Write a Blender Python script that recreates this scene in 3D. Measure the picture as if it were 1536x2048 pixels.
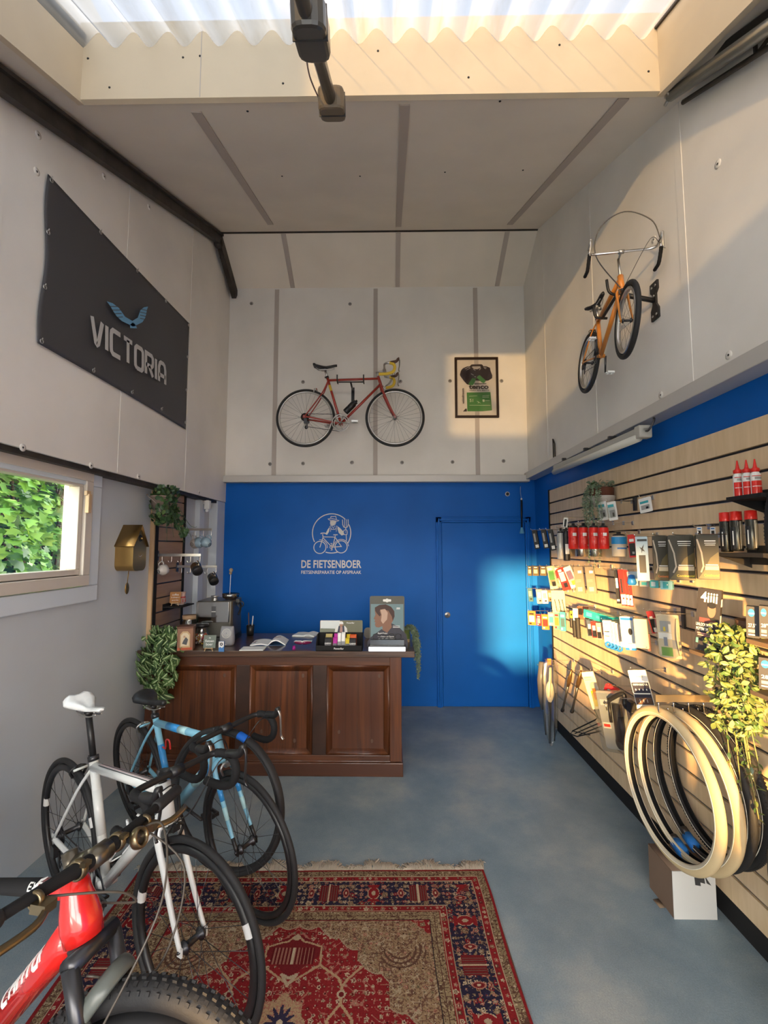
import bpy, math, random
import numpy as np
from mathutils import Matrix, Vector
random.seed(7); rnd = random.Random(11)
SC = bpy.context.scene; COL = SC.collection
for o in list(bpy.data.objects): bpy.data.objects.remove(o)
PI = math.pi
# ---------------------------------------------------------------- camera, sky, sun, exposure
CAMZ, F = 1.72, 900.0
YAW, PITCH = math.radians(-0.825), math.radians(4.384)
SUN_AZ, SUN_EL, SUN_E = math.radians(21), math.radians(2.4), 14.0
SKY_E, EXPO = 4.6, 0.76
cw = Vector((math.sin(YAW)*math.cos(PITCH), math.cos(YAW)*math.cos(PITCH), math.sin(PITCH)))
cr = Vector((math.cos(YAW), -math.sin(YAW), 0)); cu = cr.cross(cw)
CAMP = Vector((0, 0, CAMZ))
cam_d = bpy.data.cameras.new('camera'); cam = bpy.data.objects.new('camera', cam_d); COL.objects.link(cam)
cam.matrix_world = Matrix(((cr.x, cu.x, -cw.x, 0), (cr.y, cu.y, -cw.y, 0), (cr.z, cu.z, -cw.z, CAMZ), (0, 0, 0, 1)))
cam_d.sensor_fit = 'VERTICAL'; cam_d.sensor_height = 36; cam_d.lens = 36*F/2048; cam_d.clip_start = .02
SC.camera = cam
def ray(x, y): return cw + cr*((x-768)/F) - cu*((y-1024)/F)
def onX(x, y, v): d = ray(x, y); return CAMP + d*((v-CAMP.x)/d.x)
def onY(x, y, v): d = ray(x, y); return CAMP + d*((v-CAMP.y)/d.y)
def onZ(x, y, v): d = ray(x, y); return CAMP + d*((v-CAMP.z)/d.z)
SC.view_settings.view_transform = 'Standard'; SC.view_settings.look = 'None'
SC.view_settings.gamma = 1; SC.view_settings.exposure = EXPO; SC.view_settings.use_curve_mapping = False
world = bpy.data.worlds.new('sky'); SC.world = world; world.use_nodes = True
wn = world.node_tree; bg = wn.nodes['Background']
tc = wn.nodes.new('ShaderNodeTexCoord'); sx = wn.nodes.new('ShaderNodeSeparateXYZ'); rp = wn.nodes.new('ShaderNodeValToRGB')
wn.links.new(tc.outputs['Generated'], sx.inputs[0]); wn.links.new(sx.outputs['Z'], rp.inputs[0]); wn.links.new(rp.outputs[0], bg.inputs[0])
rp.color_ramp.elements[0].position = .0; rp.color_ramp.elements[0].color = (.5, .47, .42, 1)
q_ = rp.color_ramp.elements.new(.015); q_.color = (3.0, 2.75, 2.4, 1); q_ = rp.color_ramp.elements.new(.45); q_.color = (1.5, 1.48, 1.45, 1)
q_ = rp.color_ramp.elements[-1]; q_.position = .85; q_.color = (.50, .58, .70, 1)
bg.inputs[1].default_value = SKY_E
sun_d = bpy.data.lights.new('sun', 'SUN'); sun_d.energy = SUN_E; sun_d.color = (1, .57, .19); sun_d.angle = math.radians(1.3)
sun = bpy.data.objects.new('sun', sun_d); COL.objects.link(sun)
sdir = Vector((math.sin(SUN_AZ)*math.cos(SUN_EL), math.cos(SUN_AZ)*math.cos(SUN_EL), -math.sin(SUN_EL)))
sun.rotation_euler = sdir.to_track_quat('-Z', 'Y').to_euler()
# ---------------------------------------------------------------- materials
MATS = {}
def nodes(m): return m.node_tree.nodes, m.node_tree.links
def pm(name, col, rough=.6, metal=0, bump=0, bscale=60, var=0, vscale=6, spec=.5, trans=0, alpha=1, coat=0, emit=0, sss=0):
    if name in MATS: return MATS[name]
    m = bpy.data.materials.new(name); m.use_nodes = True; n, l = nodes(m); b = n['Principled BSDF']
    b.inputs['Base Color'].default_value = (*col, 1); b.inputs['Roughness'].default_value = rough; b.inputs['Metallic'].default_value = metal
    b.inputs['Specular IOR Level'].default_value = spec; b.inputs['Transmission Weight'].default_value = trans
    b.inputs['Alpha'].default_value = alpha; b.inputs['Coat Weight'].default_value = coat
    if emit: b.inputs['Emission Color'].default_value = (*col, 1); b.inputs['Emission Strength'].default_value = emit
    if var or bump:
        t = n.new('ShaderNodeTexCoord')
    if var:
        x = n.new('ShaderNodeTexNoise'); x.inputs['Scale'].default_value = vscale; x.inputs['Detail'].default_value = 6
        l.new(t.outputs['Object'], x.inputs['Vector']); r = n.new('ShaderNodeValToRGB'); l.new(x.outputs['Fac'], r.inputs[0])
        a, c = [min(1, q*(1-var)) for q in col], [min(1, q*(1+var)) for q in col]
        r.color_ramp.elements[0].position = .32; r.color_ramp.elements[0].color = (*a, 1)
        r.color_ramp.elements[1].position = .68; r.color_ramp.elements[1].color = (*c, 1); l.new(r.outputs[0], b.inputs['Base Color'])
    if bump:
        x = n.new('ShaderNodeTexNoise'); x.inputs['Scale'].default_value = bscale; x.inputs['Detail'].default_value = 4
        l.new(t.outputs['Object'], x.inputs['Vector']); q = n.new('ShaderNodeBump'); q.inputs['Strength'].default_value = bump; q.inputs['Distance'].default_value = .004
        l.new(x.outputs['Fac'], q.inputs['Height']); l.new(q.outputs[0], b.inputs['Normal'])
    MATS[name] = m; return m
def wood(name, c1, c2, axis=2, scale=6, rough=.45, coat=0, c3=None, stretch=.08):
    m = bpy.data.materials.new(name); m.use_nodes = True; n, l = nodes(m); b = n['Principled BSDF']
    t = n.new('ShaderNodeTexCoord'); mp = n.new('ShaderNodeMapping'); s = [1, 1, 1]; s[axis] = stretch; mp.inputs['Scale'].default_value = s
    l.new(t.outputs['Object'], mp.inputs['Vector']); x = n.new('ShaderNodeTexNoise'); x.inputs['Scale'].default_value = scale*5; x.inputs['Detail'].default_value = 8
    x.inputs['Distortion'].default_value = .6; l.new(mp.outputs[0], x.inputs['Vector']); r = n.new('ShaderNodeValToRGB'); l.new(x.outputs['Fac'], r.inputs[0])
    r.color_ramp.elements[0].position = .30; r.color_ramp.elements[0].color = (*c1, 1); r.color_ramp.elements[1].position = .70; r.color_ramp.elements[1].color = (*c2, 1)
    out = r.outputs[0]
    if c3:
        y = n.new('ShaderNodeTexNoise'); y.inputs['Scale'].default_value = scale*.7; l.new(mp.outputs[0], y.inputs['Vector'])
        r2 = n.new('ShaderNodeValToRGB'); r2.color_ramp.elements[0].position = .42; r2.color_ramp.elements[1].position = .62; l.new(y.outputs['Fac'], r2.inputs[0])
        mx = n.new('ShaderNodeMixRGB'); l.new(r2.outputs[0], mx.inputs[0]); l.new(out, mx.inputs[1]); mx.inputs[2].default_value = (*c3, 1); out = mx.outputs[0]
    l.new(out, b.inputs['Base Color']); b.inputs['Roughness'].default_value = rough; b.inputs['Coat Weight'].default_value = coat
    MATS[name] = m; return m
def glassy(name, col, tr=.8, rough=.05):
    m = bpy.data.materials.new(name); m.use_nodes = True; n, l = nodes(m); n.remove(n['Principled BSDF']); o = n['Material Output']
    a = n.new('ShaderNodeBsdfTransparent'); a.inputs[0].default_value = (*col, 1); g = n.new('ShaderNodeBsdfGlossy'); g.inputs['Roughness'].default_value = rough
    g.inputs[0].default_value = (1, 1, 1, 1); x = n.new('ShaderNodeMixShader'); x.inputs[0].default_value = 1-tr
    l.new(a.outputs[0], x.inputs[1]); l.new(g.outputs[0], x.inputs[2]); l.new(x.outputs[0], o.inputs[0]); MATS[name] = m; return m
def sheetmat():
    m = bpy.data.materials.new('translucent_sheet'); m.use_nodes = True; n, l = nodes(m); n.remove(n['Principled BSDF']); o = n['Material Output']
    t = n.new('ShaderNodeTexCoord'); w = n.new('ShaderNodeTexNoise'); w.inputs['Scale'].default_value = 3; w.inputs['Detail'].default_value = 5
    mp = n.new('ShaderNodeMapping'); mp.inputs['Scale'].default_value = (4, .5, 1); l.new(t.outputs['Object'], mp.inputs[0]); l.new(mp.outputs[0], w.inputs[0])
    r = n.new('ShaderNodeValToRGB'); l.new(w.outputs['Fac'], r.inputs[0]); r.color_ramp.elements[0].position = .25; r.color_ramp.elements[0].color = (.15, .13, .10, 1)
    r.color_ramp.elements[1].position = .5; r.color_ramp.elements[1].color = (.20, .20, .20, 1)
    a = n.new('ShaderNodeBsdfTransparent'); tl = n.new('ShaderNodeBsdfTranslucent'); df = n.new('ShaderNodeBsdfDiffuse')
    a.inputs[0].default_value = (.19, .205, .23, 1)
    x = n.new('ShaderNodeMixShader'); x.inputs[0].default_value = .62; y = n.new('ShaderNodeMixShader'); y.inputs[0].default_value = .25
    for q in (tl, df): l.new(r.outputs[0], q.inputs[0])
    l.new(tl.outputs[0], y.inputs[1]); l.new(df.outputs[0], y.inputs[2]); l.new(a.outputs[0], x.inputs[1]); l.new(y.outputs[0], x.inputs[2]); l.new(x.outputs[0], o.inputs[0])
    MATS['sheet'] = m; return m
K = dict(
 panel=pm('wall_panel_white', (.76, .73, .68), .6, bump=.15, bscale=300, var=.07, vscale=1.6),
 strip=pm('grey_cover_strip', (.46, .41, .37), .6), ceil=pm('ceiling_panel', (.74, .67, .57), .7, var=.05, vscale=2),
 cstrip=pm('ceiling_strip', (.44, .38, .33), .6), cream=pm('cream_panel', (.62, .52, .37), .55, var=.04, vscale=3),
 lower=pm('lower_wall_grey_blue', (.50, .54, .58), .55, var=.05, vscale=1.5, bump=.1, bscale=40),
 reveal=pm('reveal_pale_blue', (.60, .66, .72), .5), blue=pm('blue_paint', (.002, .112, .47), .45, var=.08, vscale=2, bump=.08, bscale=25, spec=.2),
 ledge=pm('metal_ledge', (.55, .53, .50), .45, .3), steel=pm('dark_steel', (.045, .038, .032), .55, .4, var=.4, vscale=10),
 beige=pm('beige_frame', (.60, .54, .47), .45), black=pm('black_plastic', (.012, .012, .013), .4), mblack=pm('matt_black', (.011, .011, .012), .8, spec=.3),
 rubber=pm('rubber', (.013, .013, .014), .68, bump=.2, bscale=200), white=pm('gloss_white', (.80, .81, .80), .25, coat=.4),
 pwhite=pm('print_white', (.70, .70, .68), .6), chrome=pm('chrome', (.75, .74, .72), .16, 1), silver=pm('brushed_alloy', (.55, .54, .52), .35, 1),
 dmetal=pm('dark_metal', (.07, .07, .075), .35, .8), red=pm('red_paint', (.55, .025, .02), .28, coat=.5), brown=pm('brown', (.10, .05, .03), .6),
 card=pm('cardboard', (.17, .11, .075), .8), paper=pm('white_paper', (.75, .76, .75), .7), gold=pm('brass', (.42, .27, .10), .38, 1, bump=.1, bscale=200),
 screw=pm('washer_grey', (.30, .28, .26), .5, .3), hole=pm('screw_black', (.01, .01, .01), .6),
)
K['counter'] = wood('stained_pine', (.042, .012, .004), (.165, .048, .012), 2, 7, .38, .2, (.070, .019, .006), .05)
K['counterh'] = wood('stained_pine_horizontal', (.040, .012, .005), (.140, .043, .013), 0, 7, .38, .2, (.07, .022, .009), .05)
K['ctop'] = wood('dark_counter_top', (.030, .014, .009), (.115, .060, .034), 0, 9, .3, .3, None, .05)
K['maple'] = wood('maple_slat', (.60, .44, .26), (.73, .56, .36), 2, 5, .45, .1, None, .12)
K['oak'] = wood('brown_slat', (.30, .185, .115), (.38, .25, .16), 1, 5, .5)
K['pale'] = wood('pale_timber', (.50, .33, .18), (.62, .44, .26), 2, 6)
K['glass'] = glassy('window_glass', (.93, .97, .95), .93, .02); K['clear'] = glassy('clear_plastic', (.90, .92, .92), .90, .12)
K['bag'] = glassy('hazy_plastic', (.72, .74, .72), .55, .35); K['smoke'] = glassy('smoked_plastic', (.25, .24, .20), .75, .1)
K['pglass'] = glassy('picture_glass', (.97, .97, .97), .95, .03); sheetmat()
def floormat():
    m = pm('floor_epoxy', (.10, .14, .17), .5); n, l = nodes(m); b = n['Principled BSDF']; t = n.new('ShaderNodeTexCoord')
    a = n.new('ShaderNodeTexNoise'); a.inputs['Scale'].default_value = 1.7; a.inputs['Detail'].default_value = 9; a.inputs['Roughness'].default_value = .62
    c = n.new('ShaderNodeTexNoise'); c.inputs['Scale'].default_value = 170; c.inputs['Detail'].default_value = 3
    l.new(t.outputs['Object'], a.inputs[0]); l.new(t.outputs['Object'], c.inputs[0])
    r = n.new('ShaderNodeValToRGB'); l.new(a.outputs['Fac'], r.inputs[0]); e = r.color_ramp.elements
    e[0].position = .30; e[0].color = (.125, .185, .235, 1); e[1].position = .66; e[1].color = (.31, .345, .345, 1); k = e.new(.5); k.color = (.20, .262, .300, 1)
    mx = n.new('ShaderNodeMixRGB'); mx.blend_type = 'OVERLAY'; mx.inputs[0].default_value = .30; l.new(r.outputs[0], mx.inputs[1]); l.new(c.outputs['Fac'], mx.inputs[2]); l.new(mx.outputs[0], b.inputs['Base Color'])
    bp = n.new('ShaderNodeBump'); bp.inputs['Strength'].default_value = .25; bp.inputs['Distance'].default_value = .003; l.new(c.outputs['Fac'], bp.inputs['Height']); l.new(bp.outputs[0], b.inputs['Normal'])
    K['floor'] = m
floormat()
def C(r, g, b, rough=.5, metal=0, coat=0): return pm('paint_%03d_%03d_%03d' % (r*999, g*999, b*999), (r, g, b), rough, metal, coat=coat, spec=.25)
# ---------------------------------------------------------------- mesh builder
I4 = Matrix.Identity(4)
def T(x, y=None, z=None): return Matrix.Translation(x if y is None else (x, y, z))
def Rx(a): return Matrix.Rotation(a, 4, 'X')
def Ry(a): return Matrix.Rotation(a, 4, 'Y')
def Rz(a): return Matrix.Rotation(a, 4, 'Z')
def fr(o, xd, yd=(0, 0, 1)):
    x = Vector(xd).normalized(); y = Vector(yd); y = (y - x*y.dot(x)).normalized(); z = x.cross(y)
    return Matrix(((x.x, y.x, z.x, o[0]), (x.y, y.y, z.y, o[1]), (x.z, y.z, z.z, o[2]), (0, 0, 0, 1)))
def BACK(o): return fr(o, (1, 0, 0))
def LEFT(o): return fr(o, (0, 1, 0))
def RIGHT(o): return fr(o, (0, -1, 0))
def smoothpath(P, n=6, closed=False):
    P = [Vector(p) for p in P]; out = []; N = len(P)
    for i in range(N if closed else N-1):
        g = (lambda k: P[k % N]) if closed else (lambda k: P[min(max(k, 0), N-1)])
        a, b, c, d = g(i-1), g(i), g(i+1), g(i+2)
        for j in range(n):
            t = j/n; out.append(.5*((2*b)+(c-a)*t+(2*a-5*b+4*c-d)*t*t+(-a+3*b-3*c+d)*t**3))
    if not closed: out.append(P[-1])
    return out
class MB:
    def __init__(s): s.v = []; s.f = []; s.m = []; s.sm = []
    def add(s, vs, fs, M=None, mi=0, sm=False):
        k = len(s.v)
        if M is None: s.v += [tuple(v) for v in vs]
        else: s.v += [tuple(M @ Vector(v)) for v in vs]
        for f in fs: s.f.append(tuple(k+i for i in f)); s.m.append(mi); s.sm.append(sm)
        return s
    def box(s, c, d, M=None, mi=0):
        x, y, z = c; a, b, e = d[0]/2, d[1]/2, d[2]/2
        vs = [(x+i*a, y+j*b, z+k*e) for i in (-1, 1) for j in (-1, 1) for k in (-1, 1)]
        return s.add(vs, [(0, 1, 3, 2), (4, 6, 7, 5), (0, 4, 5, 1), (2, 3, 7, 6), (0, 2, 6, 4), (1, 5, 7, 3)], M, mi)
    def bx(s, x0, x1, y0, y1, z0, z1, mi=0, M=None): return s.box(((x0+x1)/2, (y0+y1)/2, (z0+z1)/2), (abs(x1-x0), abs(y1-y0), abs(z1-z0)), M, mi)
    def rbox(s, c, d, r, M=None, mi=0, n=3):   # box with rounded vertical (local z) edges
        x, y, z = c; a, b = d[0]/2-r, d[1]/2-r; P = []
        for (i, j, t0) in ((1, 1, 0), (-1, 1, PI/2), (-1, -1, PI), (1, -1, 1.5*PI)):
            for q in range(n+1):
                t = t0+q*PI/2/n; P.append((x+i*a+r*math.cos(t), y+j*b+r*math.sin(t)))
        return s.prism(P, z-d[2]/2, z+d[2]/2, M, mi)
    def prism(s, P, z0, z1, M=None, mi=0, sm=False):
        n = len(P); vs = [(p[0], p[1], z0) for p in P]+[(p[0], p[1], z1) for p in P]
        fs = [tuple(range(n-1, -1, -1)), tuple(range(n, 2*n))]+[(i, (i+1) % n, n+(i+1) % n, n+i) for i in range(n)]
        return s.add(vs, fs, M, mi, sm)
    def tube(s, P, r, n=8, closed=False, caps=True, M=None, mi=0, fl=None):
        P = [Vector(p) for p in P]; N = len(P); R = r if hasattr(r, '__len__') else [r]*N
        vs = []; t0 = None; u = None
        for i in range(N):
            if closed: t = P[(i+1) % N]-P[i-1]
            else: t = P[min(i+1, N-1)]-P[max(i-1, 0)]
            if t.length < 1e-9: t = Vector((0, 0, 1))
            t.normalize()
            if u is None:
                u = t.orthogonal().normalized() if fl is None else (Vector(fl)-t*t.dot(Vector(fl))).normalized()
            else:
                u = (u-t*t.dot(u)); u = u.normalized() if u.length > 1e-6 else t.orthogonal().normalized()
            w = t.cross(u); ru = R[i] if not isinstance(R[i], tuple) else R[i][0]; rw = ru if not isinstance(R[i], tuple) else R[i][1]
            for k in range(n):
                a = 2*PI*k/n; vs.append(P[i]+u*math.cos(a)*ru+w*math.sin(a)*rw)
        fs = []
        for i in range(N if closed else N-1):
            j = (i+1) % N
            for k in range(n): fs.append((i*n+k, i*n+(k+1) % n, j*n+(k+1) % n, j*n+k))
        if caps and not closed: fs.append(tuple(range(n-1, -1, -1))); fs.append(tuple(range((N-1)*n, N*n)))
        return s.add(vs, fs, M, mi, True)
    def lathe(s, prof, n=20, M=None, mi=0, sm=True, a0=0, a1=2*PI):
        vs = []; full = abs(a1-a0-2*PI) < 1e-6; m = n if full else n+1
        for r, z in prof:
            for k in range(m): a = a0+(a1-a0)*k/n; vs.append((r*math.cos(a), r*math.sin(a), z))
        fs = []
        for i in range(len(prof)-1):
            for k in range(n): k2 = (k+1) % m; fs.append((i*m+k, i*m+k2, (i+1)*m+k2, (i+1)*m+k))
        return s.add(vs, fs, M, mi, sm)
    def torus(s, R, r, nR=64, nr=10, M=None, mi=0, rz=None, a0=0, a1=2*PI):
        rz = rz or r; full = abs(a1-a0-2*PI) < 1e-6; m = nR if full else nR+1; vs = []
        for i in range(m):
            a = a0+(a1-a0)*i/nR
            for k in range(nr):
                b = 2*PI*k/nr; q = R+r*math.cos(b); vs.append((q*math.cos(a), q*math.sin(a), rz*math.sin(b)))
        fs = []
        for i in range(nR):
            j = (i+1) % m
            for k in range(nr): fs.append((i*nr+k, j*nr+k, j*nr+(k+1) % nr, i*nr+(k+1) % nr))
        return s.add(vs, fs, M, mi, True)
    def ell(s, c, d, M=None, mi=0, n=14, m=8):
        prof = [(max(math.sin(PI*i/m), 1e-4), -math.cos(PI*i/m)) for i in range(m+1)]
        A = T(*c) @ Matrix.Diagonal((d[0], d[1], d[2], 1)); return s.lathe(prof, n, (M @ A) if M is not None else A, mi)
    def loft(s, rings, M=None, mi=0, caps=True):
        n = len(rings[0]); vs = [p for r in rings for p in r]; fs = []
        for i in range(len(rings)-1):
            for k in range(n): fs.append((i*n+k, i*n+(k+1) % n, (i+1)*n+(k+1) % n, (i+1)*n+k))
        if caps: fs.append(tuple(range(n-1, -1, -1))); fs.append(tuple(range((len(rings)-1)*n, len(rings)*n)))
        return s.add(vs, fs, M, mi, True)
    def ribbon(s, P, w, z0=0, z1=.002, M=None, mi=0, closed=False, wrap=None):
        # flat stroke of width w along a 2D polyline (mitred), wrap=(radius) bends local y round a tube lying along x
        P = [Vector((p[0], p[1])) for p in P]; N = len(P); L = []; Rr = []
        for i in range(N):
            a = P[i]-P[i-1] if (i > 0 or closed) else None; b = P[(i+1) % N]-P[i] if (i < N-1 or closed) else None
            a = b if a is None else a; b = a if b is None else b
            a = a.normalized(); b = b.normalized(); t = (a+b); t = t.normalized() if t.length > 1e-6 else a
            nn = Vector((-t.y, t.x)); k = w/2/max(.45, nn.dot(Vector((-a.y, a.x)))); L.append(P[i]+nn*k); Rr.append(P[i]-nn*k)
        vs = []; fs = []
        for p in L+Rr:
            for z in (z0, z1):
                vs.append((p.x, p.y, z) if wrap is None else (p.x, (wrap+z)*math.sin(p.y/wrap), (wrap+z)*math.cos(p.y/wrap)))
        for i in range(N if closed else N-1):
            j = (i+1) % N; a, b, c, d = 2*i, 2*j, 2*(N+i), 2*(N+j)
            fs += [(a+1, c+1, d+1, b+1), (a, b, d, c), (a, a+1, b+1, b), (c, d, d+1, c+1)]
        return s.add(vs, fs, M, mi)
    def build(s, name, mats, parent=None, world=False, bevel=0, label=None):
        if not isinstance(mats, (list, tuple)): mats = [mats]
        mats = [K.get(q, MATS.get(q)) if isinstance(q, str) else q for q in mats]
        V = np.array(s.v, float).reshape(-1, 3); loc = None
        if parent is not None and world:
            Mi = WM[parent.name].inverted(); A = np.array(Mi); V = V @ A[:3, :3].T+A[:3, 3]
        elif parent is None and len(V):
            lo, hi = V.min(0), V.max(0); loc = np.array([(lo[0]+hi[0])/2, (lo[1]+hi[1])/2, lo[2]]); V = V-loc
        me = bpy.data.meshes.new(name); me.from_pydata(V.tolist(), [], s.f)
        for q in mats: me.materials.append(q)
        me.polygons.foreach_set('material_index', s.m); me.polygons.foreach_set('use_smooth', s.sm); me.update()
        o = bpy.data.objects.new(name, me); COL.objects.link(o)
        if loc is not None: o.location = loc; WM[o.name] = T(*loc)
        if parent is not None: o.parent = parent; WM[o.name] = WM[parent.name]
        if bevel:
            b = o.modifiers.new('bevel', 'BEVEL'); b.width = bevel; b.segments = 2; b.limit_method = 'ANGLE'; b.angle_limit = math.radians(40)
        if label: o['label'] = label
        return o
WM = {}
def tag(o, label, cat, group=None):
    o['label'] = label; o['category'] = cat
    if group: o['group'] = group
    return o
def thing(name, label, cat, M=I4, group=None):
    if isinstance(M, (Vector, tuple, list)): M = T(Vector(M))
    o = bpy.data.objects.new(name, None); COL.objects.link(o); o.matrix_world = M; o.empty_display_size = .05; WM[o.name] = M.copy()
    return tag(o, label, cat, group)
def struct(name, mb, mats, bevel=0):
    o = mb.build(name, mats, bevel=bevel); o['kind'] = 'structure'; return o
def clone(o, M, label=None, group=None, parent=None):
    c = o.copy(); COL.objects.link(c); WM[c.name] = M
    if parent is None:
        c.matrix_world = M
        if label: c['label'] = label
        if group: c['group'] = group
    else: c.parent = parent
    for ch in KIDS(o): clone(ch, M, parent=c)
    return c
def KIDS(o): return [q for q in bpy.data.objects if q.parent == o]
def txt(body, M, w=None, h=None, mi=0, mb=None, z=.001, bold=0.0, align='c', spacing=1, wrap=None):
    cu_ = bpy.data.curves.new('t', 'FONT'); cu_.body = body; cu_.offset = bold; cu_.space_character = spacing; cu_.resolution_u = 3
    ob = bpy.data.objects.new('t', cu_); COL.objects.link(ob); bpy.context.view_layer.update()
    me = bpy.data.meshes.new_from_object(ob.evaluated_get(bpy.context.evaluated_depsgraph_get()))
    V = np.array([v.co[:] for v in me.vertices]); fs = [tuple(p.vertices) for p in me.polygons]
    bpy.data.objects.remove(ob); bpy.data.curves.remove(cu_); bpy.data.meshes.remove(me)
    lo, hi = V.min(0), V.max(0); sz = hi-lo; sx_ = w/sz[0] if w else h/sz[1]; sy_ = h/sz[1] if h else sx_
    ox = -(lo[0]+hi[0])/2 if align == 'c' else -lo[0]
    V = [((v[0]+ox)*sx_, (v[1]-(lo[1]+hi[1])/2)*sy_, z) for v in V]
    mb = mb or MB(); mb.add(V, fs, M, mi); return mb
# strokes for squared rounded lettering, unit cell 0..1 wide, 0..1 tall
G = {'V': [[(0, 1), (.38, .06), (.5, 0), (.62, .06), (1, 1)]], 'I': [[(.5, 0), (.5, 1)]],
 'C': [[(1, 1), (.2, 1), (.03, .9), (0, .75), (0, .25), (.03, .1), (.2, 0), (1, 0)]], 'T': [[(0, 1), (1, 1)], [(.5, 1), (.5, 0)]],
 'O': [[(.2, 0), (.03, .1), (0, .25), (0, .75), (.03, .9), (.2, 1), (.8, 1), (.97, .9), (1, .75), (1, .25), (.97, .1), (.8, 0), (.2, 0)]],
 'R': [[(0, 0), (0, 1), (.8, 1), (.97, .9), (1, .75), (.97, .55), (.8, .45), (0, .45)], [(.45, .45), (1, 0)]],
 'A': [[(0, 0), (0, .7), (.12, .93), (.3, 1), (.7, 1), (.88, .93), (1, .7), (1, 0)], [(0, .35), (1, .35)]],
 'N': [[(0, 0), (0, 1), (.6, 1), (.9, .93), (1, .75), (1, 0)]], 'Y': [[(0, 1), (.5, .5), (1, 1)], [(.5, .5), (.5, 0)]],
 'E': [[(1, 1), (0, 1), (0, 0), (1, 0)], [(0, .5), (.9, .5)]], 'X': [[(0, 0), (1, 1)], [(0, 1), (1, 0)]], 'D': [[(0, 0), (0, 1), (.75, 1), (1, .8), (1, .2), (.75, 0), (0, 0)]]}
def strokes(word, w, h, th, M, mb=None, mi=0, gap=.35, z=.0015, wrap=None, widths={'I': .1}):
    mb = mb or MB(); cw_ = [widths.get(c, 1) for c in word]; tot = sum(cw_)+gap*(len(word)-1); u = w/tot; x = -w/2
    for c, q in zip(word, cw_):
        for P in G[c]:
            Q = []
            for i in range(len(P)-1):
                for t in range(4): a = P[i]; b = P[i+1]; Q.append((a[0]+(b[0]-a[0])*t/4, a[1]+(b[1]-a[1])*t/4))
            Q.append(P[-1]); mb.ribbon([(x+p[0]*u*q, (p[1]-.5)*h) for p in Q], th, 0, z, M, mi, wrap=wrap)
        x += (q+gap)*u
    return mb
# ---------------------------------------------------------------- room shell
D, XL, XR, XLL, XRR, XS = 5.01, -1.853, 1.53, -1.95, 1.61, 1.55
FY = -1.6                                   # front wall, behind the camera
RY, RZ, SL = 4.45, 5.0, .42                 # ridge line and slope of the roof towards the front
def cz(y): return RZ - SL*(RY-y) if y < RY else RZ - (y-RY)*(RZ-4.68)/(D-RY)
m = MB(); m.bx(-2.2, 1.9, FY-.2, D+.2, -.1, 0); struct('floor', m, K['floor'])
m = MB(); m.bx(-2.1, 1.9, D, D+.12, 0, 2.46); struct('wall_back', m, K['blue'])
m = MB(); m.bx(-2.1, 1.9, D-.035, D+.12, 2.46, 4.72)
wb = struct('wall_back_upper', m, K['panel'])
def bar(mb, a, b, w, t, nrm, mi=0):       # flat strip from a to b, width w, thickness t along the normal
    a, b = Vector(a), Vector(b); d = (b-a); L = d.length; d.normalize(); n = Vector(nrm).normalized(); y = n.cross(d)
    M = Matrix(((d.x, y.x, n.x, a.x), (d.y, y.y, n.y, a.y), (d.z, y.z, n.z, a.z), (0, 0, 0, 1))); mb.box((L/2, 0, t/2), (L, w, t), M, mi)
YB = D-.035
for px, py in ((551, 760), (751, 760), (952, 700)):
    x = onY(px, py, YB).x; m = MB(); m.bx(x-.024, x+.024, YB-.008, YB+.01, 2.49, 4.68)
    m.build('cover_strip', K['strip'], wb, world=True)
def washer(P, M, parent, r=.020):
    m = MB(); m.lathe([(0.001, .003), (r*.35, .003), (r, .0025), (r, 0)], 14, M); m.lathe([(.001, .0035), (r*.28, .0035), (r*.28, .0)], 8, M, 1)
    m.build('fixing_washer', [K['screw'] if parent is wb else K['panel'], K['hole']], parent, world=True)
for px, py in ((606, 764), (801, 763), (900, 762), (1003, 762), (606, 927), (704, 925), (804, 925), (905, 924), (1007, 922), (540, 928), (700, 608), (503, 607)):
    P = onY(px, py, YB); washer(P, BACK(P), wb)
# left: lower grey blue wall with the window opening, upper white panelled wall
WY0, WY1, WZ0, WZ1 = .9, 2.93, 1.40, 2.21
m = MB()
m.bx(XLL-.05, XLL, FY, D, 0, WZ0); m.bx(XLL-.05, XLL, WY1, D, WZ0, 2.3); m.bx(XLL-.05, XLL, FY, WY0, WZ0, 2.3); m.bx(XLL-.05, XLL, WY0, WY1, WZ1, 2.3)
struct('wall_left', m, K['lower'])
m = MB(); m.bx(XL-.18, XL, FY, D, 2.215, 5.1); wl = struct('wall_left_upper', m, K['panel'])
m = MB(); m.bx(XL-.17, XL-.02, FY, D, 2.185, 2.215); struct('gap_shade_strip', m, K['steel'])  # dark strip standing in for the shaded gap below the upper panels
for yy in (1.98, 3.02, 4.02):
    m = MB(); m.bx(XL-.01, XL+.003, yy-.026, yy+.026, 2.22, cz(yy)-.01); m.build('cover_strip', K['strip' if yy < 0 else 'panel'], wl, world=True)
for px, py in ((76, 270), (73, 343), (208, 353), (298, 414), (45, 895), (182, 931), (277, 953), (398, 985)):
    P = onX(px, py, XL); washer(P, LEFT(P), wl, .02)
m = MB(); yy = 4.90; m.bx(XLL, XLL+.05, 4.45, 4.56, 0, 2.21); m.bx(XLL, XLL+.09, 4.80, D, 0, 2.21); struct('trim_2', m, K['reveal'])
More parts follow.
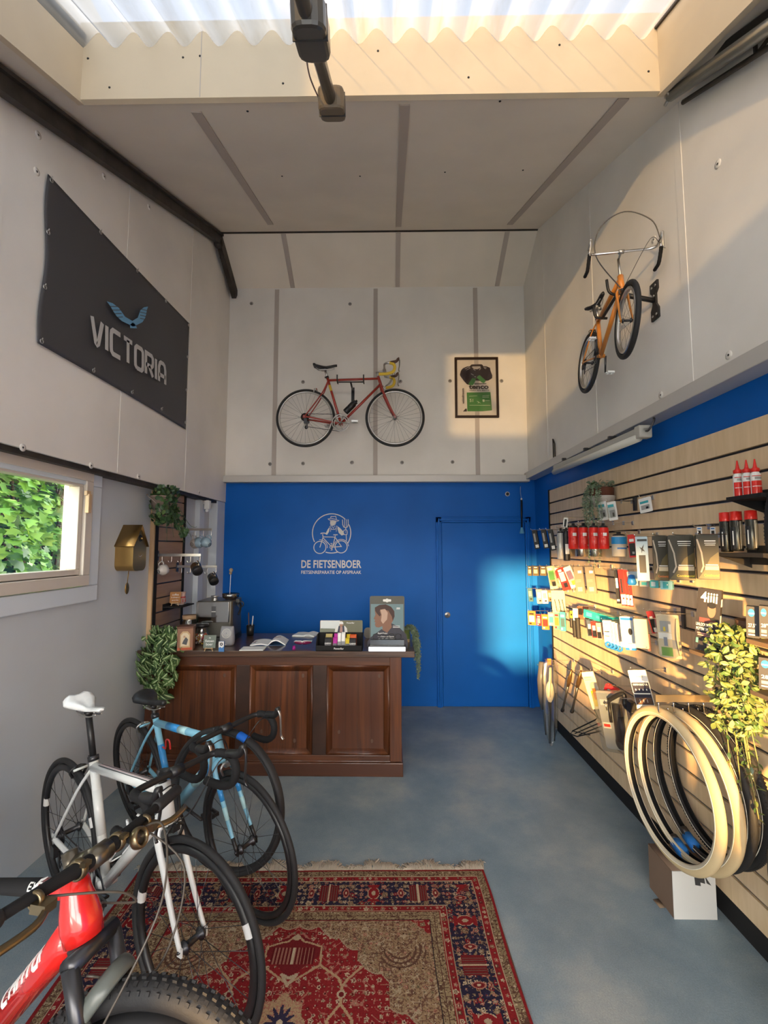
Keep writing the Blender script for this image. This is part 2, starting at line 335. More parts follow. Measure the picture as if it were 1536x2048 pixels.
# right: blue lower wall, white panels above
m = MB(); m.bx(XRR, XRR+.12, FY, D, 0, 2.5); struct('wall_right', m, K['blue'])
m = MB(); m.bx(XR, XR+.2, FY, D, 2.5, 5.1); wr = struct('wall_right_upper', m, K['panel'])
for yy in (1.2, 2.26, 3.31, 4.35):
    m = MB(); m.bx(XR-.003, XR+.01, yy-.026, yy+.026, 2.55, cz(yy)-.01); m.build('cover_strip', K['panel'], wr, world=True)
for px, py in ((1436, 328), (1308, 479), (1322, 790), (1458, 710), (1225, 884)):
    P = onX(px, py, XR); washer(P, RIGHT(P), wr, .02)
m = MB()
m.bx(XR-.045, XRR, FY, D-.04, 2.455, 2.53); m.bx(XL, XR, D-.10, D, 2.43, 2.505); struct('trim_3', m, K['ledge'], bevel=.004)
# front wall; unseen shop window admits the low sun, widened for sky fill
m = MB()
m.bx(-2.2, 1.9, FY-.12, FY, 0, .12); m.bx(-2.2, 1.9, FY-.12, FY, 2.38, 3.0); m.bx(-2.2, -1.80, FY-.12, FY, .12, 2.38); m.bx(1.45, 1.9, FY-.12, FY, .12, 2.38)
struct('wall_front', m, K['lower'])
m = MB(); m.bx(-.20, -.10, FY-.10, FY-.02, .12, 2.38); m.bx(-1.8, 1.45, FY-.10, FY-.02, .12, .17); m.bx(-1.8, 1.45, FY-.10, FY-.02, 2.33, 2.38); struct('window_2', m, K['beige'])
# unseen wall added behind the camera to block the low sun outside one opening
NY = -9.0; dx_ = math.tan(SUN_AZ)*(FY-NY); gx0, gx1, gz0, gz1 = -1.50-dx_, .78-dx_, 1.10, 2.13
m = MB(); m.bx(-6.6, 9, NY-.15, NY, 0, gz0); m.bx(-6.6, 9, NY-.15, NY, gz1, 2.76); m.bx(-6.6, gx0, NY-.15, NY, gz0, gz1); m.bx(gx1, 9, NY-.15, NY, gz0, gz1)
struct('sun_gate_wall', m, pm('pale_render', (.55, .52, .47), .8))
m = MB(); m.bx(-2.15, 12, -14, FY-.2, -.1, -.02); struct('ground_yard', m, pm('paving', (.55, .53, .50), .9))
# roof: ceiling panels around the skylight well, ridge, back slope
WX0, WX1, WYA, WYB = -1.60, 1.37, -.75, 2.13
def slab(x0, x1, y0, y1, th=.05):
    return [(x0, y0, cz(y0)), (x1, y0, cz(y0)), (x1, y1, cz(y1)), (x0, y1, cz(y1)), (x0, y0, cz(y0)+th), (x1, y0, cz(y0)+th), (x1, y1, cz(y1)+th), (x0, y1, cz(y1)+th)]
BF = [(0, 3, 2, 1), (4, 5, 6, 7), (0, 1, 5, 4), (1, 2, 6, 5), (2, 3, 7, 6), (3, 0, 4, 7)]
m = MB()
for a in ((-2.0, 1.75, WYB, RY), (-2.0, 1.75, RY, D+.1), (-2.0, WX0, WYA, WYB), (WX1, 1.75, WYA, WYB), (-2.0, 1.75, FY-.1, WYA)): m.add(slab(*a), BF)
cl = struct('ceiling', m, K['ceil'])
def cstrip(p0, p1):
    # strip on the ceiling plane between two image points
    out = []
    for (x, y) in (p0, p1):
        d = ray(x, y); n = Vector((0, -SL, 1)); q = Vector((0, RY, RZ)); t = (q-CAMP).dot(n)/d.dot(n); out.append(CAMP+d*t)
    m = MB(); nn = Vector((0, SL, -1)); bar(m, out[0], out[1], .055, .008, nn); m.build('ceiling_strip', K['cstrip'], cl, world=True)
cstrip((392, 222), (541, 448)); cstrip((810, 208), (797, 452)); cstrip((1248, 196), (1020, 448))
for xa in (-1.12, .085, 1.22):
    m = MB(); bar(m, (xa, RY+.02, cz(RY+.02)), (xa*1.005, D-.04, cz(D-.04)), .05, .008, (0, -.57, -1)); m.build('ceiling_strip', K['cstrip'], cl, world=True)
m = MB(); m.bx(XL, XR, RY-.008, RY+.008, RZ-.012, RZ+.01); m.build('ridge_joint', K['steel'], cl, world=True)
for px, py in ((564, 352), (720, 352), (890, 344), (1046, 340), (1000, 190+12), (495, 222)):
    d = ray(px, py); n = Vector((0, -SL, 1)); q = Vector((0, RY, RZ)); P = CAMP+d*((q-CAMP).dot(n)/d.dot(n))
    m = MB(); m.ell(P, (.007, .007, .004)); m.build('ceiling_screw', K['hole'], cl, world=True)
# skylight well
HT = .40
def wz(y): return cz(y)+HT
m = MB(); m.bx(WX0-.02, WX1+.02, WYB, WYB+.03, cz(WYB)-.005, wz(WYB)+.03)
wf = struct('skylight_well_face', m, K['cream'])
m = MB(); m.bx(-.98, -.976, WYB-.002, WYB+.01, cz(WYB), wz(WYB)-.02); m.build('panel_joint', K['strip'], wf, world=True)
for px, py in ((176, 117), (219, 175), (366, 115), (400, 112), (566, 167), (756, 102), (937, 155), (1119, 90), (1297, 143)):
    P = onY(px, py, WYB); m = MB(); m.ell(P, (.006, .004, .006)); m.build('panel_screw', K['hole'], wf, world=True)
m = MB()
for x0, x1 in ((WX0-.03, WX0+.002), (WX1-.002, WX1+.03)):
    m.add([(x0, WYA, cz(WYA)-.006), (x1, WYA, cz(WYA)-.006), (x1, WYB+.03, cz(WYB)-.006), (x0, WYB+.03, cz(WYB)-.006), (x0, WYA, wz(WYA)), (x1, WYA, wz(WYA)), (x1, WYB+.03, wz(WYB)), (x0, WYB+.03, wz(WYB))], BF)
m.bx(WX0, WX1, WYA-.03, WYA, cz(WYA)-.005, wz(WYA))
struct('skylight_well_sides', m, K['cream'])
# corrugated translucent sheets: 17 waves across, running up the slope
m = MB(); nw = 17.5; N = int(nw*14); xa, xb = WX0-.10, WX1+.10; vs = []; fs = []
for j, y in enumerate((WYA-.2, .3, 1.2, WYB+.10)):
    for i in range(N+1):
        u = i/N; z = wz(y)-.075+.044*math.cos(2*PI*nw*u); vs.append((xa+(xb-xa)*u, y, z))
for j in range(3):
    for i in range(N): a = j*(N+1)+i; fs.append((a, a+1, a+N+2, a+N+1))
m.add(vs, fs, sm=True); sk_ = struct('skylight_corrugated_sheet', m, MATS['sheet'])
m = MB()
for xx in (WX0-.012, WX1-.012): bar(m, (xx+.012, WYA, wz(WYA)-.04), (xx+.012, WYB, wz(WYB)-.04), .03, .02, (0, SL, -1))
struct('trim_4', m, K['steel'])
# dark steel angle along the left roof edge
m = MB(); a, b, c = (XL+.035, FY, cz(FY)-.06), (XL+.035, RY, RZ-.06), (XL+.035, D-.04, cz(D)-.07)
bar(m, a, b, .12, .05, (1, 0, 0)); bar(m, b, c, .12, .05, (1, 0, 0)); bar(m, (XL, FY, cz(FY)-.02), (XL, RY, RZ-.02), .22, .02, (0, SL, -1)); m.ell((XL+.05, RY+.03, RZ-.10), (.05, .05, .06)); m.ell((XL+.06, RY+.10, RZ-.20), (.025, .02, .035))
struct('trim_5', m, K['steel'])
# door in the back wall with its frame
d0, d1, dz = onY(884, 1230, D).x, onY(1053, 1230, D).x, 1.985
m = MB(); W = .055
for x0, x1, z0, z1, t in ((d0-.06, d0, 0, dz+.06, .03), (d1, d1+.06, 0, dz+.06, .03), (d0-.06, d1+.06, dz, dz+.06, .03), (d0-.04, d0-.02, 0, dz+.045, .045), (d1+.02, d1+.04, 0, dz+.045, .045), (d0-.03, d1+.03, dz+.02, dz+.04, .045)): m.bx(x0, x1, D-t, D, z0, z1)
struct('trim_6', m, K['blue'], bevel=.003)
m = MB(); m.bx(d0+.004, d1-.004, D-.018, D-.002, .012, dz-.004)
dr = struct('door_1', m, K['blue'], bevel=.002)
P = onY(895, 1230, D-.02); m = MB(); m.lathe([(.001, .004), (.030, .003), (.032, 0)], 20, BACK(P)); m.lathe([(.001, .012), (.012, .010), (.014, .003)], 14, BACK(P)); m.box((0, .002, .014), (.024, .004, .006), BACK(P), 1)
m.build('lock_rose', [K['silver'], K['dmetal']], dr, world=True)
m = MB(); P = onY(1015, 988, D); m.lathe([(.018, .003), (.024, .003), (.026, 0)], 16, BACK(P)); m.lathe([(.001, .002), (.017, .002)], 12, BACK(P), 1)
m.build('cable_hole', [K['beige'], K['hole']], None); bpy.context.view_layer.update()
o = COL.objects['cable_hole']; tag(o, 'round beige cable grommet in the blue wall above the door', 'grommet')
# window in the left wall
m = MB(); R_ = XLL
def ring(mb, x0, x1, y0, y1, z0, z1, w, mi=0):
    mb.bx(x0, x1, y0, y1, z0, z0+w, mi); mb.bx(x0, x1, y0, y1, z1-w, z1, mi); mb.bx(x0, x1, y0, y0+w, z0+w, z1-w, mi); mb.bx(x0, x1, y1-w, y1, z0+w, z1-w, mi)
ring(m, XLL-.01, XLL+.025, WY0-.03, WY1+.03, WZ0-.03, WZ1+.0, .10); struct('trim_7', m, K['reveal'], bevel=.006)
m = MB(); ring(m, XLL-.052, XLL+.035, WY0+.05, WY1-.07, WZ0+.075, WZ1-.01, .065); w1 = struct('window_1', m, K['beige'], bevel=.005)
m = MB(); ring(m, XLL-.05, XLL+.015, WY0+.12, WY1-.14, WZ0+.145, WZ1-.08, .035); m.build('sash', K['beige'], w1, world=True, bevel=.004)
m = MB(); m.bx(XLL-.045, XLL-.039, WY0+.15, WY1-.17, WZ0+.175, WZ1-.11); m.build('pane', K['glass'], w1, world=True)
m = MB(); yy = WY1-.135; m.bx(XLL+.035, XLL+.06, yy-.014, yy+.014, 1.93, 2.05); m.bx(XLL+.03, XLL+.05, yy-.02, yy+.02, 2.04, 2.07); m.build('window_stay', K['pale'], w1, world=True, bevel=.003)
m = MB(); ring(m, XLL-.085, XLL-.053, WY0+.02, WY1-.12, WZ0+.10, WZ1-.05, .050); m.build('outer_trim', K['pwhite'], w1, world=True)
# outside: hedge and ground
m = MB(); m.bx(-9, -2.15, -14, 12, -.1, 0); struct('ground_outside', m, pm('grass', (.06, .10, .03), .9, var=.3))
def hedge():
    m = MB(); lf = [(0, -.5), (.22, -.42), (.50, -.30), (.30, -.08), (.52, .18), (.22, .16), (.0, .55), (-.22, .16), (-.52, .18), (-.30, -.08), (-.50, -.30), (-.22, -.42)]
    r = random.Random(3)
    for i in range(9000):
        y = r.uniform(1.4, 6.4); z = r.uniform(.5, 3.9); dep = r.random()**2*.8
        bumpy = .18*math.sin(y*3.1+z*1.3)+.14*math.sin(z*4.2-y*1.7)+.1*math.sin(y*9+z*7)
        x = -3.35-dep+bumpy; s = r.uniform(.07, .15)
        M = T(x, y, z) @ Rz(r.uniform(-.9, .9)) @ Ry(r.uniform(.1, 1.35)) @ Rz(r.uniform(0, 6.28))
        m.add([(p[0]*s, p[1]*s, .12*s*abs(p[0])) for p in lf], [tuple(range(12))], M, r.choice((0, 0, 0, 1, 1, 2, 3)))
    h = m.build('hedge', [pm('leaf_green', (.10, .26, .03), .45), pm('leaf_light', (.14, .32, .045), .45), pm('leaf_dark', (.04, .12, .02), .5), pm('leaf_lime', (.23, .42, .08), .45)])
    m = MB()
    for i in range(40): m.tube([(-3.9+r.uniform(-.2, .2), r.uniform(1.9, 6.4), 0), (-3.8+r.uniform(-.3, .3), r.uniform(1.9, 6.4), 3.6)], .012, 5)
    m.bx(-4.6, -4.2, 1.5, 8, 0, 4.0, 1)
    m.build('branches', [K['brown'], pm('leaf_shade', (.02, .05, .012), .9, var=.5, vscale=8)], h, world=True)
    tag(h, 'leafy green maple hedge filling the view outside the left window', 'hedge')
hedge()
# ---------------------------------------------------------------- bicycles
def V3(*a): return Vector(a)
def wheel(parent, M, R, tw, tyre, rim, rimd=.022, nsp=24, hubw=.10, spoke='silver', sw=.0011, hubm='silver', knob=0, side=None, decal=None):
    # M: wheel frame with its axle along local z
    r0 = R-tw*1.0
    m = MB(); m.torus(r0-rimd/2-.004, rimd/2+.003, 72, 8, M, rz=tw*.40+.003)
    if decal:
        for a0 in decal: m.torus(r0-rimd/2-.004, rimd/2+.0036, 8, 8, M, 1, rz=tw*.40+.0042, a0=a0, a1=a0+.14)
    w = m.build('wheel', [rim, K['pwhite']], parent)
    m = MB(); m.torus(R-tw/2, tw/2, 80, 12, M, 0)
    if side: m.torus(R-tw*.80, tw*.28, 72, 8, M, 1, rz=tw*.42)
    if knob:
        for i in range(knob):
            for k, (b, s) in enumerate(((0, .010), (.55, .009), (-.55, .009), (1.05, .008), (-1.05, .008))):
                a = 2*PI*(i+(.5 if k in (1, 2) else 0))/knob; q = R-tw/2+(tw/2+.001)*math.cos(b); z = tw/2*math.sin(b)
                m.box((0, 0, 0), (.006, s*1.1, s), M @ Rz(a) @ T(q, 0, z) @ Ry(-b), 2)
    m.build('tyre', [tyre, side or tyre, K['rubber']], w)
    m = MB(); n = nsp
    for i in range(n):
        a = 2*PI*i/n; sd = 1 if i % 2 else -1; off = .55 if (i//2) % 2 else -.55
        m.tube([(.022*math.cos(a+off), .022*math.sin(a+off), sd*hubw*.32), ((r0-rimd)*math.cos(a), (r0-rimd)*math.sin(a), 0)], sw, 4, M=M)
    m.build('spokes', K[spoke], w)
    m = MB(); h = hubw/2; m.lathe([(.001, -h-.012), (.005, -h-.012), (.006, -h), (.012, -h+.004), (.022, -h*.64-.004), (.022, -h*.6), (.011, -h*.5), (.011, h*.5), (.022, h*.6), (.022, h*.64+.004), (.012, h-.004), (.006, h), (.005, h+.012), (.001, h+.012)], 16, M)
    m.build('hub', K[hubm], w)
    return w
def saddle(parent, M, mat, length=.27, width=.14, cut=False, mat2=None):
    m = MB(); rings = []
    for t in (0, .06, .14, .24, .34, .44, .55, .72, .88, .97, 1):
        x = -length*.45+length*t; hw = width/2*(1.0 if t < .14 else max(.26, 1.0-1.75*(t-.14))); hw *= (.72 if t == 0 else .92 if t == .06 else .55 if t == 1 else .85 if t > .95 else 1)
        zz = .010*math.cos(t*PI*2)+(.012 if t < .1 else 0); hh = .030*(1-.45*t)
        ring = []
        for k in range(14):
            a = 2*PI*k/14; y = hw*math.cos(a); z = math.sin(a); z = z*.014 if z > 0 else z*hh*(abs(math.cos(a))**.5*.7+.3)
            if cut and z > 0 and abs(y) < .02: z -= .012
            ring.append((x, y, z+zz-.012*(abs(y)/.07)**2))
        rings.append(ring)
    m.loft(rings, M); s = m.build('saddle', mat, parent)
    m = MB()
    for y in (-.022, .022): m.tube(smoothpath([(-.09, y, -.02), (-.05, y, -.040), (.05, y, -.040), (.12, y*.5, -.02)], 4), .0035, 6, M=M)
    m.box((-.005, 0, -.043), (.05, .05, .012), M); m.build('saddle_rails', K['silver'] if mat2 is None else mat2, s)
def bike(name, label, M, R=.338, L=1.04, mats=None, tt=.016, dt=.019, sd=.016, stl=.50, sh=.72, steer=0, tyre='rubber', rim='black', rimd=.024, tw=.026, saddlem='black', cut=False,
         post='black', tape='mblack', barw=.21, hood='black', lever='silver', lever_up=0, stemm='black', crank='silver', crank_a=.0, spoke='dmetal', fork=None, forkseg=None, seg=None, cage=None, bottle=None, quill=False, drop=.13, hubm='dmetal', cables='black', brakem='dmetal', decal=None, pedals='dmetal', double=True, barm=None, cc=0, hl=.15, one_brake=False, sadk=1.0, nsp=24, htr=.021, barlift=0.0):
    root = thing(name, label, 'bicycle', M)
    fm = mats; sa = math.radians(73.5); ha = math.radians(73)
    RH = V3(0, 0, R); FH = V3(L, 0, R); BB = V3(.405, 0, R-.07); sdn = V3(-math.cos(sa), 0, math.sin(sa)); HD = V3(-math.cos(ha), 0, math.sin(ha))
    ST = BB+sdn*stl; base = FH-V3(.043/math.sin(ha), 0, 0); CR = base+HD*(R+.035); HT = CR+HD*hl
    S = T(base) @ Matrix.Rotation(steer, 4, HD) @ T(-base)
    m = MB(); m.tube([BB, ST+sdn*.012], sd, 14); a = ST-sdn*.03; b = HT-HD*.025; TA, TB = a, b; m.tube([a, b], [tt, tt], 14)
    lo = CR+HD*.035; m.tube([lo, BB], [dt, dt], 14); m.tube([CR+HD*.005, HT], htr, 16); m.tube([BB+V3(0, -.036, 0), BB+V3(0, .036, 0)], .021, 14)
    for s in (-1, 1):
        m.tube(smoothpath([BB+V3(-.01, s*.022, 0), V3(.30, s*.034, R-.055), V3(.1, s*.056, R-.015), RH+V3(0, s*.062, 0)], 4), [(.012, .009)]*13, 8); m.tube(smoothpath([ST-sdn*.035+V3(0, s*.010, 0), V3(.18, s*.034, R+.26), RH+V3(0, s*.062, 0)], 4), .0075, 8)
        m.box(RH+V3(0, s*.062, 0), (.035, .006, .035))
    m.tube([V3(.125, -.03, R+.175*1.9), V3(.125, .03, R+.175*1.9)], .006, 6)
    if seg:   # painted colour blocks on the tubes
        for (t, u0, u1, mi) in seg:
            A, B, r = {'tt': (a, b, tt), 'dt': (lo, BB, dt), 'st': (ST, BB, sd)}[t]; m.tube([A.lerp(B, u0), A.lerp(B, u1)], r+.0008, 14, mi=mi)
    fr_ = m.build('frame', fm, root)
    # fork
    m = MB(); m.tube([CR-HD*.012, CR+HD*.012], .024, 14, M=S)
    for s in (-1, 1):
        c_ = CR+V3(0, s*.044, -.025); e_ = FH+V3(0, s*.052, 0); pts = [CR+V3(0, s*.018, -.0), c_, c_.lerp(e_, .33)+V3(-.004, 0, 0), c_.lerp(e_, .70)+V3(-.006, 0, 0), e_]; pp = smoothpath(pts, 5); n = len(pp)
        m.tube(pp, [(.017-.008*i/n, .013-.006*i/n) for i in range(n)], 10, M=S, fl=(1, 0, 0))
        if forkseg:
            for (i0, i1, mi) in forkseg: m.tube(pp[i0:i1], [(.0178-.008*i/n, .0138-.006*i/n) for i in range(i0, i1)], 10, M=S, mi=mi, fl=(1, 0, 0))
        m.box(FH+V3(0, s*.052, -.002), (.022, .006, .03), M=S, mi=len(fm)-1 if forkseg else 0)
    m.build('fork', fork or fm, root)
    WF = S @ T(FH) @ Rx(PI/2); WR = T(RH) @ Rx(PI/2)
    kw = dict(nsp=nsp, spoke=spoke, hubm=hubm, rimd=rimd, decal=decal)
    wheel(root, WF, R, tw, K[tyre], K[rim], **kw); w2 = wheel(root, WR, R, tw, K[tyre], K[rim], hubw=.125, **kw)
    m = MB()
    for i in range(7): m.lathe([(.020, 0), (.048-.0042*i, 0), (.048-.0042*i, .002), (.020, .002)], 20, WR @ T(0, 0, .034+.0042*i))
    m.build('cassette', K['dmetal'], w2)
    # crank, chainrings, pedals, chain
    CW = T(BB+V3(0, -.048, 0)) @ Rx(PI/2)
    m = MB()
    for r, z in ((.100, 0), (.078, -.006)) if double else ((.085, 0),):
        m.lathe([(r-.012, -.001), (r, -.001), (r, .001), (r-.012, .001), (r-.012, -.001)], 40, CW @ T(0, 0, z))
    for i in range(5): a = crank_a+2*PI*i/5; m.tube([(0, 0, .003), (.085*math.cos(a), .085*math.sin(a), .001)], .006, 6, M=CW)
    ends = []
    for s, a, z in ((1, crank_a, .018), (-1, crank_a+PI, -.118)):
        e = (.168*math.cos(a), .168*math.sin(a), z); m.tube([(0, 0, z*.8), e], [(.012, .007), (.009, .006)], 8, M=CW, fl=(0, 0, 1)); ends.append((e, s))
    m.build('crankset', K[crank], root)
    for e, s in ends:
        m = MB(); q = CW @ Vector((e[0], e[1], e[2]+s*.05)); m.box(q, (.07, .012, .02)); m.box(q+V3(0, s*.03, 0), (.07, .008, .02)); m.box(q-V3(0, s*.03, 0), (.07, .008, .02)); m.tube([CW @ Vector(e), q], .006, 6); m.box(q+V3(.03, 0, 0), (.008, .065, .018)); m.box(q-V3(.03, 0, 0), (.008, .065, .018))
        m.build('pedal', K[pedals], root)
    y = -.044; m = MB(); c1 = BB; c2 = RH; dd = c2-c1
    m.tube([V3(c1.x-.01, y, c1.z+.099), V3(c2.x, y, c2.z+.036)], .0035, 5); m.tube(smoothpath([V3(c1.x-.01, y, c1.z-.099), V3(c2.x+.05, y, c2.z-.115), V3(c2.x+.015, y, c2.z-.12), V3(c2.x+.04, y, c2.z-.06), V3(c2.x, y, c2.z-.035)], 4), .0035, 5); m.build('chain', K['dmetal'], root)
    m = MB(); m.box(RH+V3(.012, -.062, -.055), (.035, .022, .05)); m.lathe([(.02, -.002), (.02, .002), (.006, .003)], 12, T(RH+V3(.035, -.046, -.06)) @ Rx(PI/2)); m.lathe([(.02, -.002), (.02, .002), (.006, .003)], 12, T(RH+V3(.02, -.046, -.12)) @ Rx(PI/2)); m.box(RH+V3(.028, -.05, -.09), (.018, .006, .07))
    m.build('rear_derailleur', K['dmetal'], root)
    # brakes
    m = MB(); q = CR+V3(.035, 0, -.012)
    for s in (-1, 1): m.tube(smoothpath([q+V3(0, s*.005, .01), q+V3(.005, s*.035, -.005), q+V3(0, s*.022, -.045)], 3), .006, 6, M=S)
    m.box(q, (.03, .03, .02), M=S); m.build('front_brake', K[brakem], root)
    m = MB(); q = V3(.105, 0, R+.33)
    for s in (-1, 1): m.tube(smoothpath([q+V3(0, s*.005, .01), q+V3(-.005, s*.035, -.005), q+V3(-.01, s*.022, -.04)], 3), .006, 6)
    m.box(q, (.03, .03, .02)); m.build('rear_brake', K[brakem], root)
    # seatpost and saddle
    SP = BB+sdn*sh; m = MB(); m.tube([ST, SP-sdn*.035], .0138, 12); m.tube([SP-sdn*.05, SP-sdn*.03], .018, 10); m.build('seatpost', K[post], root)
    m = MB(); m.tube([ST-sdn*.004, ST+sdn*.018], sd+.004, 14); m.box(ST+sdn*.007+V3(-sd-.006, 0, 0), (.016, .018, .014)); m.build('seat_clamp', K['dmetal'], root)
    saddle(root, T(SP) @ Matrix.Scale(sadk, 4), K[saddlem], cut=cut)
    # stem, bar
    fwd = V3(math.sin(ha), 0, math.cos(ha)); TP = HT+HD*(.045+barlift); BC = TP+fwd*.09
    m = MB(); m.tube([HT, TP+HD*.012], .012 if quill else .016, 12, M=S); m.tube([TP, BC], .011 if quill else .015, 12, M=S); m.tube([BC-V3(0, .024, 0), BC+V3(0, .024, 0)], .020, 14, M=S); m.build('stem', K[stemm], root)
    half = [(0, 0, 0), (0, barw*.55, 0), (.004, barw*.85, .0), (.03, barw*.99, .002), (.075, barw, 0), (.105, barw+.002, -.018), (.115, barw+.003, -.055), (.095, barw+.005, -.10), (.045, barw+.006, -drop), (-.02, barw+.007, -drop-.006), (-.06, barw+.008, -drop-.005)]
    for s in (1, -1):
        P = smoothpath([BC+V3(p[0], p[1]*s, p[2]) for p in half], 5); k = 12
        if s == 1: PL = P
        else: PR = P
    m = MB(); m.tube(list(reversed(PR))[:-1]+PL, .0119, 12, M=S); hb = m.build('handlebar', K[barm or stemm], root)
    for P in (PL, PR):
        m = MB(); q = P[k if not cc else cc:]; m.tube(q, [.0158+.0011*(i % 2) for i in range(len(q))], 12, M=S); m.build('bar_tape', K[tape], hb)
    for s in (1, -1):
        q = BC+V3(.10, s*barw, .0)
        m = MB(); m.tube(smoothpath([q+V3(-.035, 0, .008), q+V3(.0, 0, .012), q+V3(.035, 0, .022), q+V3(.052, 0, .050), q+V3(.050, 0, .060)], 4), [(.014, .012), (.016, .014), (.017, .015), (.018, .015), (.018, .015), (.018, .015), (.018, .015), (.018, .015), (.018, .015), (.018, .014), (.018, .014), (.017, .014), (.017, .014), (.016, .013), (.014, .012), (.012, .01), (.006, .005)], 10, M=S); h = m.build('brake_hood', K[hood], hb)
        m = MB(); m.tube(smoothpath([q+V3(.050, 0, .055), q+V3(.068, 0, .03), q+V3(.066, s*.003, -.03), q+V3(.058, s*.008, -.08), q+V3(.07, s*.012, -.10)], 4), [(.005, .011)]*17, 8, M=S); m.build('brake_lever', K[lever], h)
        if not one_brake or s == 1:
            m = MB(); m.tube(smoothpath([q+V3(.03, 0, .03) if cables == 'loop' else q+V3(.0, -s*.012, .0), q+V3(.02, -s*.09, .02), CR+V3(.10, s*.03, .06), CR+V3(.045, s*.01, .01)], 6), .0026, 6, M=S); m.build('brake_cable', K['black'], root)
    if cage:
        A = lo.lerp(BB, .40); B = lo.lerp(BB, .72); n = V3(-(B-A).z, 0, (B-A).x).normalized(); n = n if n.z > 0 else -n
        m = MB()
        for s in (-1, 1): m.tube(smoothpath([B+n*.03, B+n*.035+V3(0, s*.036, 0), A+n*.05+V3(0, s*.038, 0), A+n*.10+V3(0, s*.02, 0)], 4), [(.006, .003)]*13, 6)
        m.box(B+n*.065, (.012, .06, .012)); m.box((A+B)/2+n*.024, ((A-B).length*.55, .014, .006), T((A+B)/2+n*.024) @ Ry(-math.atan2((A-B).z, (A-B).x)) @ T(-((A+B)/2+n*.024))); m.build('bottle_cage', K[cage], root)
    if bottle:
        A = lo.lerp(BB, .80)+V3(0, 0, .0); d = (lo-BB).normalized(); n = V3(-d.z, 0, d.x); n = n if n.z > 0 else -n; o = A+n*.06
        Mq = Matrix(((n.x, 0, d.x, o.x), (0, 1, 0, 0), (n.z, 0, d.z, o.z), (0, 0, 0, 1)))
        m = MB(); m.lathe([(.001, 0), (.034, .002), (.036, .01), (.036, .06), (.033, .068), (.036, .076), (.036, .135), (.026, .152), (.026, .158), (.029, .160), (.029, .172), (.012, .178), (.012, .192), (.001, .194)], 20, Mq); m.build('water_bottle', K[bottle], root)
    return root, dict(BB=BB, ST=ST, HT=HT, CR=CR, lo=lo, S=S, BC=BC, a=TA, b=TB, fr=fr_, FH=FH, HD=HD)
def BM(x, y, h, lean, s=1, z=0): return T(x, y, z) @ Rz(h) @ Rx(lean) @ Matrix.Scale(s, 4)
K['lblue'] = C(.22, .50, .66, .3, 0, .5); K['mblue'] = C(.035, .25, .58, .3, 0, .5); K['cyanl'] = C(.42, .68, .72, .3, 0, .5)
K['wframe'] = pm('white_frame', (.72, .74, .72), .25, coat=.5); K['pinkstripe'] = C(.55, .38, .38, .4)
b1, q1 = bike('road_bike', 'white road bike with white saddle and black wheels nearest the rug edge', BM(-1.561, 2.292, -.607, .035), L=1.056, stl=.50, sh=.745, steer=.13, barw=.182, hl=.135, barlift=-.01, mats=[K['wframe'], K['pinkstripe'], K['black'], K['silver']],
    tt=.021, dt=.023, sd=.019, saddlem='white', cut=True, cage='white', seg=[('st', .25, .62, 0)], decal=(.4, 2.9, 5.2), rimd=.028, crank='dmetal', lever='dmetal', crank_a=.3, htr=.028, brakem='black', drop=.125)
# pale pinstripes on the top tube and lettering on the wheel rims
m = MB(); A, B = q1['a'], q1['b']; d = (B-A).normalized(); L_ = (B-A).length; up = V3(-d.z, 0, d.x)
Mt = Matrix(((d.x, 0, up.x, A.x), (d.y, -1, up.y, 0), (d.z, 0, up.z, A.z), (0, 0, 0, 1)))
for yy, mi in ((-.010, 0), (-.003, 1), (.004, 0), (.011, 1)): m.ribbon([(L_*.12+L_*.76*i/8, yy) for i in range(9)], .003, 0, .0009, Mt, mi, wrap=.0212)
m.build('pinstripes', [K['pinkstripe'], K['dmetal']], q1['fr'])
b2, q2 = bike('road_bike', 'light blue road bike with black saddle standing before the wooden counter', BM(-1.516, 2.861, -.638, .100), L=1.075, stl=.50, sh=.60, steer=.03, barw=.19, hl=.115, barlift=-.02, mats=[K['lblue'], K['mblue'], K['cyanl'], K['black']],
    tt=.019, dt=.024, sd=.017, seg=[('tt', .22, .42, 1), ('tt', .42, .55, 2), ('st', .30, .72, 1), ('dt', .15, .35, 1), ('dt', .35, .5, 2)], forkseg=[(9, 12, 1), (12, 15, 2), (17, 21, 3)], rimd=.022, hubm='dmetal', lever='silver', crank='dmetal', crank_a=2.9, saddlem='black', brakem='silver', drop=.13)
m = MB(); A = q2['BB']+V3(-math.cos(1.283), 0, math.sin(1.283))*.34+V3(.02, 0, 0); m.tube(smoothpath([A, A+V3(.03, 0, .0), A+V3(.045, 0, .05), A+V3(.08, 0, .055), A+V3(.085, 0, .01)], 5), .0045, 6)
m.build('bottle_cage_wire', K['red'], b2)
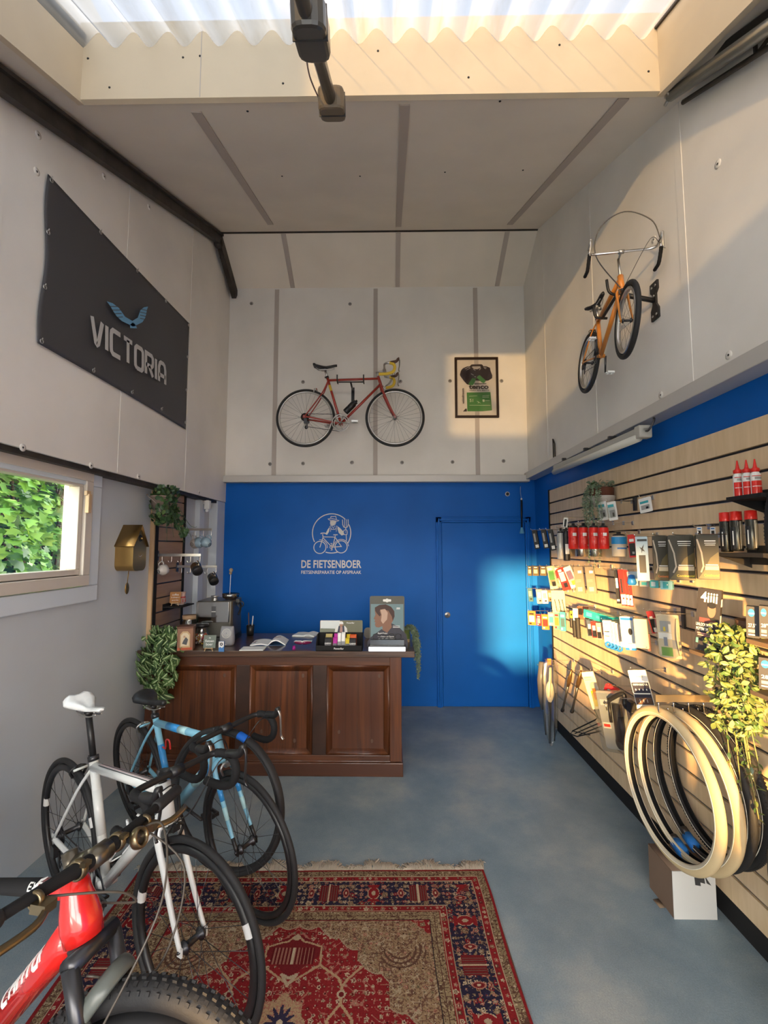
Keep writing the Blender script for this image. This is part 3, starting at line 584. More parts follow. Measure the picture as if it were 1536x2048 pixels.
# red racing bike on the back wall
K['rred'] = pm('faded_red_paint', (.33, .03, .018), .3, coat=.4); K['yel'] = C(.75, .52, .06, .6)
P = onY(611, 836, D-.33); Pf = onY(790, 836, D-.33); s_ = (Pf.x-P.x)/1.02; R_ = .338
b3, q3 = bike('racing_bike', 'vintage red racing bike with yellow bar tape hung on the back wall', T(P.x, P.y, P.z-R_*s_) @ Matrix.Scale(s_, 4), L=1.02, R=R_, stl=.56, sh=.70, steer=0, mats=[K['rred']], tt=.0135, dt=.0145, sd=.0145, tw=.024, rim='silver', rimd=.016,
    hl=.13, saddlem='black', post='silver', stemm='silver', tape='yel', hood='brown', bottle='black', spoke='dmetal', hubm='silver', brakem='silver', pedals='silver', quill=True, crank_a=-.05, nsp=32, cc=18, barm='silver', htr=.017, drop=.12)
m = MB(); A = q3['BB']+V3(-math.cos(1.283), 0, math.sin(1.283))*.40; m.tube([A, A+V3(-math.cos(1.283), 0, math.sin(1.283))*.07], .0150, 14); m.build('seat_tube_band', K['yel'], q3['fr'])
W3 = T(P.x, P.y, P.z-R_*s_) @ Matrix.Scale(s_, 4)
P = W3 @ ((q3['a']+q3['b'])/2); px = onY(706, 765, D-.04)
m = MB(); hk = thing('bike_wall_hook', 'black metal wall bracket holding up the red racing bike', 'wall bracket', T(px.x, D-.035, P.z-.05))
m.box((0, -.006, -.02), (.035, .010, .17)); m.build('wall_plate', K['black'], hk)
m = MB(); m.tube([(0, -.01, .02), (0, -.30, .02)], .010, 8)
m.tube([(-.14, -.30, .02), (.14, -.30, .02)], .007, 8)
for s in (-1, 1): m.tube(smoothpath([(s*.14, -.25, .02), (s*.14, -.30, .012), (s*.14, -.335, .03), (s*.14, -.34, .085)], 4), .007, 8)
m.build('support_arm', K['black'], hk)
# orange child's racing bike on the right wall
K['orange'] = pm('orange_enamel', (.62, .22, .03), .3, coat=.4)
PR_ = onX(1177, 726, 1.36); PF_ = onX(1255, 641, 1.29); hdg = math.atan2(PF_.y-PR_.y, PF_.x-PR_.x); s_ = .60; Lk = math.hypot(PF_.y-PR_.y, PF_.x-PR_.x)/s_; pit = math.atan2(PF_.z-PR_.z, math.hypot(PF_.y-PR_.y, PF_.x-PR_.x))
MK = T(PR_) @ Rz(hdg) @ Ry(-pit) @ Rx(-.05) @ Matrix.Scale(s_, 4) @ T(0, 0, -.338)
b4, q4 = bike('kids_racing_bike', 'small orange racing bike with chrome bars hung on the right wall', MK, L=Lk, stl=.47, sh=.68, steer=-.10, mats=[K['orange']], tt=.022, dt=.022, sd=.022, tw=.048, rim='silver', rimd=.03, hl=.17, saddlem='black', post='silver', stemm='silver', tape='mblack',
    hood='silver', lever='silver', quill=True, cc=30, barm='chrome', nsp=20, barw=.30, drop=.17, double=False, crank='dmetal', crank_a=1.2, pedals='white', sadk=1.35, one_brake=True, htr=.028, hubm='dmetal', barlift=.16)
m = MB(); pts = [q4['BC']+V3(.10, .30, .03), q4['BC']+V3(.12, .22, .2), q4['BC']+V3(.10, 0, .32), q4['BC']+V3(.05, -.2, .22), q4['BC']+V3(0, -.22, -.02), q4['CR']+V3(.06, -.03, .0)]
m.tube(smoothpath(pts, 8), .005, 6, M=q4['S']); m.build('loop_cable', K['dmetal'], b4)
m = MB(); WF = q4['S'] @ T(q4['FH']) @ Rx(PI/2)
PB = onX(1312, 602, XR); A = onX(1214, 600, 1.30)
hk = thing('bike_wall_mount', 'black steel wall mount carrying the small orange bike', 'wall bracket', T(XR, PB.y, PB.z))
pl = [(-.035, -.11), (.035, -.11), (.035, -.05), (.016, -.02), (.016, .04), (.035, .06), (.035, .11), (-.035, .11), (-.035, .06), (-.016, .04), (-.016, -.02), (-.035, -.05)]
m = MB(); Mm = RIGHT((XR, PB.y, PB.z)); m.prism(pl, 0, .012, Mm)
for (u, v) in ((-.018, .085), (.018, .085), (-.018, -.085), (.018, -.085), (0, .03)): m.lathe([(.001, .014), (.007, .014), (.008, .010)], 8, Mm @ T(u, v, 0), 1)
m.build('wall_plate', [K['black'], K['silver']], hk, world=True)
m = MB(); tgt = MK @ (q4['a'].lerp(q4['b'], .80)); arm_end = V3(tgt.x-.03, PB.y+.0, PB.z); m.tube([(XR, PB.y, PB.z), (tgt.x+.01, tgt.y, tgt.z-.035)], .014, 10); q = V3(tgt.x, tgt.y, tgt.z-.03)
m.tube(smoothpath([q+V3(.04, 0, .0), q+V3(0, 0, -.012), q+V3(-.04, 0, .01), q+V3(-.05, 0, .08)], 4), .008, 8); q = MK @ (q4['a'].lerp(q4['b'], .2))-V3(0, 0, .03); m.tube([(tgt.x+.01, tgt.y, tgt.z-.035), tuple(q)], .009, 8); m.tube(smoothpath([q+V3(.03, 0, 0), q+V3(-.04, 0, .01), q+V3(-.05, 0, .08)], 4), .008, 8)
m.build('support_arm', K['black'], hk, world=True)
# red mountain bike in the near left corner
K['mred'] = pm('race_red', (.62, .015, .012), .22, coat=.7)
def mtb():
    R, L = .37, 1.14; hdg = -.42; ha = math.radians(68); HT0 = V3(-.775, 1.155, .91)
    HD = V3(-math.cos(ha), 0, math.sin(ha)); base = V3(L-.05, 0, R); HTl = base+HD*.585
    M = T(HT0.x-HTl.x*math.cos(hdg), HT0.y-HTl.x*math.sin(hdg), 0) @ Rz(hdg)
    root = thing('mountain_bike', 'glossy red and black mountain bike with white lettering in the near left corner', 'bicycle', M)
    BB = V3(.44, 0, .31); HB = base+HD*.47; HT = HTl; sdn = V3(-math.cos(math.radians(73)), 0, math.sin(math.radians(73))); ST = BB+sdn*.46
    m = MB(); m.tube([HB-HD*.015, HB+HD*.02, HB+HD*.05, HT-HD*.03, HT], [.042, .045, .041, .033, .031], 20); A = HB+HD*.015; dtl = (BB-A)
    m.tube([A+(BB-A)*.02, A+(BB-A)*.2, BB], [.043, .035, .032], 18); a2 = HT-HD*.025; b2_ = ST-sdn*.02
    m.tube([a2, a2.lerp(b2_, .22)], [(.024, .026), (.020, .024)], 14, fl=(0, 0, 1)); m.tube([a2.lerp(b2_, .22), b2_], [(.0199, .0239), (.014, .018)], 14, mi=1, fl=(0, 0, 1))
    m.tube([BB, ST], .017, 12, mi=1)
    for s in (-1, 1): m.tube([BB+V3(-.02, s*.03, 0), V3(0, s*.07, R)], .010, 8, mi=1); m.tube([ST-sdn*.05+V3(0, s*.012, 0), V3(0, s*.07, R)], .008, 8, mi=1)
    m.tube([BB-V3(0, .04, 0), BB+V3(0, .04, 0)], .024, 12, mi=1); f = m.build('frame', [K['mred'], K['mblack']], root)
    # lettering down the right hand and upper side of the down tube: wraps round it
    d = (A-BB).normalized(); up = V3(-d.z, 0, d.x); up = up if up.z > 0 else -up; y = up.cross(d)
    th = math.radians(30); nn = up*math.cos(th)+V3(0, -1, 0)*math.sin(th); yy = nn.cross(d); c = A.lerp(BB, .33)
    Mw = Matrix(((d.x, yy.x, nn.x, c.x), (d.y, yy.y, nn.y, c.y), (d.z, yy.z, nn.z, c.z), (0, 0, 0, 1)))
    m = strokes('CANYON', .25, .058, .0100, Mw, gap=.45, z=.0012, wrap=.0345); m.build('lettering', K['pwhite'], f)
    d = (a2-b2_).normalized(); up = V3(-d.z, 0, d.x); up = up if up.z > 0 else -up; th = math.radians(55); nn = up*math.cos(th)+V3(0, -1, 0)*math.sin(th); yy = nn.cross(d); c = a2.lerp(b2_, .185)
    Mw = Matrix(((d.x, yy.x, nn.x, c.x), (d.y, yy.y, nn.y, c.y), (d.z, yy.z, nn.z, c.z), (0, 0, 0, 1)))
    m = strokes('EXCEED', .105, .016, .0032, Mw, gap=.4, z=.0012, wrap=.0228); m.ribbon([(-.038, -.026), (-.030, -.005), (-.018, .014), (-.010, .026)], .010, 0, .0012, Mw, wrap=.0228); m.build('lettering', K['pwhite'], f)
    S = T(base) @ Matrix.Rotation(.30, 4, HD) @ T(-base)
    FH = V3(L, 0, R); m = MB(); m.ell(HB-HD*.030, (.032, .040, .024), S); m.tube([HB-HD*.03+V3(.018, -.07, 0), HB-HD*.03+V3(.018, .07, 0)], [.020, .020], 12, M=S)
    for s in (-1, 1): m.tube([HB-HD*.03+V3(.02, s*.065, 0), HB-HD*.03+V3(.02, s*.065, 0)-HD*.20], .0175, 12, M=S)
    m.build('fork_stanchions', K['dmetal'], root)
    m = MB()
    for s in (-1, 1):
        t_ = HB-HD*.03+V3(.02, s*.065, 0)-HD*.11; m.tube([t_, t_-HD*.04, FH+V3(-.0, s*.065, .03), FH+V3(0, s*.065, -.02)], [.021, .024, .021, .018], 12, M=S)
    t_ = HB-HD*.13+V3(.02, 0, 0); q = smoothpath([t_+V3(0, -.062, 0), t_+V3(.03, -.045, .045), t_+V3(.04, 0, .062), t_+V3(.03, .045, .045), t_+V3(0, .062, 0)], 5); m.tube(q, [(.020, .009)]*len(q), 10, M=S, fl=(1, 0, 0)); m.build('fork_lowers', [pm('fork_grey', (.09, .10, .09), .35)], root)
    wheel(root, S @ T(FH) @ Rx(PI/2), R, .060, K['rubber'], K['mblack'], .026, 28, .11, 'dmetal', knob=92, hubm='dmetal')
    wheel(root, T(0, 0, R) @ Rx(PI/2), R, .060, K['rubber'], K['mblack'], .026, 28, .14, 'dmetal', knob=80, hubm='dmetal')
    m = txt('RECON', S @ T(FH) @ Rx(PI/2) @ Rz(2.0) @ T(0, R-.043, -.031) @ Rx(PI) @ Rz(PI), h=.012, bold=.01); m.build('tyre_lettering', K['pwhite'], root)
    TP = HT+HD*.03; fwd = V3(math.sin(ha), 0, math.cos(ha)); BC = TP+fwd*.075
    m = MB(); m.tube([HT, TP+HD*.03], .018, 16, M=S); m.tube([TP, BC], [(.021, .018)]*2, 12, M=S); m.tube([BC-V3(0, .027, 0), BC+V3(0, .027, 0)], .024, 16, M=S); m.build('stem', pm('stem_bronze', (.14, .12, .09), .3, .8), root)
    m = MB(); h = .36; m.tube([BC+V3(-.025, -h, .008), BC+V3(-.012, -.2, .006), BC+V3(0, -.05, 0), BC+V3(0, .05, 0), BC+V3(-.012, .2, .006), BC+V3(-.025, h, .008)], [.0115, .0115, .0165, .0165, .0115, .0115], 14, M=S); hb = m.build('handlebar', K['mblack'], root)
    for s in (-1, 1):
        m = MB(); P = [BC+V3(-.025, s*h, .008).lerp(V3(-.014, s*.235, .006), t) for t in (0, .05, .5, .95, 1)]; m.tube(P, [.014, .0175, .0165, .0175, .014], 14, M=S); m.build('grip', K['rubber'], hb)
        m = MB(); q = BC+V3(0, s*.17, 0); m.torus(.015, .004, 20, 8, S @ T(q) @ Rx(PI/2), rz=.007); m.box(q+V3(.02, 0, -.008), (.035, .03, .018), S)
        m.tube(smoothpath([q+V3(.03, 0, -.01), q+V3(.05, s*.05, -.012), q+V3(.045, s*.13, -.010)], 4), [(.004, .008)]*9, 8, M=S); m.build('brake_lever', [pm('lever_bronze', (.22, .17, .10), .3, .9)], hb)
    for s in (-1, 1):
        m = MB(); m.torus(.019, .0045, 24, 8, S @ T(BC+V3(0, s*.062, 0)) @ Rx(PI/2), rz=.010); m.box(BC+V3(.018, s*.062, .015), (.014, .02, .010), S); m.build('bar_clamp', MATS['lever_bronze'], hb)
    m = MB(); m.torus(.022, .005, 24, 8, S @ T(BC+V3(.035, .10, -.005)) @ Ry(1.2), rz=.012); m.lathe([(.001, .004), (.019, .002), (.020, -.01)], 18, S @ T(BC+V3(.035, .10, -.005)) @ Ry(1.2), 1); m.build('bell', [MATS['lever_bronze'], K['dmetal']], hb)
    for pts in ([(-.0, .14, -.01), (.10, .10, .03), (.18, 0, -.08), (.12, -.08, -.28), (.05, -.07, -.40)], [(.0, -.14, -.01), (.10, -.05, -.04), (.10, .02, -.10), (-.02, .06, -.14)], [(.0, .16, -.01), (.14, .16, -.10), (.15, .06, -.26), (.04, -.04, -.22)]):
        m = MB(); m.tube(smoothpath([BC+V3(*p) for p in pts], 7), .0027, 6, M=S); m.build('brake_hose', pm('hose_grey', (.07, .058, .045), .4), root)
    m = MB(); SP = BB+sdn*.72; m.tube([ST-sdn*.05, SP-sdn*.035], .0154, 12); m.build('seatpost', K['mblack'], root); saddle(root, T(SP), K['black'])
    m = MB(); CW = T(BB+V3(0, -.05, 0)) @ Rx(PI/2); m.lathe([(.06, -.001), (.075, -.001), (.075, .001), (.06, .001), (.06, -.001)], 30, CW)
    for a, z in ((.2, .01), (.2+PI, -.12)): m.tube([(0, 0, z*.8), (.17*math.cos(a), .17*math.sin(a), z)], .010, 8, M=CW)
    m.build('crankset', K['dmetal'], root)
mtb()
# loose black tyre with a blue band hung over the two road bikes' handlebars
MT = T(-.81, 2.286, .488) @ Rz(-.37) @ Rx(PI/2)
t = thing('bicycle_tyre', 'loose black road tyre with a blue paper band hung over the handlebars', 'tyre', MT)
m = MB(); m.torus(.327, .0145, 96, 14, rz=.021); m.torus(.314, .010, 96, 10, rz=.017); m.build('tyre_casing', K['rubber'], t)
m = MB(); m.torus(.325, .0175, 6, 12, rz=.0235, a0=1.16, a1=1.33); m.build('paper_band', C(.015, .13, .55, .5), t)
# ---------------------------------------------------------------- persian rug with woven pattern
def rug():
    Wd, Ln = 1.83, 2.75; us = np.arange(-Wd/2, Wd/2+1e-6, .0038); vs_ = np.concatenate([np.arange(0, 1.0, .0032), np.arange(1.0, Ln, .010), [Ln]])
    nu, nv = len(us), len(vs_); uc = (us[1:]+us[:-1])/2; vc = (vs_[1:]+vs_[:-1])/2; U, Vv = np.meshgrid(uc, vc)
    hs = lambda a, b, k=0: (np.abs(np.sin(a*127.1+b*311.7+k*74.7)*43758.5453)) % 1
    cream = np.array([.42, .33, .22]); tan = np.array([.21, .14, .08]); redc = np.array([.19, .014, .016]); dred = np.array([.13, .012, .014]); navy = np.array([.018, .015, .032]); pink = np.array([.33, .14, .10]); brn = np.array([.09, .045, .03]); olive = np.array([.20, .15, .085]); blk = np.array([.02, .014, .016])
    Cc = np.zeros(U.shape+(3,)); e = np.minimum(np.minimum(Vv, Ln-Vv), Wd/2-np.abs(U)); horiz = (Wd/2-np.abs(U)) > np.minimum(Vv, Ln-Vv)
    al = np.where(horiz, U, np.where(Vv < Ln/2, Vv, Ln-Vv))
    def put(mask, c): Cc[mask] = c
    def motif(mask, a, b, cell, cols, rr=.34, k=0, ring=True):
        ia, ib = np.floor(a/cell), np.floor(b/cell); fa, fb = a/cell-ia-.5, b/cell-ib-.5; h = hs(ia, ib, k); h2 = hs(ia, ib, k+3); h3 = hs(ia, ib, k+9)
        fa = fa-(h3-.5)*.3; fb = fb-(h2-.5)*.3; ang = np.arctan2(fb, fa); r = np.hypot(fa, fb); R = rr*(.55+.5*h2)*(1+.22*np.cos(5*ang+6*h))
        col = np.array(cols)[(h*len(cols)*.999).astype(int)]; mk = mask & (r < R) & (h3 > .12); Cc[mk] = col[mk]
        if ring: m2 = mask & (r < R*.55) & (h3 > .12); Cc[m2] = np.array(cols)[((h2*len(cols)*.999)).astype(int)][m2]*.5; m3 = mask & (r < R*.25); Cc[m3] = cream
    def scroll(mask, a, b, s, w, c, k=0):
        f = np.sin(a*s+2.2*np.sin(b*s*.63+k))+np.sin(b*s*.9+1.7*np.sin(a*s*.71+k*2)); put(mask & (np.abs(f) < w), c)
    field = e > .325
    put(e >= 0, redc); b = (e > .014) & (e < .050); put(b, olive); scroll(b, al, e, 190, .45, brn); motif(b, al, e-.014, .018, [cream, tan, brn], .3)
    b = (e > .052) & (e < .082); put(b, redc); motif(b, al, e-.052, .030, [cream, pink, dred, tan], .40); put((np.abs(e-.051) < .0022) | (np.abs(e-.083) < .0022), cream*.8)
    b = (e > .086) & (e < .238); put(b, navy); scroll(b, al, e, 95, .13, tan); motif(b, al, e, .0255, [cream, pink, tan, redc, navy*2], .36, 1); motif(b, al+.011, e+.013, .052, [pink, redc, cream, tan], .25, 5)
    # large border motifs: fringed palmettes and vases
    q = (al+ .11) % .44-.22; p2 = (al+.33) % .44-.22; bb = e-.162
    put(b & (np.abs(q) < .045) & (np.abs(bb) < .05), dred); put(b & (np.abs(q) < .042) & (np.abs(bb) < .045) & (np.sin(q*560) > .35), brn+.02); put(b & (np.abs(q) < .004) & (np.abs(bb) < .06), cream)
    vz = np.hypot(p2/.75, bb); put(b & (vz < .040), cream); put(b & (vz < .036), redc); put(b & (vz < .014), cream*.8); put(b & (np.abs(p2) < .03-(.05-np.abs(bb))*.5) & (np.abs(bb) < .052) & (np.abs(bb) > .035), redc)
    for o in (.085, -.085): w_ = np.hypot((q-o)/.5, bb); put(b & (w_ < .030), pink); put(b & (w_ < .022), dred); put(b & (w_ < .009), cream)
    b = (e > .242) & (e < .270); put(b, redc); motif(b, al, e-.242, .028, [cream, pink, dred, tan], .42, 2); put((np.abs(e-.240) < .002) | (np.abs(e-.271) < .002), cream*.7)
    b = (e > .274) & (e < .322); put(b, olive*1.15); scroll(b, al, e, 220, .35, brn); motif(b, al, e-.274, .016, [cream, brn, tan], .3, 3); put(np.abs(e-.300) < .0012, brn); put(np.abs(e-.3225) < .002, blk)
    u = np.abs(U); v = np.minimum(Vv, Ln-Vv)
    put(field, tan*1.15); scroll(field, u, v, 240, .42, brn*1.3); scroll(field, u, v, 130, .14, cream*.8, 2); motif(field, u, v, .024, [cream*.8, brn, pink, olive], .30, 4)
    f = .355+np.clip(u-.08, 0, 9)*.62+.020*np.abs(np.sin(u*34))+np.where(u > .27, .05, 0)+np.where(u > .40, .10, 0)+np.where(u > .5, (u-.5)*2, 0)
    red = field & (v > f); put(field & (v > f-.006) & ~red, cream*.7); put(red, redc); scroll(red, u, v, 85, .10, pink*.9, 1); motif(red, u, v, .027, [cream, pink, tan, dred, redc], .30, 7); motif(red, u+.01, v+.02, .050, [cream*.9, pink, redc], .20, 8)
    def seg(P, w, c, mask):
        for (x0, y0), (x1, y1) in zip(P[:-1], P[1:]):
            dx, dy = x1-x0, y1-y0; t = np.clip(((u-x0)*dx+(v-y0)*dy)/(dx*dx+dy*dy+1e-12), 0, 1); d = np.hypot(u-x0-t*dx, v-y0-t*dy); put(mask & (d < w), c)
    cart = red & (u < .115) & (v < .60-u*.9) & (v > .395+u*.55); put(cart, dred); seg([(0, .40), (.035, .435), (.06, .44), (.115, .46), (.118, .545), (0, .625)], .0042, tan*1.7, red)
    pk = red & (u < .09) & (v > .465) & (v < .54); put(pk, dred*.7); put(pk & (np.sin(u*420) > .3), pink*.8); put(pk & (u < .006), cream); put(red & (np.hypot(u/1.2, v-.415) < .014), cream*.9)
    seg([(0, .60), (.03, .585), (0, .63)], .006, cream*.9, red)
    seg([(.12, .545), (.20, .60), (.215, .635), (.24, .60), (.30, .545), (.42, .545)], .0050, tan*1.7, red); seg([(.215, .635), (.215, .70), (.17, .76), (.16, .84), (.12, .90), (.12, 1.3)], .0050, tan*1.7, red); seg([(.215, .70), (.26, .76), (.27, .84), (.31, .9), (.31, 1.3)], .0050, tan*1.7, red)
    r_ = np.hypot(u-.215, v-.665); put(red & (r_ < .017), cream*.9); put(red & (r_ < .010), dred)
    r_ = np.hypot(u, (v-.77)*.85); an = np.arctan2(v-.77, u); lob = .085*(1+.10*np.cos(8*an)); put(field & (r_ < lob), tan*1.6); scroll(field & (r_ < lob), u, v, 260, .35, pink*.9, 3); put(field & (r_ < .042*(1+.35*np.cos(12*an))), navy*1.5); put(field & (r_ < .012), cream)
    r_ = np.hypot(u, v-1.375); put(field & (r_ < .20), navy); motif(field & (r_ < .20), u, v, .03, [cream, pink, redc], .35, 11)
    dk = field & ~red & (np.hypot(u-.47, v-.52) < .10) & (v < .62); an = np.arctan2(v-.56, u-.47); put(dk & (np.sin(np.hypot(u-.45, v-.47)*300) > .2) & (np.abs(np.hypot(u-.45, v-.42)-.11) < .03), brn)
    cor = field & ((Wd/2-.325-u)+(v-.325) < .085); put(cor, redc); motif(cor, u, v, .03, [cream, pink, tan], .4, 12)
    Cc *= (.86+.28*hs(np.floor(U/.0038), np.floor(Vv/.0032)))[..., None]
    X_, Y_ = np.meshgrid(us, vs_); wob = .004*np.sin(Y_*9)*(np.abs(X_)/.9); Zr = .009+.0010*np.sin(X_*7+Y_*5)
    V = np.stack([X_+wob, -Y_, Zr], -1).reshape(-1, 3); idx = np.arange(nu*nv).reshape(nv, nu)
    Fq = np.stack([idx[:-1, :-1], idx[1:, :-1], idx[1:, 1:], idx[:-1, 1:]], -1).reshape(-1, 4)
    me = bpy.data.meshes.new('pile'); me.vertices.add(len(V)); me.vertices.foreach_set('co', V.ravel()); me.loops.add(Fq.size); me.loops.foreach_set('vertex_index', Fq.ravel().astype(np.int32))
    me.polygons.add(len(Fq)); me.polygons.foreach_set('loop_start', np.arange(0, Fq.size, 4, dtype=np.int32)); me.polygons.foreach_set('loop_total', np.full(len(Fq), 4, dtype=np.int32)); me.update(calc_edges=True)
    ca = me.color_attributes.new('weave', 'FLOAT_COLOR', 'CORNER'); cc = np.concatenate([Cc.reshape(-1, 3), np.ones((len(Fq), 1))], 1); ca.data.foreach_set('color', np.repeat(cc, 4, 0).ravel().astype(np.float32))
    mt = pm('rug_weave', (.3, .02, .02), .95, bump=.5, bscale=500, spec=.1); n, l = nodes(mt); a = n.new('ShaderNodeVertexColor'); a.layer_name = 'weave'; l.new(a.outputs[0], n['Principled BSDF'].inputs[0]); me.materials.append(mt)
    ang = math.radians(1.3); c = V3(.494, 2.540, 0); M = T(c) @ Rz(ang) @ T(-Wd/2, 0, 0)
    root = thing('persian_rug', 'red and navy patterned persian rug with cream fringe on the grey floor', 'rug', M)
    o = bpy.data.objects.new('pile', me); COL.objects.link(o); o.parent = root
    m = MB(); m.bx(-Wd/2, Wd/2, -Ln, 0, .0005, .0045); m.build('backing', K['brown'], root)
    m = MB(); r = random.Random(5)
    for i in range(760):
        x = -Wd/2+Wd*i/759; 
        for k in range(2):
            L_ = .045+.022*math.sin(x*23)+.014*math.sin(x*61+1)+r.uniform(-.012, .012); dx = r.uniform(-.03, .03); z = r.uniform(.004, .016)
            m.tube([(x, -.004, .009), (x+dx*.4, L_*.5, z), (x+dx, L_, .004), (x+dx+r.uniform(-.012, .012), L_+r.uniform(-.012, .006), .003)], .0021, 4, caps=False)
    m.build('fringe', pm('fringe_cotton', (.52, .46, .37), .95), root)['kind'] = 'stuff'
rug()
# ---------------------------------------------------------------- counter
CY0, CX1, CXL, CT = 3.526, .083, -1.90, .925
root = thing('shop_counter', 'long dark stained wooden shop counter with three framed panels', 'counter', T((CXL+CX1)/2, CY0+.33, 0))
m = MB(); m.bx(CXL, CX1-.02, CY0+.03, CY0+.60, .09, .86); m.build('carcass', K['counter'], root, world=True)
def px2x(px): return onY(px, 1420, CY0).x
sx0 = [px2x(p) for p in (330, 471, 498, 625, 653, 779)]
m = MB(); zt, zb = onY(700, 1331, CY0).z, onY(700, 1510, CY0).z
m.bx(CXL, CX1-.035, CY0-.005, CY0+.03, zt, .875); m.bx(CXL, CX1-.035, CY0-.005, CY0+.03, .10, zb); m.build('rails', K['counterh'], root, world=True, bevel=.003)
m = MB()
for a, b in ((sx0[1], sx0[2]), (sx0[3], sx0[4])): m = MB(); m.bx(a, b, CY0-.002, CY0+.03, zb, zt); m.build('stile', pm('stile_dark', (.040, .017, .010), .4, var=.3, vscale=9), root, world=True, bevel=.003)
m = MB(); m.bx(sx0[5]+.002, CX1, CY0-.012, CY0+.60, .095, .878); m.build('end_post', K['counter'], root, world=True, bevel=.004)
for a, b in ((CXL+.12, sx0[1]), (sx0[2], sx0[3]), (sx0[4], sx0[5])):
    m = MB(); w = .045
    pr = [(0, .0), (w, .0), (w, .010), (w*.75, .012), (w*.4, .026), (0, .028)]
    for (x0, z0, x1, z1) in ((a, zt, b, zt), (b, zt, b, zb), (b, zb, a, zb), (a, zb, a, zt)):
        dx, dz_ = x1-x0, z1-z0; L_ = math.hypot(dx, dz_); d = V3(dx/L_, 0, dz_/L_); inn = V3(d.z, 0, -d.x)
        A = [V3(x0, CY0+.012, z0)+d*p[0]+inn*p[0]-V3(0, p[1]*.6, 0) for p in pr]; B = [V3(x1, CY0+.012, z1)-d*p[0]+inn*p[0]-V3(0, p[1]*.6, 0) for p in pr]; m.loft([A, B])
    m.f and m.build('panel_moulding', K['counter'], root, world=True)
    m = MB(); m.bx(a+.03, b-.03, CY0+.012, CY0+.03, zb+.03, zt-.03); nb = 4
    for i in range(nb): xx = a+.045+(b-a-.09)*i/nb; m.bx(xx+.001, xx+(b-a-.09)/nb-.001, CY0+.008, CY0+.02, zb+.045, zt-.045)
    pn = m.build('panel', K['counter'], root, world=True)
    m = MB()
    for (u, v) in ((.84, .88), (.2, .25), (.72, .15)): c = (a+(b-a)*u, CY0+.0078, zb+(zt-zb)*v); m.ell(c, (.012, .001, .016))
    m.build('wood_knots', K['brown'], pn, world=True)
m = MB(); m.bx(CXL, CX1+.010, CY0-.018, CY0+.62, 0, .098); m.bx(CXL, CX1+.004, CY0-.012, CY0+.61, .098, .112); m.build('plinth', K['counterh'], root, world=True, bevel=.004)
m = MB(); m.bx(XLL+.005, .183, CY0-.032, 4.20, .878, CT); m.build('counter_top', K['ctop'], root, world=True, bevel=.004)
# ---------------------------------------------------------------- wall logo
P0 = onY(663, 1087, D-.003); lg = thing('wall_logo', 'white shop logo of a farmer with bicycle and lettering on the blue wall', 'wall sign', BACK((P0.x, D-.003, P0.z)))
sc = 1/180.0   # logo drawn in units of photo pixels, y up
Lm = Matrix.Scale(1, 4)
def lp(pts): return [((x-527)/5.12*sc, (560-y)/5.12*sc) for x, y in pts]
def arc(cx, cy, r, a0, a1, n=40): return [(cx+r*math.cos(math.radians(a0+(a1-a0)*i/n)), cy-r*math.sin(math.radians(a0+(a1-a0)*i/n))) for i in range(n+1)]
m = MB(); rb = lambda P, w=9, cl=False: m.ribbon(lp(P), w/5.12*sc, 0, .002, None, 0, closed=cl)
rb(arc(527, 452, 197, 45, 208)); rb(arc(527, 452, 197, -32, 26)); rb(arc(527, 452, 205, -107, -72))
rb(arc(408, 600, 62, 0, 360)[:-1], 8, True); rb(arc(626, 594, 62, 0, 360)[:-1], 8, True); rb(arc(408, 600, 78, -5, 95), 6); rb(arc(626, 594, 76, 5, 175), 6)
for P, w in (([(408, 600), (440, 495), (435, 465)], 8), ([(415, 462), (420, 455), (450, 453), (470, 458)], 10), ([(545, 472), (590, 470)], 9), ([(440, 492), (560, 495)], 8), ([(443, 505), (525, 590)], 8), ([(566, 480), (540, 595)], 8), ([(566, 500), (628, 590), (530, 598)], 8), ([(516, 560), (532, 560), (527, 595), (535, 625), (520, 628)], 7)): rb(P, w)
rb(arc(525, 596, 15, 0, 360, 14)[:-1], 6, True)
rb([(490, 308), (520, 300), (560, 310), (600, 325), (585, 332), (540, 322), (500, 318)], 6, True); rb([(513, 305), (520, 282), (545, 283), (568, 280), (576, 312)], 6)
rb([(515, 325), (513, 355), (518, 372), (535, 378), (562, 365), (570, 345), (572, 328)], 5); rb([(527, 335), (522, 352), (530, 353)], 3); rb([(532, 380), (530, 390), (545, 400), (560, 378)], 4)
m.prism([(x, y) for x, y in lp([(517, 328), (516, 356), (522, 370), (537, 374), (556, 364), (567, 345), (568, 332), (540, 326)])], 0, .001)
m.prism(lp([(505, 392), (487, 415), (463, 462), (480, 472), (500, 440), (508, 400)])[::-1], 0, .0012); m.prism(lp([(588, 385), (612, 400), (650, 440), (655, 470), (630, 478), (600, 450), (588, 410)])[::-1], 0, .0012)
rb([(503, 388), (525, 376)], 4); rb([(570, 380), (590, 385)], 4); rb([(516, 440), (518, 400), (512, 388)], 4); rb([(575, 440), (578, 400), (572, 385)], 4)
rb([(545, 402), (545, 418)], 4); rb([(525, 402), (525, 415), (565, 415), (565, 400)], 5)
rb([(638, 315), (640, 365), (652, 392), (672, 398), (690, 390), (698, 360), (696, 312)], 7); rb([(660, 312), (660, 390)], 6); rb([(678, 312), (678, 390)], 6); rb([(671, 398), (675, 425)], 8); rb([(677, 470), (680, 530)], 7)
rb([(650, 430), (660, 420), (685, 425), (690, 445), (685, 468), (660, 470), (648, 455)], 6, True); rb([(665, 437), (680, 437)], 3); rb([(665, 450), (680, 450)], 3)
m.build('farmer_emblem', K['pwhite'], lg)
hx = lambda a, b: onY(b, 1135, D).x-onY(a, 1135, D).x
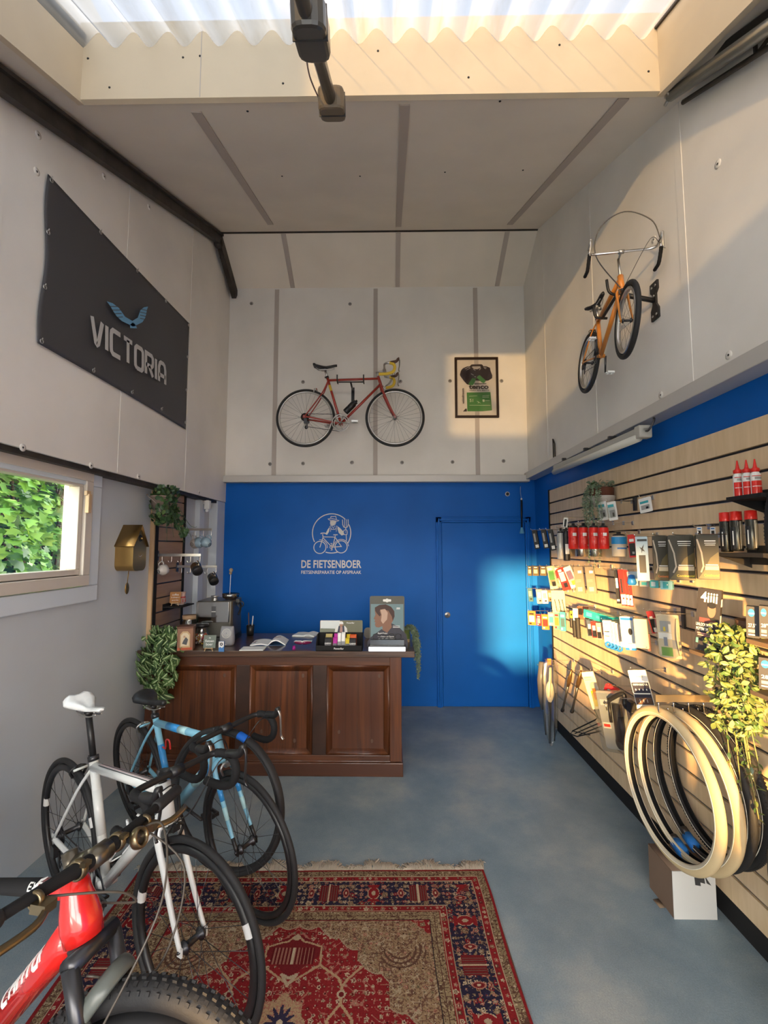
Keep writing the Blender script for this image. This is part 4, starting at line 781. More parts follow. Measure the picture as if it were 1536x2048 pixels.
m = txt('DE FIETSENBOER', T(0, (1087-1127.5)*1/178, 0), w=hx(603, 723), h=.088, bold=.022, z=.002, spacing=1.02); m.build('lettering', K['pwhite'], lg)
m = txt('FIETSENREPARATIE OP AFSPRAAK', T(0, (1087-1143.5)*1/178, 0), w=hx(603, 723), h=.037, bold=.014, z=.002); m.build('lettering', K['pwhite'], lg)
# ---------------------------------------------------------------- banner
y0, y1, z0, z1 = 2.25, 3.955, 2.78, 3.72
bn = thing('banner', 'large dark grey fabric banner with pale lettering on the left wall', 'banner', T(XL, (y0+y1)/2, z0))
m = MB(); nx, nz = 60, 34; vs = []; fs = []
for j in range(nz+1):
    for i in range(nx+1):
        u, v = i/nx, j/nz; e = (u*(1-u)*v*(1-v))**.5
        off = .012+.012*e*math.sin(u*9+v*3)+.006*e*math.sin(u*23-v*11); bow = .012*math.sin(v*PI*3.0)*(u < .02)
        vs.append((XL+off, y0+(y1-y0)*u-bow-.01*math.sin(v*PI)*(1-2*u)*-.5, z0+(z1-z0)*v+.05*u*v-.012*u-.008*math.sin(u*PI)*(2*v-1)))
for j in range(nz):
    for i in range(nx): a = j*(nx+1)+i; fs.append((a, a+1, a+nx+2, a+nx+1))
m.add(vs, fs, sm=True); cl_ = m.build('cloth', pm('banner_cloth', (.055, .054, .060), .5, bump=.25, bscale=900), bn, world=True)
so = cl_.modifiers.new('solid', 'SOLIDIFY'); so.thickness = .002
m = MB()
for u, v in [(0, 0), (0, .33), (0, .67), (0, 1), (.25, 1), (.5, 1), (.75, 1), (1, 1), (1, .67), (1, .33), (1, 0), (.75, 0), (.5, 0), (.25, 0)]:
    P = (XL+.016, y0+(y1-y0)*(u*.975+.012), z0+(z1-z0)*(v*.96+.02)+.03*u); m.torus(.010, .003, 14, 6, LEFT(P)); m.tube([P, (XL+.03, P[1]-.012, P[2]+.012)], .003, 5)
m.build('eyelets', K['silver'], bn, world=True)
A, B = onX(173, 655, XL), onX(321, 752, XL); Mb = fr((XL+.036, (A.y+B.y)/2, (A.z+B.z)/2+.0), (0, B.y-A.y, B.z-A.z+.02), (0, 0, 1))
strokes('VICTORIA', abs(B.y-A.y)*1.01, .155, .031, Mb, gap=.42, z=.0015).build('lettering', C(.50, .49, .48, .6), bn, world=True)
Mb = fr((XL+.036, 3.02, 3.325), (0, .90, .43)) @ Matrix.Diagonal((1.12, .95, 1, 1)); m = MB()
fe = [(0, -.035), (.012, -.055), (.03, -.052), (.035, -.030), (.06, -.015)]
for s in (-1, 1):
    for q in ([(0, -.065), (.05, -.05), (.075, .0), (.0, -.025)], [(.05, -.05), (.12, -.03), (.125, .055), (.075, .0)], [(.12, -.03), (.165, .0), (.19, .03), (.21, .062), (.235, .088), (.18, .08), (.125, .055)]):
        q = [(s*a, b) for a, b in q]; m.prism(q if s > 0 else q[::-1], 0, .0015, Mb)
    for i in range(4): y = -.008+.022*i; m.ribbon([(s*(.10+.006*i), y+.006), (s*(.165+.018*i), y)], .005, .0015, .0022, Mb, 1)
q = [(-.04, -.075), (.04, -.075), (.03, -.05), (.0, -.035), (-.03, -.05)]; m.prism(q, 0, .0015, Mb); m.build('bird_emblem', [C(.14, .33, .52, .6), MATS['banner_cloth']], bn, world=True)
# ---------------------------------------------------------------- framed jersey
A, B = onY(909, 715, YB-.02), onY(998, 835, YB-.02); w, h = B.x-A.x, A.z-B.z; c = ((A.x+B.x)/2, YB, (A.z+B.z)/2)
jf = thing('framed_jersey', 'black framed cycling jersey with green pocket on the upper back wall', 'picture frame', BACK(c))
m = MB(); t = .024
for a in ((-w/2, w/2, h/2-t, h/2), (-w/2, w/2, -h/2, -h/2+t), (-w/2, -w/2+t, -h/2+t, h/2-t), (w/2-t, w/2, -h/2+t, h/2-t)): m.bx(a[0], a[1], a[2], a[3], 0, .03)
m.build('frame', C(.025, .013, .009, .35), jf, bevel=.002)
m = MB(); m.bx(-w/2+t, w/2-t, -h/2+t, h/2-t, 0, .006); m.build('backing_board', C(.72, .66, .58, .8), jf)
m = MB(); m.bx(-w/2+t, w/2-t, -h/2+t, h/2-t, .026, .0275); m.build('glass', K['pglass'], jf)
def jp(pts): return [((x-735)/1502*110/178*1.005, (1025-y)/2048*150/178*1.03) for x, y in pts][::-1]
js = MB(); js.prism(jp([(300, 700), (290, 660), (320, 560), (370, 500), (480, 450), (560, 445), (600, 400), (640, 395), (860, 390), (900, 400), (930, 445), (1020, 450), (1110, 490), (1125, 580), (1170, 700), (1160, 770), (1060, 830), (860, 840), (700, 830), (560, 950), (480, 930), (400, 840)]), .006, .016)
j = js.build('jersey_top', C(.028, .016, .018, .8), jf)
m = MB(); m.prism(jp([(515, 930), (620, 770), (720, 790), (690, 880), (640, 960), (560, 965)]), .016, .019); m.prism(jp([(740, 750), (820, 690), (990, 840), (940, 910), (880, 890)]), .016, .019); m.build('sleeve_cuffs', C(.06, .22, .05, .7), j)
m = MB(); m.prism(jp([(470, 960), (1140, 950), (1140, 1150), (465, 1155)]), .006, .011); m.build('jersey_body', C(.70, .64, .56, .8), jf)
m = MB(); m.prism(jp([(610, 470), (640, 450), (850, 450), (850, 490), (760, 530), (680, 520)]), .016, .017); 
for P in ([(430, 520), (520, 470), (570, 480)], [(460, 550), (570, 500)], [(930, 470), (1020, 490)], [(950, 500), (1000, 520)], [(650, 520), (710, 560)], [(860, 500), (815, 550)], [(590, 650), (660, 690)], [(680, 730), (720, 735)]): m.ribbon([(a, b) for a, b in jp(P)], .006, .016, .0175)
m.build('white_trim', C(.45, .42, .40, .7), j)
g = MB(); g.prism(jp([(470, 1160), (1110, 1150), (1145, 1640), (900, 1665), (480, 1665)]), .006, .013); gp = g.build('green_pocket', C(.06, .22, .045, .7), jf)
m = MB(); jc = lambda x, y: T(*jp([(x, y)])[0], .0135)
txt('51', jc(590, 1375), h=.036, mb=m, bold=.02)
for P in ([(530, 1262), (750, 1250)], [(890, 1255), (1080, 1240)], [(890, 1290), (1070, 1285)], [(540, 1505), (1100, 1510)], [(960, 1385), (1085, 1385)], [(740, 1390), (790, 1430), (840, 1450)], [(790, 1400), (770, 1460)]): m.ribbon(jp(P), .004, .013, .0142)
m.prism(jp([(895, 1350), (945, 1350), (950, 1400), (920, 1420), (895, 1400)]), .013, .0142); m.build('pocket_print', C(.62, .66, .45, .7), gp)
m = MB(); txt('tenco', jc(795, 1010), w=.22*110/178/.61, h=.05, mb=m, bold=.04); txt('VERF EN BEITS', jc(805, 1103), w=.225, h=.014, mb=m, bold=.01); txt('velodroom', jc(365, 1255) @ Rz(PI/2), w=.178, h=.028, mb=m, bold=.02)
m.prism(jp([(680, 915), (1010, 915), (1000, 930), (670, 935)]), .012, .0135); m.prism(jp([(360, 1670), (430, 1590), (465, 1600), (465, 1670)]), .0062, .008); m.build('black_lettering', C(.03, .015, .014, .7), jf)
# ---------------------------------------------------------------- cuckoo clock
P = onX(266, 1165, XLL+.05); A, B = onX(239, 1087, XLL+.05), onX(289, 1087, XLL+.05)
# a small house shaped clock, front turned into the room
y0, y1 = onX(241, 1090, XLL).y, onX(284, 1090, XLL).y; y0, y1 = 3.17, 3.34; zb_, ze, zt_ = 1.545, 1.735, 1.87; dp = .13
ck = thing('cuckoo_clock', 'brass coloured house shaped cuckoo clock on the left wall beside the window', 'wall clock', T(XLL, (y0+y1)/2, zb_))
m = MB(); P = []; r = .045
for (cy, c2, a0) in ((y1-r, zb_+r, -PI/2), ): P += [(cy+r*math.cos(a0+i*PI/2/6), c2+r*math.sin(a0+i*PI/2/6)) for i in range(7)]
P += [(y1, ze), ((y0+y1)/2, zt_-.01), (y0, ze)]; P += [(y0+r+r*math.cos(PI+i*PI/2/6), zb_+r+r*math.sin(PI+i*PI/2/6)) for i in range(7)]
m.prism([(a-(y0+y1)/2, b-zb_) for a, b in P], 0, dp, fr((0, 0, 0), (0, 1, 0))); m.build('clock_body', K['gold'], ck)
m = MB(); hy = (y1-y0)/2
for s in (-1, 1):
    a, b = V3(0, s*(hy+.014), ze-zb_-.012), V3(0, 0, zt_-zb_+.008); q = [a, b, b+V3(0, 0, -.012), a+V3(0, -s*.004, -.006)]; m.loft([[p for p in q], [p+V3(dp+.012, 0, 0) for p in q]])
m.build('clock_roof', K['gold'], ck)
for o in m.sm: pass
m = MB(); m.lathe([(.001, .001), (.020, .001), (.022, .003), (.024, 0)], 20, fr((dp, .0, .235), (0, 1, 0))); m.build('cuckoo_door', K['hole'], ck)
m = MB(); m.ell((dp+.006, .004, .233), (.012, .008, .009)); m.build('cuckoo_bird', K['gold'], ck)
m = MB(); m.tube([(dp+.004, 0, .10), (dp+.006, .018, .115)], .0025, 5); m.tube([(dp+.004, 0, .10), (dp+.006, -.022, .105)], .0025, 5); m.build('clock_hands', K['chrome'], ck)
m = MB(); m.tube([(.06, -.01, 0), (.055, -.012, -.085)], .003, 6); m.ell((.055, -.013, -.125), (.006, .026, .042)); m.build('pendulum', K['gold'], ck)
# ---------------------------------------------------------------- helper for plants
def leaf(mb, M, L, W, fold=.15, mi=0, st=None, curl=.15):
    # leaf lying along local y; st = index of the stripe material down the middle
    prof = [(0, .04), (.2, .62), (.45, 1), (.72, .72), (1, .02)]; vs = []
    for t, w in prof:
        zc = -curl*L*t*t; 
        for k in (-1, -.26, .26, 1): vs.append((k*w*W/2, t*L, zc+abs(k)*fold*W*w*.5))
    for i in range(4):
        for k in range(3):
            a = i*4+k; mb.add([vs[q] for q in (a, a+1, a+5, a+4)], [(0, 1, 2, 3)], M, (st if (k == 1 and st is not None) else mi), True)
GR = [pm('foliage_mid', (.085, .16, .05), .4), pm('foliage_dark', (.035, .08, .028), .4), pm('foliage_stripe', (.42, .52, .28), .45), pm('foliage_sage', (.25, .33, .22), .6), pm('foliage_yellow', (.13, .17, .045), .5, spec=.3), pm('foliage_cream', (.27, .28, .13), .5, spec=.3)]
# ---------------------------------------------------------------- left slat strip
def slats(mb, x, t, y0, y1, zs, s):      # boards with grooves between; s = +1 faces +x
    for a, b in zip(zs[:-1], zs[1:]): mb.bx(x, x+s*t, y0, y1, a+.006, b-.006)
SY0, SY1 = 3.64, 4.17
root = thing('slatwall_strip', 'narrow brown slatted display strip with black edges on the left wall', 'slatwall', T(XLL+.0, (SY0+SY1)/2, .93))
m = MB(); zs = [.94+.118*i for i in range(11)]; slats(m, XLL+.012, .018, SY0+.03, SY1-.03, zs+[2.19], 1); m.build('boards', K['oak'], root, world=True)
m = MB(); m.bx(XLL, XLL+.013, SY0, SY1, .93, 2.19); m.build('back_sheet', K['dmetal'], root, world=True)
for a, b in ((SY0, SY0+.045), (SY1-.03, SY1)): m = MB(); m.bx(XLL, XLL+.040, a, b, .93, 2.19); m.build('black_edge', K['mblack'], root, world=True)
m = MB(); m.bx(XLL, XLL+.034, SY0-.016, SY0, .60, 2.18); m.build('timber_edge', K['pale'], root, world=True)
XF = XLL+.03
def hookrail(px0, px1, py, X0, label, n=5):
    A = onX(px0, py, X0); Y = A.y; B = onY(px1, py, Y); L = B.x-X0
    r = thing('hook_rail', label, 'hook rail', T(X0, Y, A.z), group=None)
    m = MB(); m.bx(0, .006, -.02, .02, -.045, .035); m.build('mount_plate', K['dmetal'], r)
    m = MB(); m.bx(0, L, -.004, .004, -.011, .011); m.build('bar', K['silver'], r, bevel=.001)
    m = MB(); hs = []
    for i in range(n):
        x = L*(.12+.86*i/(n-1)); m.tube(smoothpath([(x, -.0, -.011), (x, -.0, -.045), (x-.004, -.0, -.058), (x-.022, 0, -.058), (x-.028, 0, -.046)], 4), .0024, 6); hs.append(T(X0, Y, A.z) @ V3(x-.013, 0, -.058))
    m.build('hooks', K['chrome'], r); return hs
h0 = hookrail(368, 424, 1059, XF, 'chrome hook rail carrying three cups, just below the ivy plant', 4)
h1 = hookrail(314, 402, 1110, XF, 'chrome hook rail with a white cup and a steel cup, nearest the clock')
h2 = hookrail(354, 434, 1133, XF, 'chrome hook rail carrying a single tilted steel cup at its tip')
def mug(P, label, mats, r=.036, hgt=.062, tilt=1.2, az=0, round_=True, hs=1.0, group='cups hanging on the hook rails'):
    # cup hanging by its handle from point P: handle at local +x
    Mc = T(P) @ Rz(az) @ Ry(-tilt) @ T(-r-.026*hs, 0, -hgt/2); t = thing('coffee_cup', label, 'cup', Mc, group)
    m = MB(); pr = [(.001, .0), (r*.5, 0), (r*.55, .004), (r*.92, hgt*.3), (r, hgt*.6), (r*.96, hgt), (r*.90, hgt), (r*.92, hgt*.6), (r*.8, hgt*.25), (.001, .008)] if round_ else [(.001, 0), (r*.93, 0), (r*.98, .004), (r, hgt*.4), (r, hgt), (r*.95, hgt), (r*.95, .006), (.001, .006)]
    k = 4 if round_ else 3
    m.lathe(pr[:k+1], 24, mi=1 if not round_ else 0); m.lathe(pr[k:], 24, mi=0); m.build('cup_body', mats, t)
    m = MB(); m.tube(smoothpath([(r*.93, 0, hgt*.82), (r+.018*hs, 0, hgt*.85), (r+.026*hs, 0, hgt*.5), (r+.014*hs, 0, hgt*.22), (r*.85, 0, hgt*.25)], 5), [(.0055, .0035)]*21, 8); m.build('handle', mats[0], t)
    if round_: m = MB(); m.torus(r*.32, .0022, 20, 6, T(0, 0, -.0005)); m.ell((0, 0, 0), (.004, .004, .002), mi=0); m.build('foot_ring', K['dmetal'], t)
    return t
cb, cwh = C(.32, .46, .56, .18, 0, .5), C(.62, .58, .54, .25, 0, .4); stl = pm('bronze_steel', (.40, .34, .26), .22, 1)
mug(h0[1], 'grey beige round cup, leftmost of the three below the ivy', [C(.40, .36, .33, .3), K['dmetal']], .048, .075, 1.35, -1.9)
mug(h0[2], 'pale blue glazed cup hanging between the beige cup and another blue one', [cb, K['dmetal']], .048, .075, 1.2, -.5)
mug(h0[3], 'pale blue glazed cup, outermost at the rail tip nearest the blue wall', [cb, K['dmetal']], .048, .075, 1.1, -.3)
mug(h1[0], 'white cup with grey line pattern hanging against the brown slats', [cwh, K['dmetal']], .044, .068, 1.3, -2.0)
mug(h1[4], 'steel cup with black base hanging right of the patterned white cup', [stl, K['black']], .042, .085, 1.0, -.9, False)
mug(h2[4], 'steel cup with black base hanging lowest, beside the blue wall', [stl, K['black']], .042, .088, 1.0, -.9, False)
# ivy plant at the top of the strip
def ivy():
    c = onX(330, 1010, XF+.12); M0 = T(XF, c.y, c.z+.02); r = random.Random(4)
    t = thing('ivy_plant', 'bushy dark green ivy in a hanging pot high on the brown slat strip', 'plant', M0)
    m = MB(); m.lathe([(.001, -.09), (.055, -.09), (.075, .04), (.080, .04), (.080, .05), (.068, .05), (.05, -.06), (.001, -.06)], 22, T(.085, 0, .0)); m.tube(smoothpath([(0, -.03, .06), (.02, -.09, .05), (.1, -.09, -.02), (.12, -.06, -.09)], 5), .003, 5); m.build('pot', C(.32, .24, .20, .5), t)
    m = MB()
    for i in range(420):
        u = r.random(); a = r.uniform(0, 6.28); 
        if u < .72: z = r.uniform(-.16, .14); q = (.11-.15*(z/.3)**2*.5)*r.uniform(.6, 1.1); p = V3(.10+q*math.cos(a), q*1.15*math.sin(a)+.03, z)
        else: s = r.random(); p = V3(.12+.10*s+r.uniform(-.03, .03), .05+.06*s, -.05-.20*s*s+r.uniform(-.03, .03))
        if p.x < .012: p.x = .015
        L = r.uniform(.028, .048); M = T(p) @ Rz(a+PI/2+r.uniform(-.6, .6)) @ fr((0, 0, 0), (-1, 0, 0), (0, 0, -1)) @ Rz(r.uniform(-1.2, 1.2)) @ Rx(-r.uniform(0, 1)); leaf(m, M, L, L*.85, .2, r.choice((0, 1, 1, 1)), None)
    m.build('foliage', GR, t)
    m = MB()
    for k in range(9):
        e = V3(.14+.16*r.random(), r.uniform(-.06, .14), -.2-.12*r.random()); m.tube(smoothpath([(.09, 0, .05), (.14, e.y*.6, .02), tuple(e.lerp(V3(.16, e.y, 0), .4)), tuple(e)], 4), .0016, 5)
    m.tube(smoothpath([(.2, .06, -.03), (.26, .10, -.15), (.30, .10, -.19), (.33, .12, -.19)], 4), .0018, 5); m.build('stems', GR[1], t)
ivy()
# small shelf with chalk sign and cup
A = onX(352, 1206, XF); SYc = 3.93; Zs = onX(352, 1206, XF).z
sh = thing('small_shelf', 'short black shelf low on the brown slat strip', 'shelf', T(XF, SYc, Zs-.012)); m = MB(); m.bx(0, .16, -.12, .13, 0, .010); m.bx(0, .006, -.12, .13, -.02, .03); m.build('shelf_board', K['mblack'], sh)
def easel_sign(P, az, w, h, label, colr, lines, txtc, name='chalk_sign', serif=False):
    t = thing(name, label, 'sign', T(P) @ Rz(az)); Mt = T(0, 0, .022) @ Rx(-.16)
    m = MB(); m.bx(-w/2, w/2, 0, .005, 0, h, M=Mt); m.build('board', colr, t, bevel=.001)
    m = MB()
    for i, (s, yy, ww) in enumerate(lines): txt(s, Mt @ fr((0, -.001, h*yy), (1, 0, 0)), w=w*ww, mb=m, bold=.01)
    m.build('lettering', txtc, t)
    m = MB(); 
    for s in (-1, 1): m.tube([(s*w*.22, -.008, .028), (s*w*.34, -.010, 0)], .0035, 5)
    m.tube([(-w*.36, -.012, .022), (w*.36, -.012, .022)], .0035, 5); m.tube([(0, .02, .06), (0, .045, 0)], .003, 5); m.build('easel', K['pale'], t)
easel_sign((XF+.07, SYc-.045, Zs-.002), .25, .088, .095, 'small orange brown coffee sign on the little black shelf', C(.36, .17, .06, .7), [('coffee', .75, .6), ('is always a', .5, .72), ('good idea', .25, .6)], K['pwhite'])
t = thing('striped_cup', 'pink and red checked cup with lid beside the orange brown sign', 'cup', T(XF+.08, SYc+.055, Zs-.002))
m = MB(); m.lathe([(.001, 0), (.026, 0), (.030, .02), (.034, .045), (.031, .060)], 20, mi=0); m.lathe([(.0312, .056), (.034, .062), (.0312, .068)], 20, mi=1); m.lathe([(.031, .066), (.029, .07), (.036, .10), (.036, .106), (.030, .106), (.001, .09)], 20, mi=0)
for i in range(8): a = i*PI/4; m.box((.0325*math.cos(a), .0325*math.sin(a), .035), (.004, .006, .03), mi=1)
m.build('cup_body', [C(.55, .38, .33, .5), C(.50, .05, .05, .5)], t)
m = MB(); m.box((0, 0, .001), (.05, .085, .004)); m.build('saucer', K['pwhite'], t)
# motion sensor near the corner
P = onX(423, 1012, XLL+.09); t = thing('security_sensor', 'small white corner sensor below the white wall panel near the blue wall', 'sensor', T(P.x-.0, P.y-.1, P.z))
m = MB(); m.box((0, 0, 0), (.055, .05, .09)); m.build('housing', K['pwhite'], t, bevel=.006); m = MB(); m.ell((.0, -.012, -.058), (.018, .018, .018)); m.build('lens', K['white'], t)
m = MB(); m.box((-.02, .0, .03), (.06, .02, .04)); m.build('bracket', K['pwhite'], t)
# ---------------------------------------------------------------- things on the counter
def ct(px, py, dy=0): P = onZ(px, py, CT); return V3(P.x, P.y+dy, CT)
# zebra plant spilling over the left end of the counter
def cascade():
    c = V3(-1.74, 3.47, CT); r = random.Random(9); t = thing('trailing_plant', 'cream striped green trailing plant hanging over the left end of the counter', 'plant', T(c))
    m = MB(); m.lathe([(.001, 0), (.05, 0), (.07, .085), (.075, .09), (.06, .09), (.001, .07)], 20, T(0, .07, 0)); m.build('pot', C(.10, .07, .05, .6), t)
    m = MB(); A_ = V3(-.01, -.01, 0)
    for i in range(430):
        s = r.random(); z = .20-.55*s; half = .165*math.sin(PI*min(1, .16+s*.80))**.8; x = r.uniform(-1, 1)*half; fr_ = math.sqrt(max(0, 1-(x/max(half, .01))**2)); y = -.055*fr_-.02+r.uniform(-.04, .02)+(.07 if z > .02 else -.02)
        L = r.uniform(.060, .095); M = T(x+.0, y, z) @ Rz(-x*7+r.uniform(-.9, .9)) @ Rx(-1.0+r.uniform(-.5, .5)) @ Rz(PI) @ Ry(r.uniform(-.5, .5)) @ Rx(.4)
        M = T(x, y, z) @ Rz(-math.atan2(-x, .12)*.8+r.uniform(-.5, .5)) @ fr((0, 0, 0), (-1, 0, 0), (0, 0, -1)) @ Rz(r.uniform(-1.1, 1.1)) @ Rx(-r.uniform(.0, .9)); leaf(m, M, L, L*.52, .3, r.choice((0, 0, 1)), 2, .25)
    m.build('foliage', GR, t)
    m = MB(); 
    for k in range(12): x = r.uniform(-.1, .1); m.tube(smoothpath([(x*.3, .06, .09), (x*.8, .02, .12), (x*1.1, -.05, 0), (x*1.2, -.05, -.22)], 4), .002, 5)
    m.build('stems', GR[1], t)
cascade()
# coffee tin with a cork lidded jar behind
P = ct(366, 1302, .05); t = thing('coffee_tin', 'square brown vintage coffee tin with a framed picture on its front', 'tin', T(P) @ Rz(.25))
m = MB(); m.box((0, 0, .085), (.115, .10, .17)); m.build('tin_body', C(.26, .13, .08, .4), t, bevel=.004); m = MB(); m.box((0, 0, .176), (.121, .106, .016)); m.build('lid', C(.12, .05, .03, .4), t, bevel=.003)
m = MB(); f = fr((0, -.0515, .085), (1, 0, 0)); m.prism([(-.036, -.06), (.036, -.06), (.036, .04), (.018, .062), (-.018, .062), (-.036, .04)], 0, .0015, f, 0); m.prism([(-.029, -.048), (.029, -.048), (.029, .032), (.014, .05), (-.014, .05), (-.029, .032)], .0015, .002, f, 1); m.prism([(-.02, -.03), (.012, -.04), (.022, .0), (.006, .02), (-.01, -.005)], .002, .0026, f, 2); m.ell((-.004, .022, .002), (.008, .008, .001), f, 3); m.box((0, -.068, .001), (.10, .016, .002), f, 4)
m.build('printed_picture', [C(.50, .34, .18, .5), C(.62, .52, .36, .5), K['dmetal'], C(.5, .3, .2), C(.45, .09, .04, .5)], t)
P = ct(362, 1290, .15); t = thing('storage_jar', 'glass jar with a wide cork lid behind the coffee tin', 'jar', T(P)); m = MB(); m.lathe([(.001, 0), (.055, 0), (.06, .01), (.06, .16), (.05, .18), (.05, .185)], 24); m.build('glass_body', K['smoke'], t); m = MB(); m.lathe([(.001, .0), (.062, 0), (.062, .03), (.001, .03)], 24, T(0, 0, .186)); m.build('cork_lid', C(.42, .28, .17, .8), t)
m = MB(); m.lathe([(.001, .005), (.052, .005), (.052, .12), (.001, .13)], 20); m.build('contents', C(.09, .05, .03, .8), t)
# jar of sweets
P = ct(393, 1294, .10); t = thing('sweet_jar', 'glass jar of colourful wrapped sweets beside the coffee tin', 'jar', T(P)); m = MB(); m.lathe([(.001, 0), (.055, 0), (.062, .03), (.062, .10), (.045, .13), (.048, .14)], 24); m.build('glass_body', K['clear'], t); m = MB(); r = random.Random(2)
for i in range(70): a = r.uniform(0, 6.28); q = .045*math.sqrt(r.random()); m.box((0, 0, 0), (.024, .010, .010), T(q*math.cos(a), q*math.sin(a), r.uniform(.012, .08)) @ Rz(a*2) @ Ry(r.uniform(-1, 1)), i % 4)
o = m.build('sweets', [C(.60, .42, .06), C(.5, .04, .03), C(.6, .55, .5), C(.45, .18, .04)], t); o['kind'] = 'stuff'
m = MB(); m.lathe([(.001, .14), (.05, .14), (.05, .165), (.001, .165)], 20); m.build('lid', K['black'], t)
P = ct(418, 1302, .0); easel_sign(P, .0, .095, .095, 'small grey green shop sign on a wooden mini easel on the counter', C(.17, .20, .17, .7), [('de', .80, .16), ('fietsen', .56, .72), ('boer', .30, .55)], K['pwhite'], 'counter_sign')
# bag of printed rolls and the leaflet in front
P = ct(448, 1294, .07); t = thing('stroopwafel_bag', 'clear bag with grey printed front standing next to the coffee machine', 'bag', T(P)); m = MB()
rings = []
for z, a, b in ((0, .050, .035), (.02, .056, .042), (.06, .058, .045), (.10, .055, .04), (.135, .052, .025), (.15, .05, .008)): rings.append([(a*math.copysign(abs(math.cos(q))**.7, math.cos(q)), b*math.copysign(abs(math.sin(q))**.7, math.sin(q)), z) for q in [2*PI*k/18 for k in range(18)]])
m.loft(rings); m.build('bag_film', C(.30, .30, .32, .3), t); m = MB()
for r_ in (.012, .020, .029, .036): m.torus(r_, .0018, 30, 5, fr((.005, -.040, .10), (1, 0, 0), (0, .25, 1)))
for i in range(7): m.torus(.034-i*.002, .003, 16, 5, T(0, -.004, .012+.007*i), rz=.003)
m.build('printed_swirl', [K['pwhite']], t)
P = ct(443, 1303, .0); t = thing('leaflet_pack', 'small white and blue pack standing before the grey printed bag', 'pack', T(P)); m = MB(); m.box((0, 0, .038), (.040, .014, .076)); m.build('carton', C(.07, .20, .45, .5), t); m = MB(); m.prism([(-.0202, .03), (-.004, .036), (.003, .027), (.0202, .04), (.0202, .076), (-.0202, .076)], 0, .0008, fr((0, -.0071, 0), (1, 0, 0))); m.build('white_label', K['pwhite'], t)
m = MB(); m.torus(.008, .0035, 18, 6, fr((0, -.008, .056), (1, 0, 0)), rz=.0008); m.build('ring_print', K['dmetal'], t)
# espresso machine seen from the back
P = ct(436, 1280, .16); t = thing('espresso_machine', 'dark grey espresso machine with a bean grinder on top, standing on the counter', 'coffee machine', T(P.x-.0, 3.80, CT) @ Rz(.06))
m = MB(); m.rbox((0, .14, .19), (.30, .30, .30), .03); m.build('body', pm('machine_grey', (.10, .095, .082), .3, .6), t, bevel=.008); m = MB(); m.rbox((0, .14, .02), (.31, .31, .04), .03); m.build('base', K['black'], t)
m = MB(); m.rbox((-.01, -.016, .25), (.27, .02, .17), .006); m.build('water_tank', K['smoke'], t, bevel=.003); m = MB(); m.box((0, -.028, .255), (.035, .006, .09)); m.box((0, -.03, .255), (.034, .003, .006), mi=1); m.build('tank_clip', [K['dmetal'], K['silver']], t)
m = MB(); m.lathe([(.026, 0), (.026, .006), (.018, .012), (.018, .022), (.034, .028), (.034, .036), (.001, .036)], 24, T(-.02, .06, .341)); m.build('tamper_holder', K['silver'], t)
m = MB(); m.lathe([(.045, 0), (.046, .008), (.068, .02), (.072, .050), (.066, .052), (.001, .050)], 28, T(.10, .10, .341)); m.build('bean_hopper', K['smoke'], t); m = MB(); m.lathe([(.001, .012), (.060, .012), (.064, .042), (.001, .042)], 24, T(.10, .10, .341)); m.build('coffee_beans', K['brown'], t)
m = MB(); m.torus(.025, .005, 20, 6, T(.185, .10, .30) @ Rx(PI/2)); m.tube(smoothpath([(.15, .12, .30), (.18, .12, .30), (.19, .08, .26), (.185, .04, .22)], 4), .009, 8); m.box((.165, .1, .33), (.03, .03, .03)); m.build('portafilter', K['black'], t)
t = thing('milk_whisk', 'thin metal stick with a brown fluffy head standing in the bean hopper', 'whisk', T(P.x+.085, 3.905, CT+.385)); m = MB(); m.tube([(0, 0, 0), (.004, 0, .17)], .0026, 6); m.build('stick', K['pwhite'], t); m = MB(); m.ell((.006, 0, .205), (.017, .017, .018)); m.ell((.003, .0, .18), (.013, .013, .013)); m.build('head', C(.23, .18, .13, .9), t)
# tool tray behind the machine
P = ct(482, 1282, .25); t = thing('utensil_cup', 'dark cup holding two slim utensils beside the coffee machine', 'utensil holder', T(P)); m = MB(); m.lathe([(.001, 0), (.03, 0), (.035, .09), (.031, .09), (.027, .01), (.001, .01)], 18); m.build('holder', K['black'], t); m = MB(); m.tube([(-.01, 0, .02), (-.02, 0, .20)], .005, 6); m.build('utensil', K['brown'], t); m = MB(); m.tube([(.01, 0, .02), (.022, 0, .17)], .005, 6); m.build('utensil', K['pwhite'], t)
# magazines
def book(P, az, w, d, label, curl=.05, cov=None, name='open_magazine'):
    t = thing(name, label, 'magazine', T(P) @ Rz(az)); m = MB(); N = 10
    for s in (-1, 1):
        rings = []
        for i in range(N+1):
            u = i/N; x = s*u*w; z = .004+curl*math.sin(u*PI)**1.0*(1-u*.5)*(1 if s > 0 else .25); rings.append([(x, -d/2, z+.004), (x, d/2, z+.004), (x, d/2, max(z-.006, .001)), (x, -d/2, max(z-.006, .001))])
        m.loft(rings, mi=0)
    for f in range(len(m.sm)): m.sm[f] = False
    m.build('pages', K['paper'], t)
    m = MB(); m.bx(-w-.004, w+.004, -d/2-.003, d/2+.003, 0, .0015); m.build('cover', cov or C(.1, .15, .3), t); return t
t = book(ct(538, 1288, .03), .08, .14, .19, 'open magazine with a blue cover lying curled on the counter middle', .05, C(.06, .13, .25))
m = MB(); m.ribbon([(.05, -.02), (.07, -.03), (.09, -.01), (.085, .02), (.06, .03), (.04, .01)], .002, .049, .0505, closed=True); m.ribbon([(-.13, .03), (-.03, .04)], .02, .012, .013); m.ribbon([(-.13, -.02), (-.05, -.01)], .025, .012, .013); m.build('printed_lines', C(.25, .16, .18, .7), t)
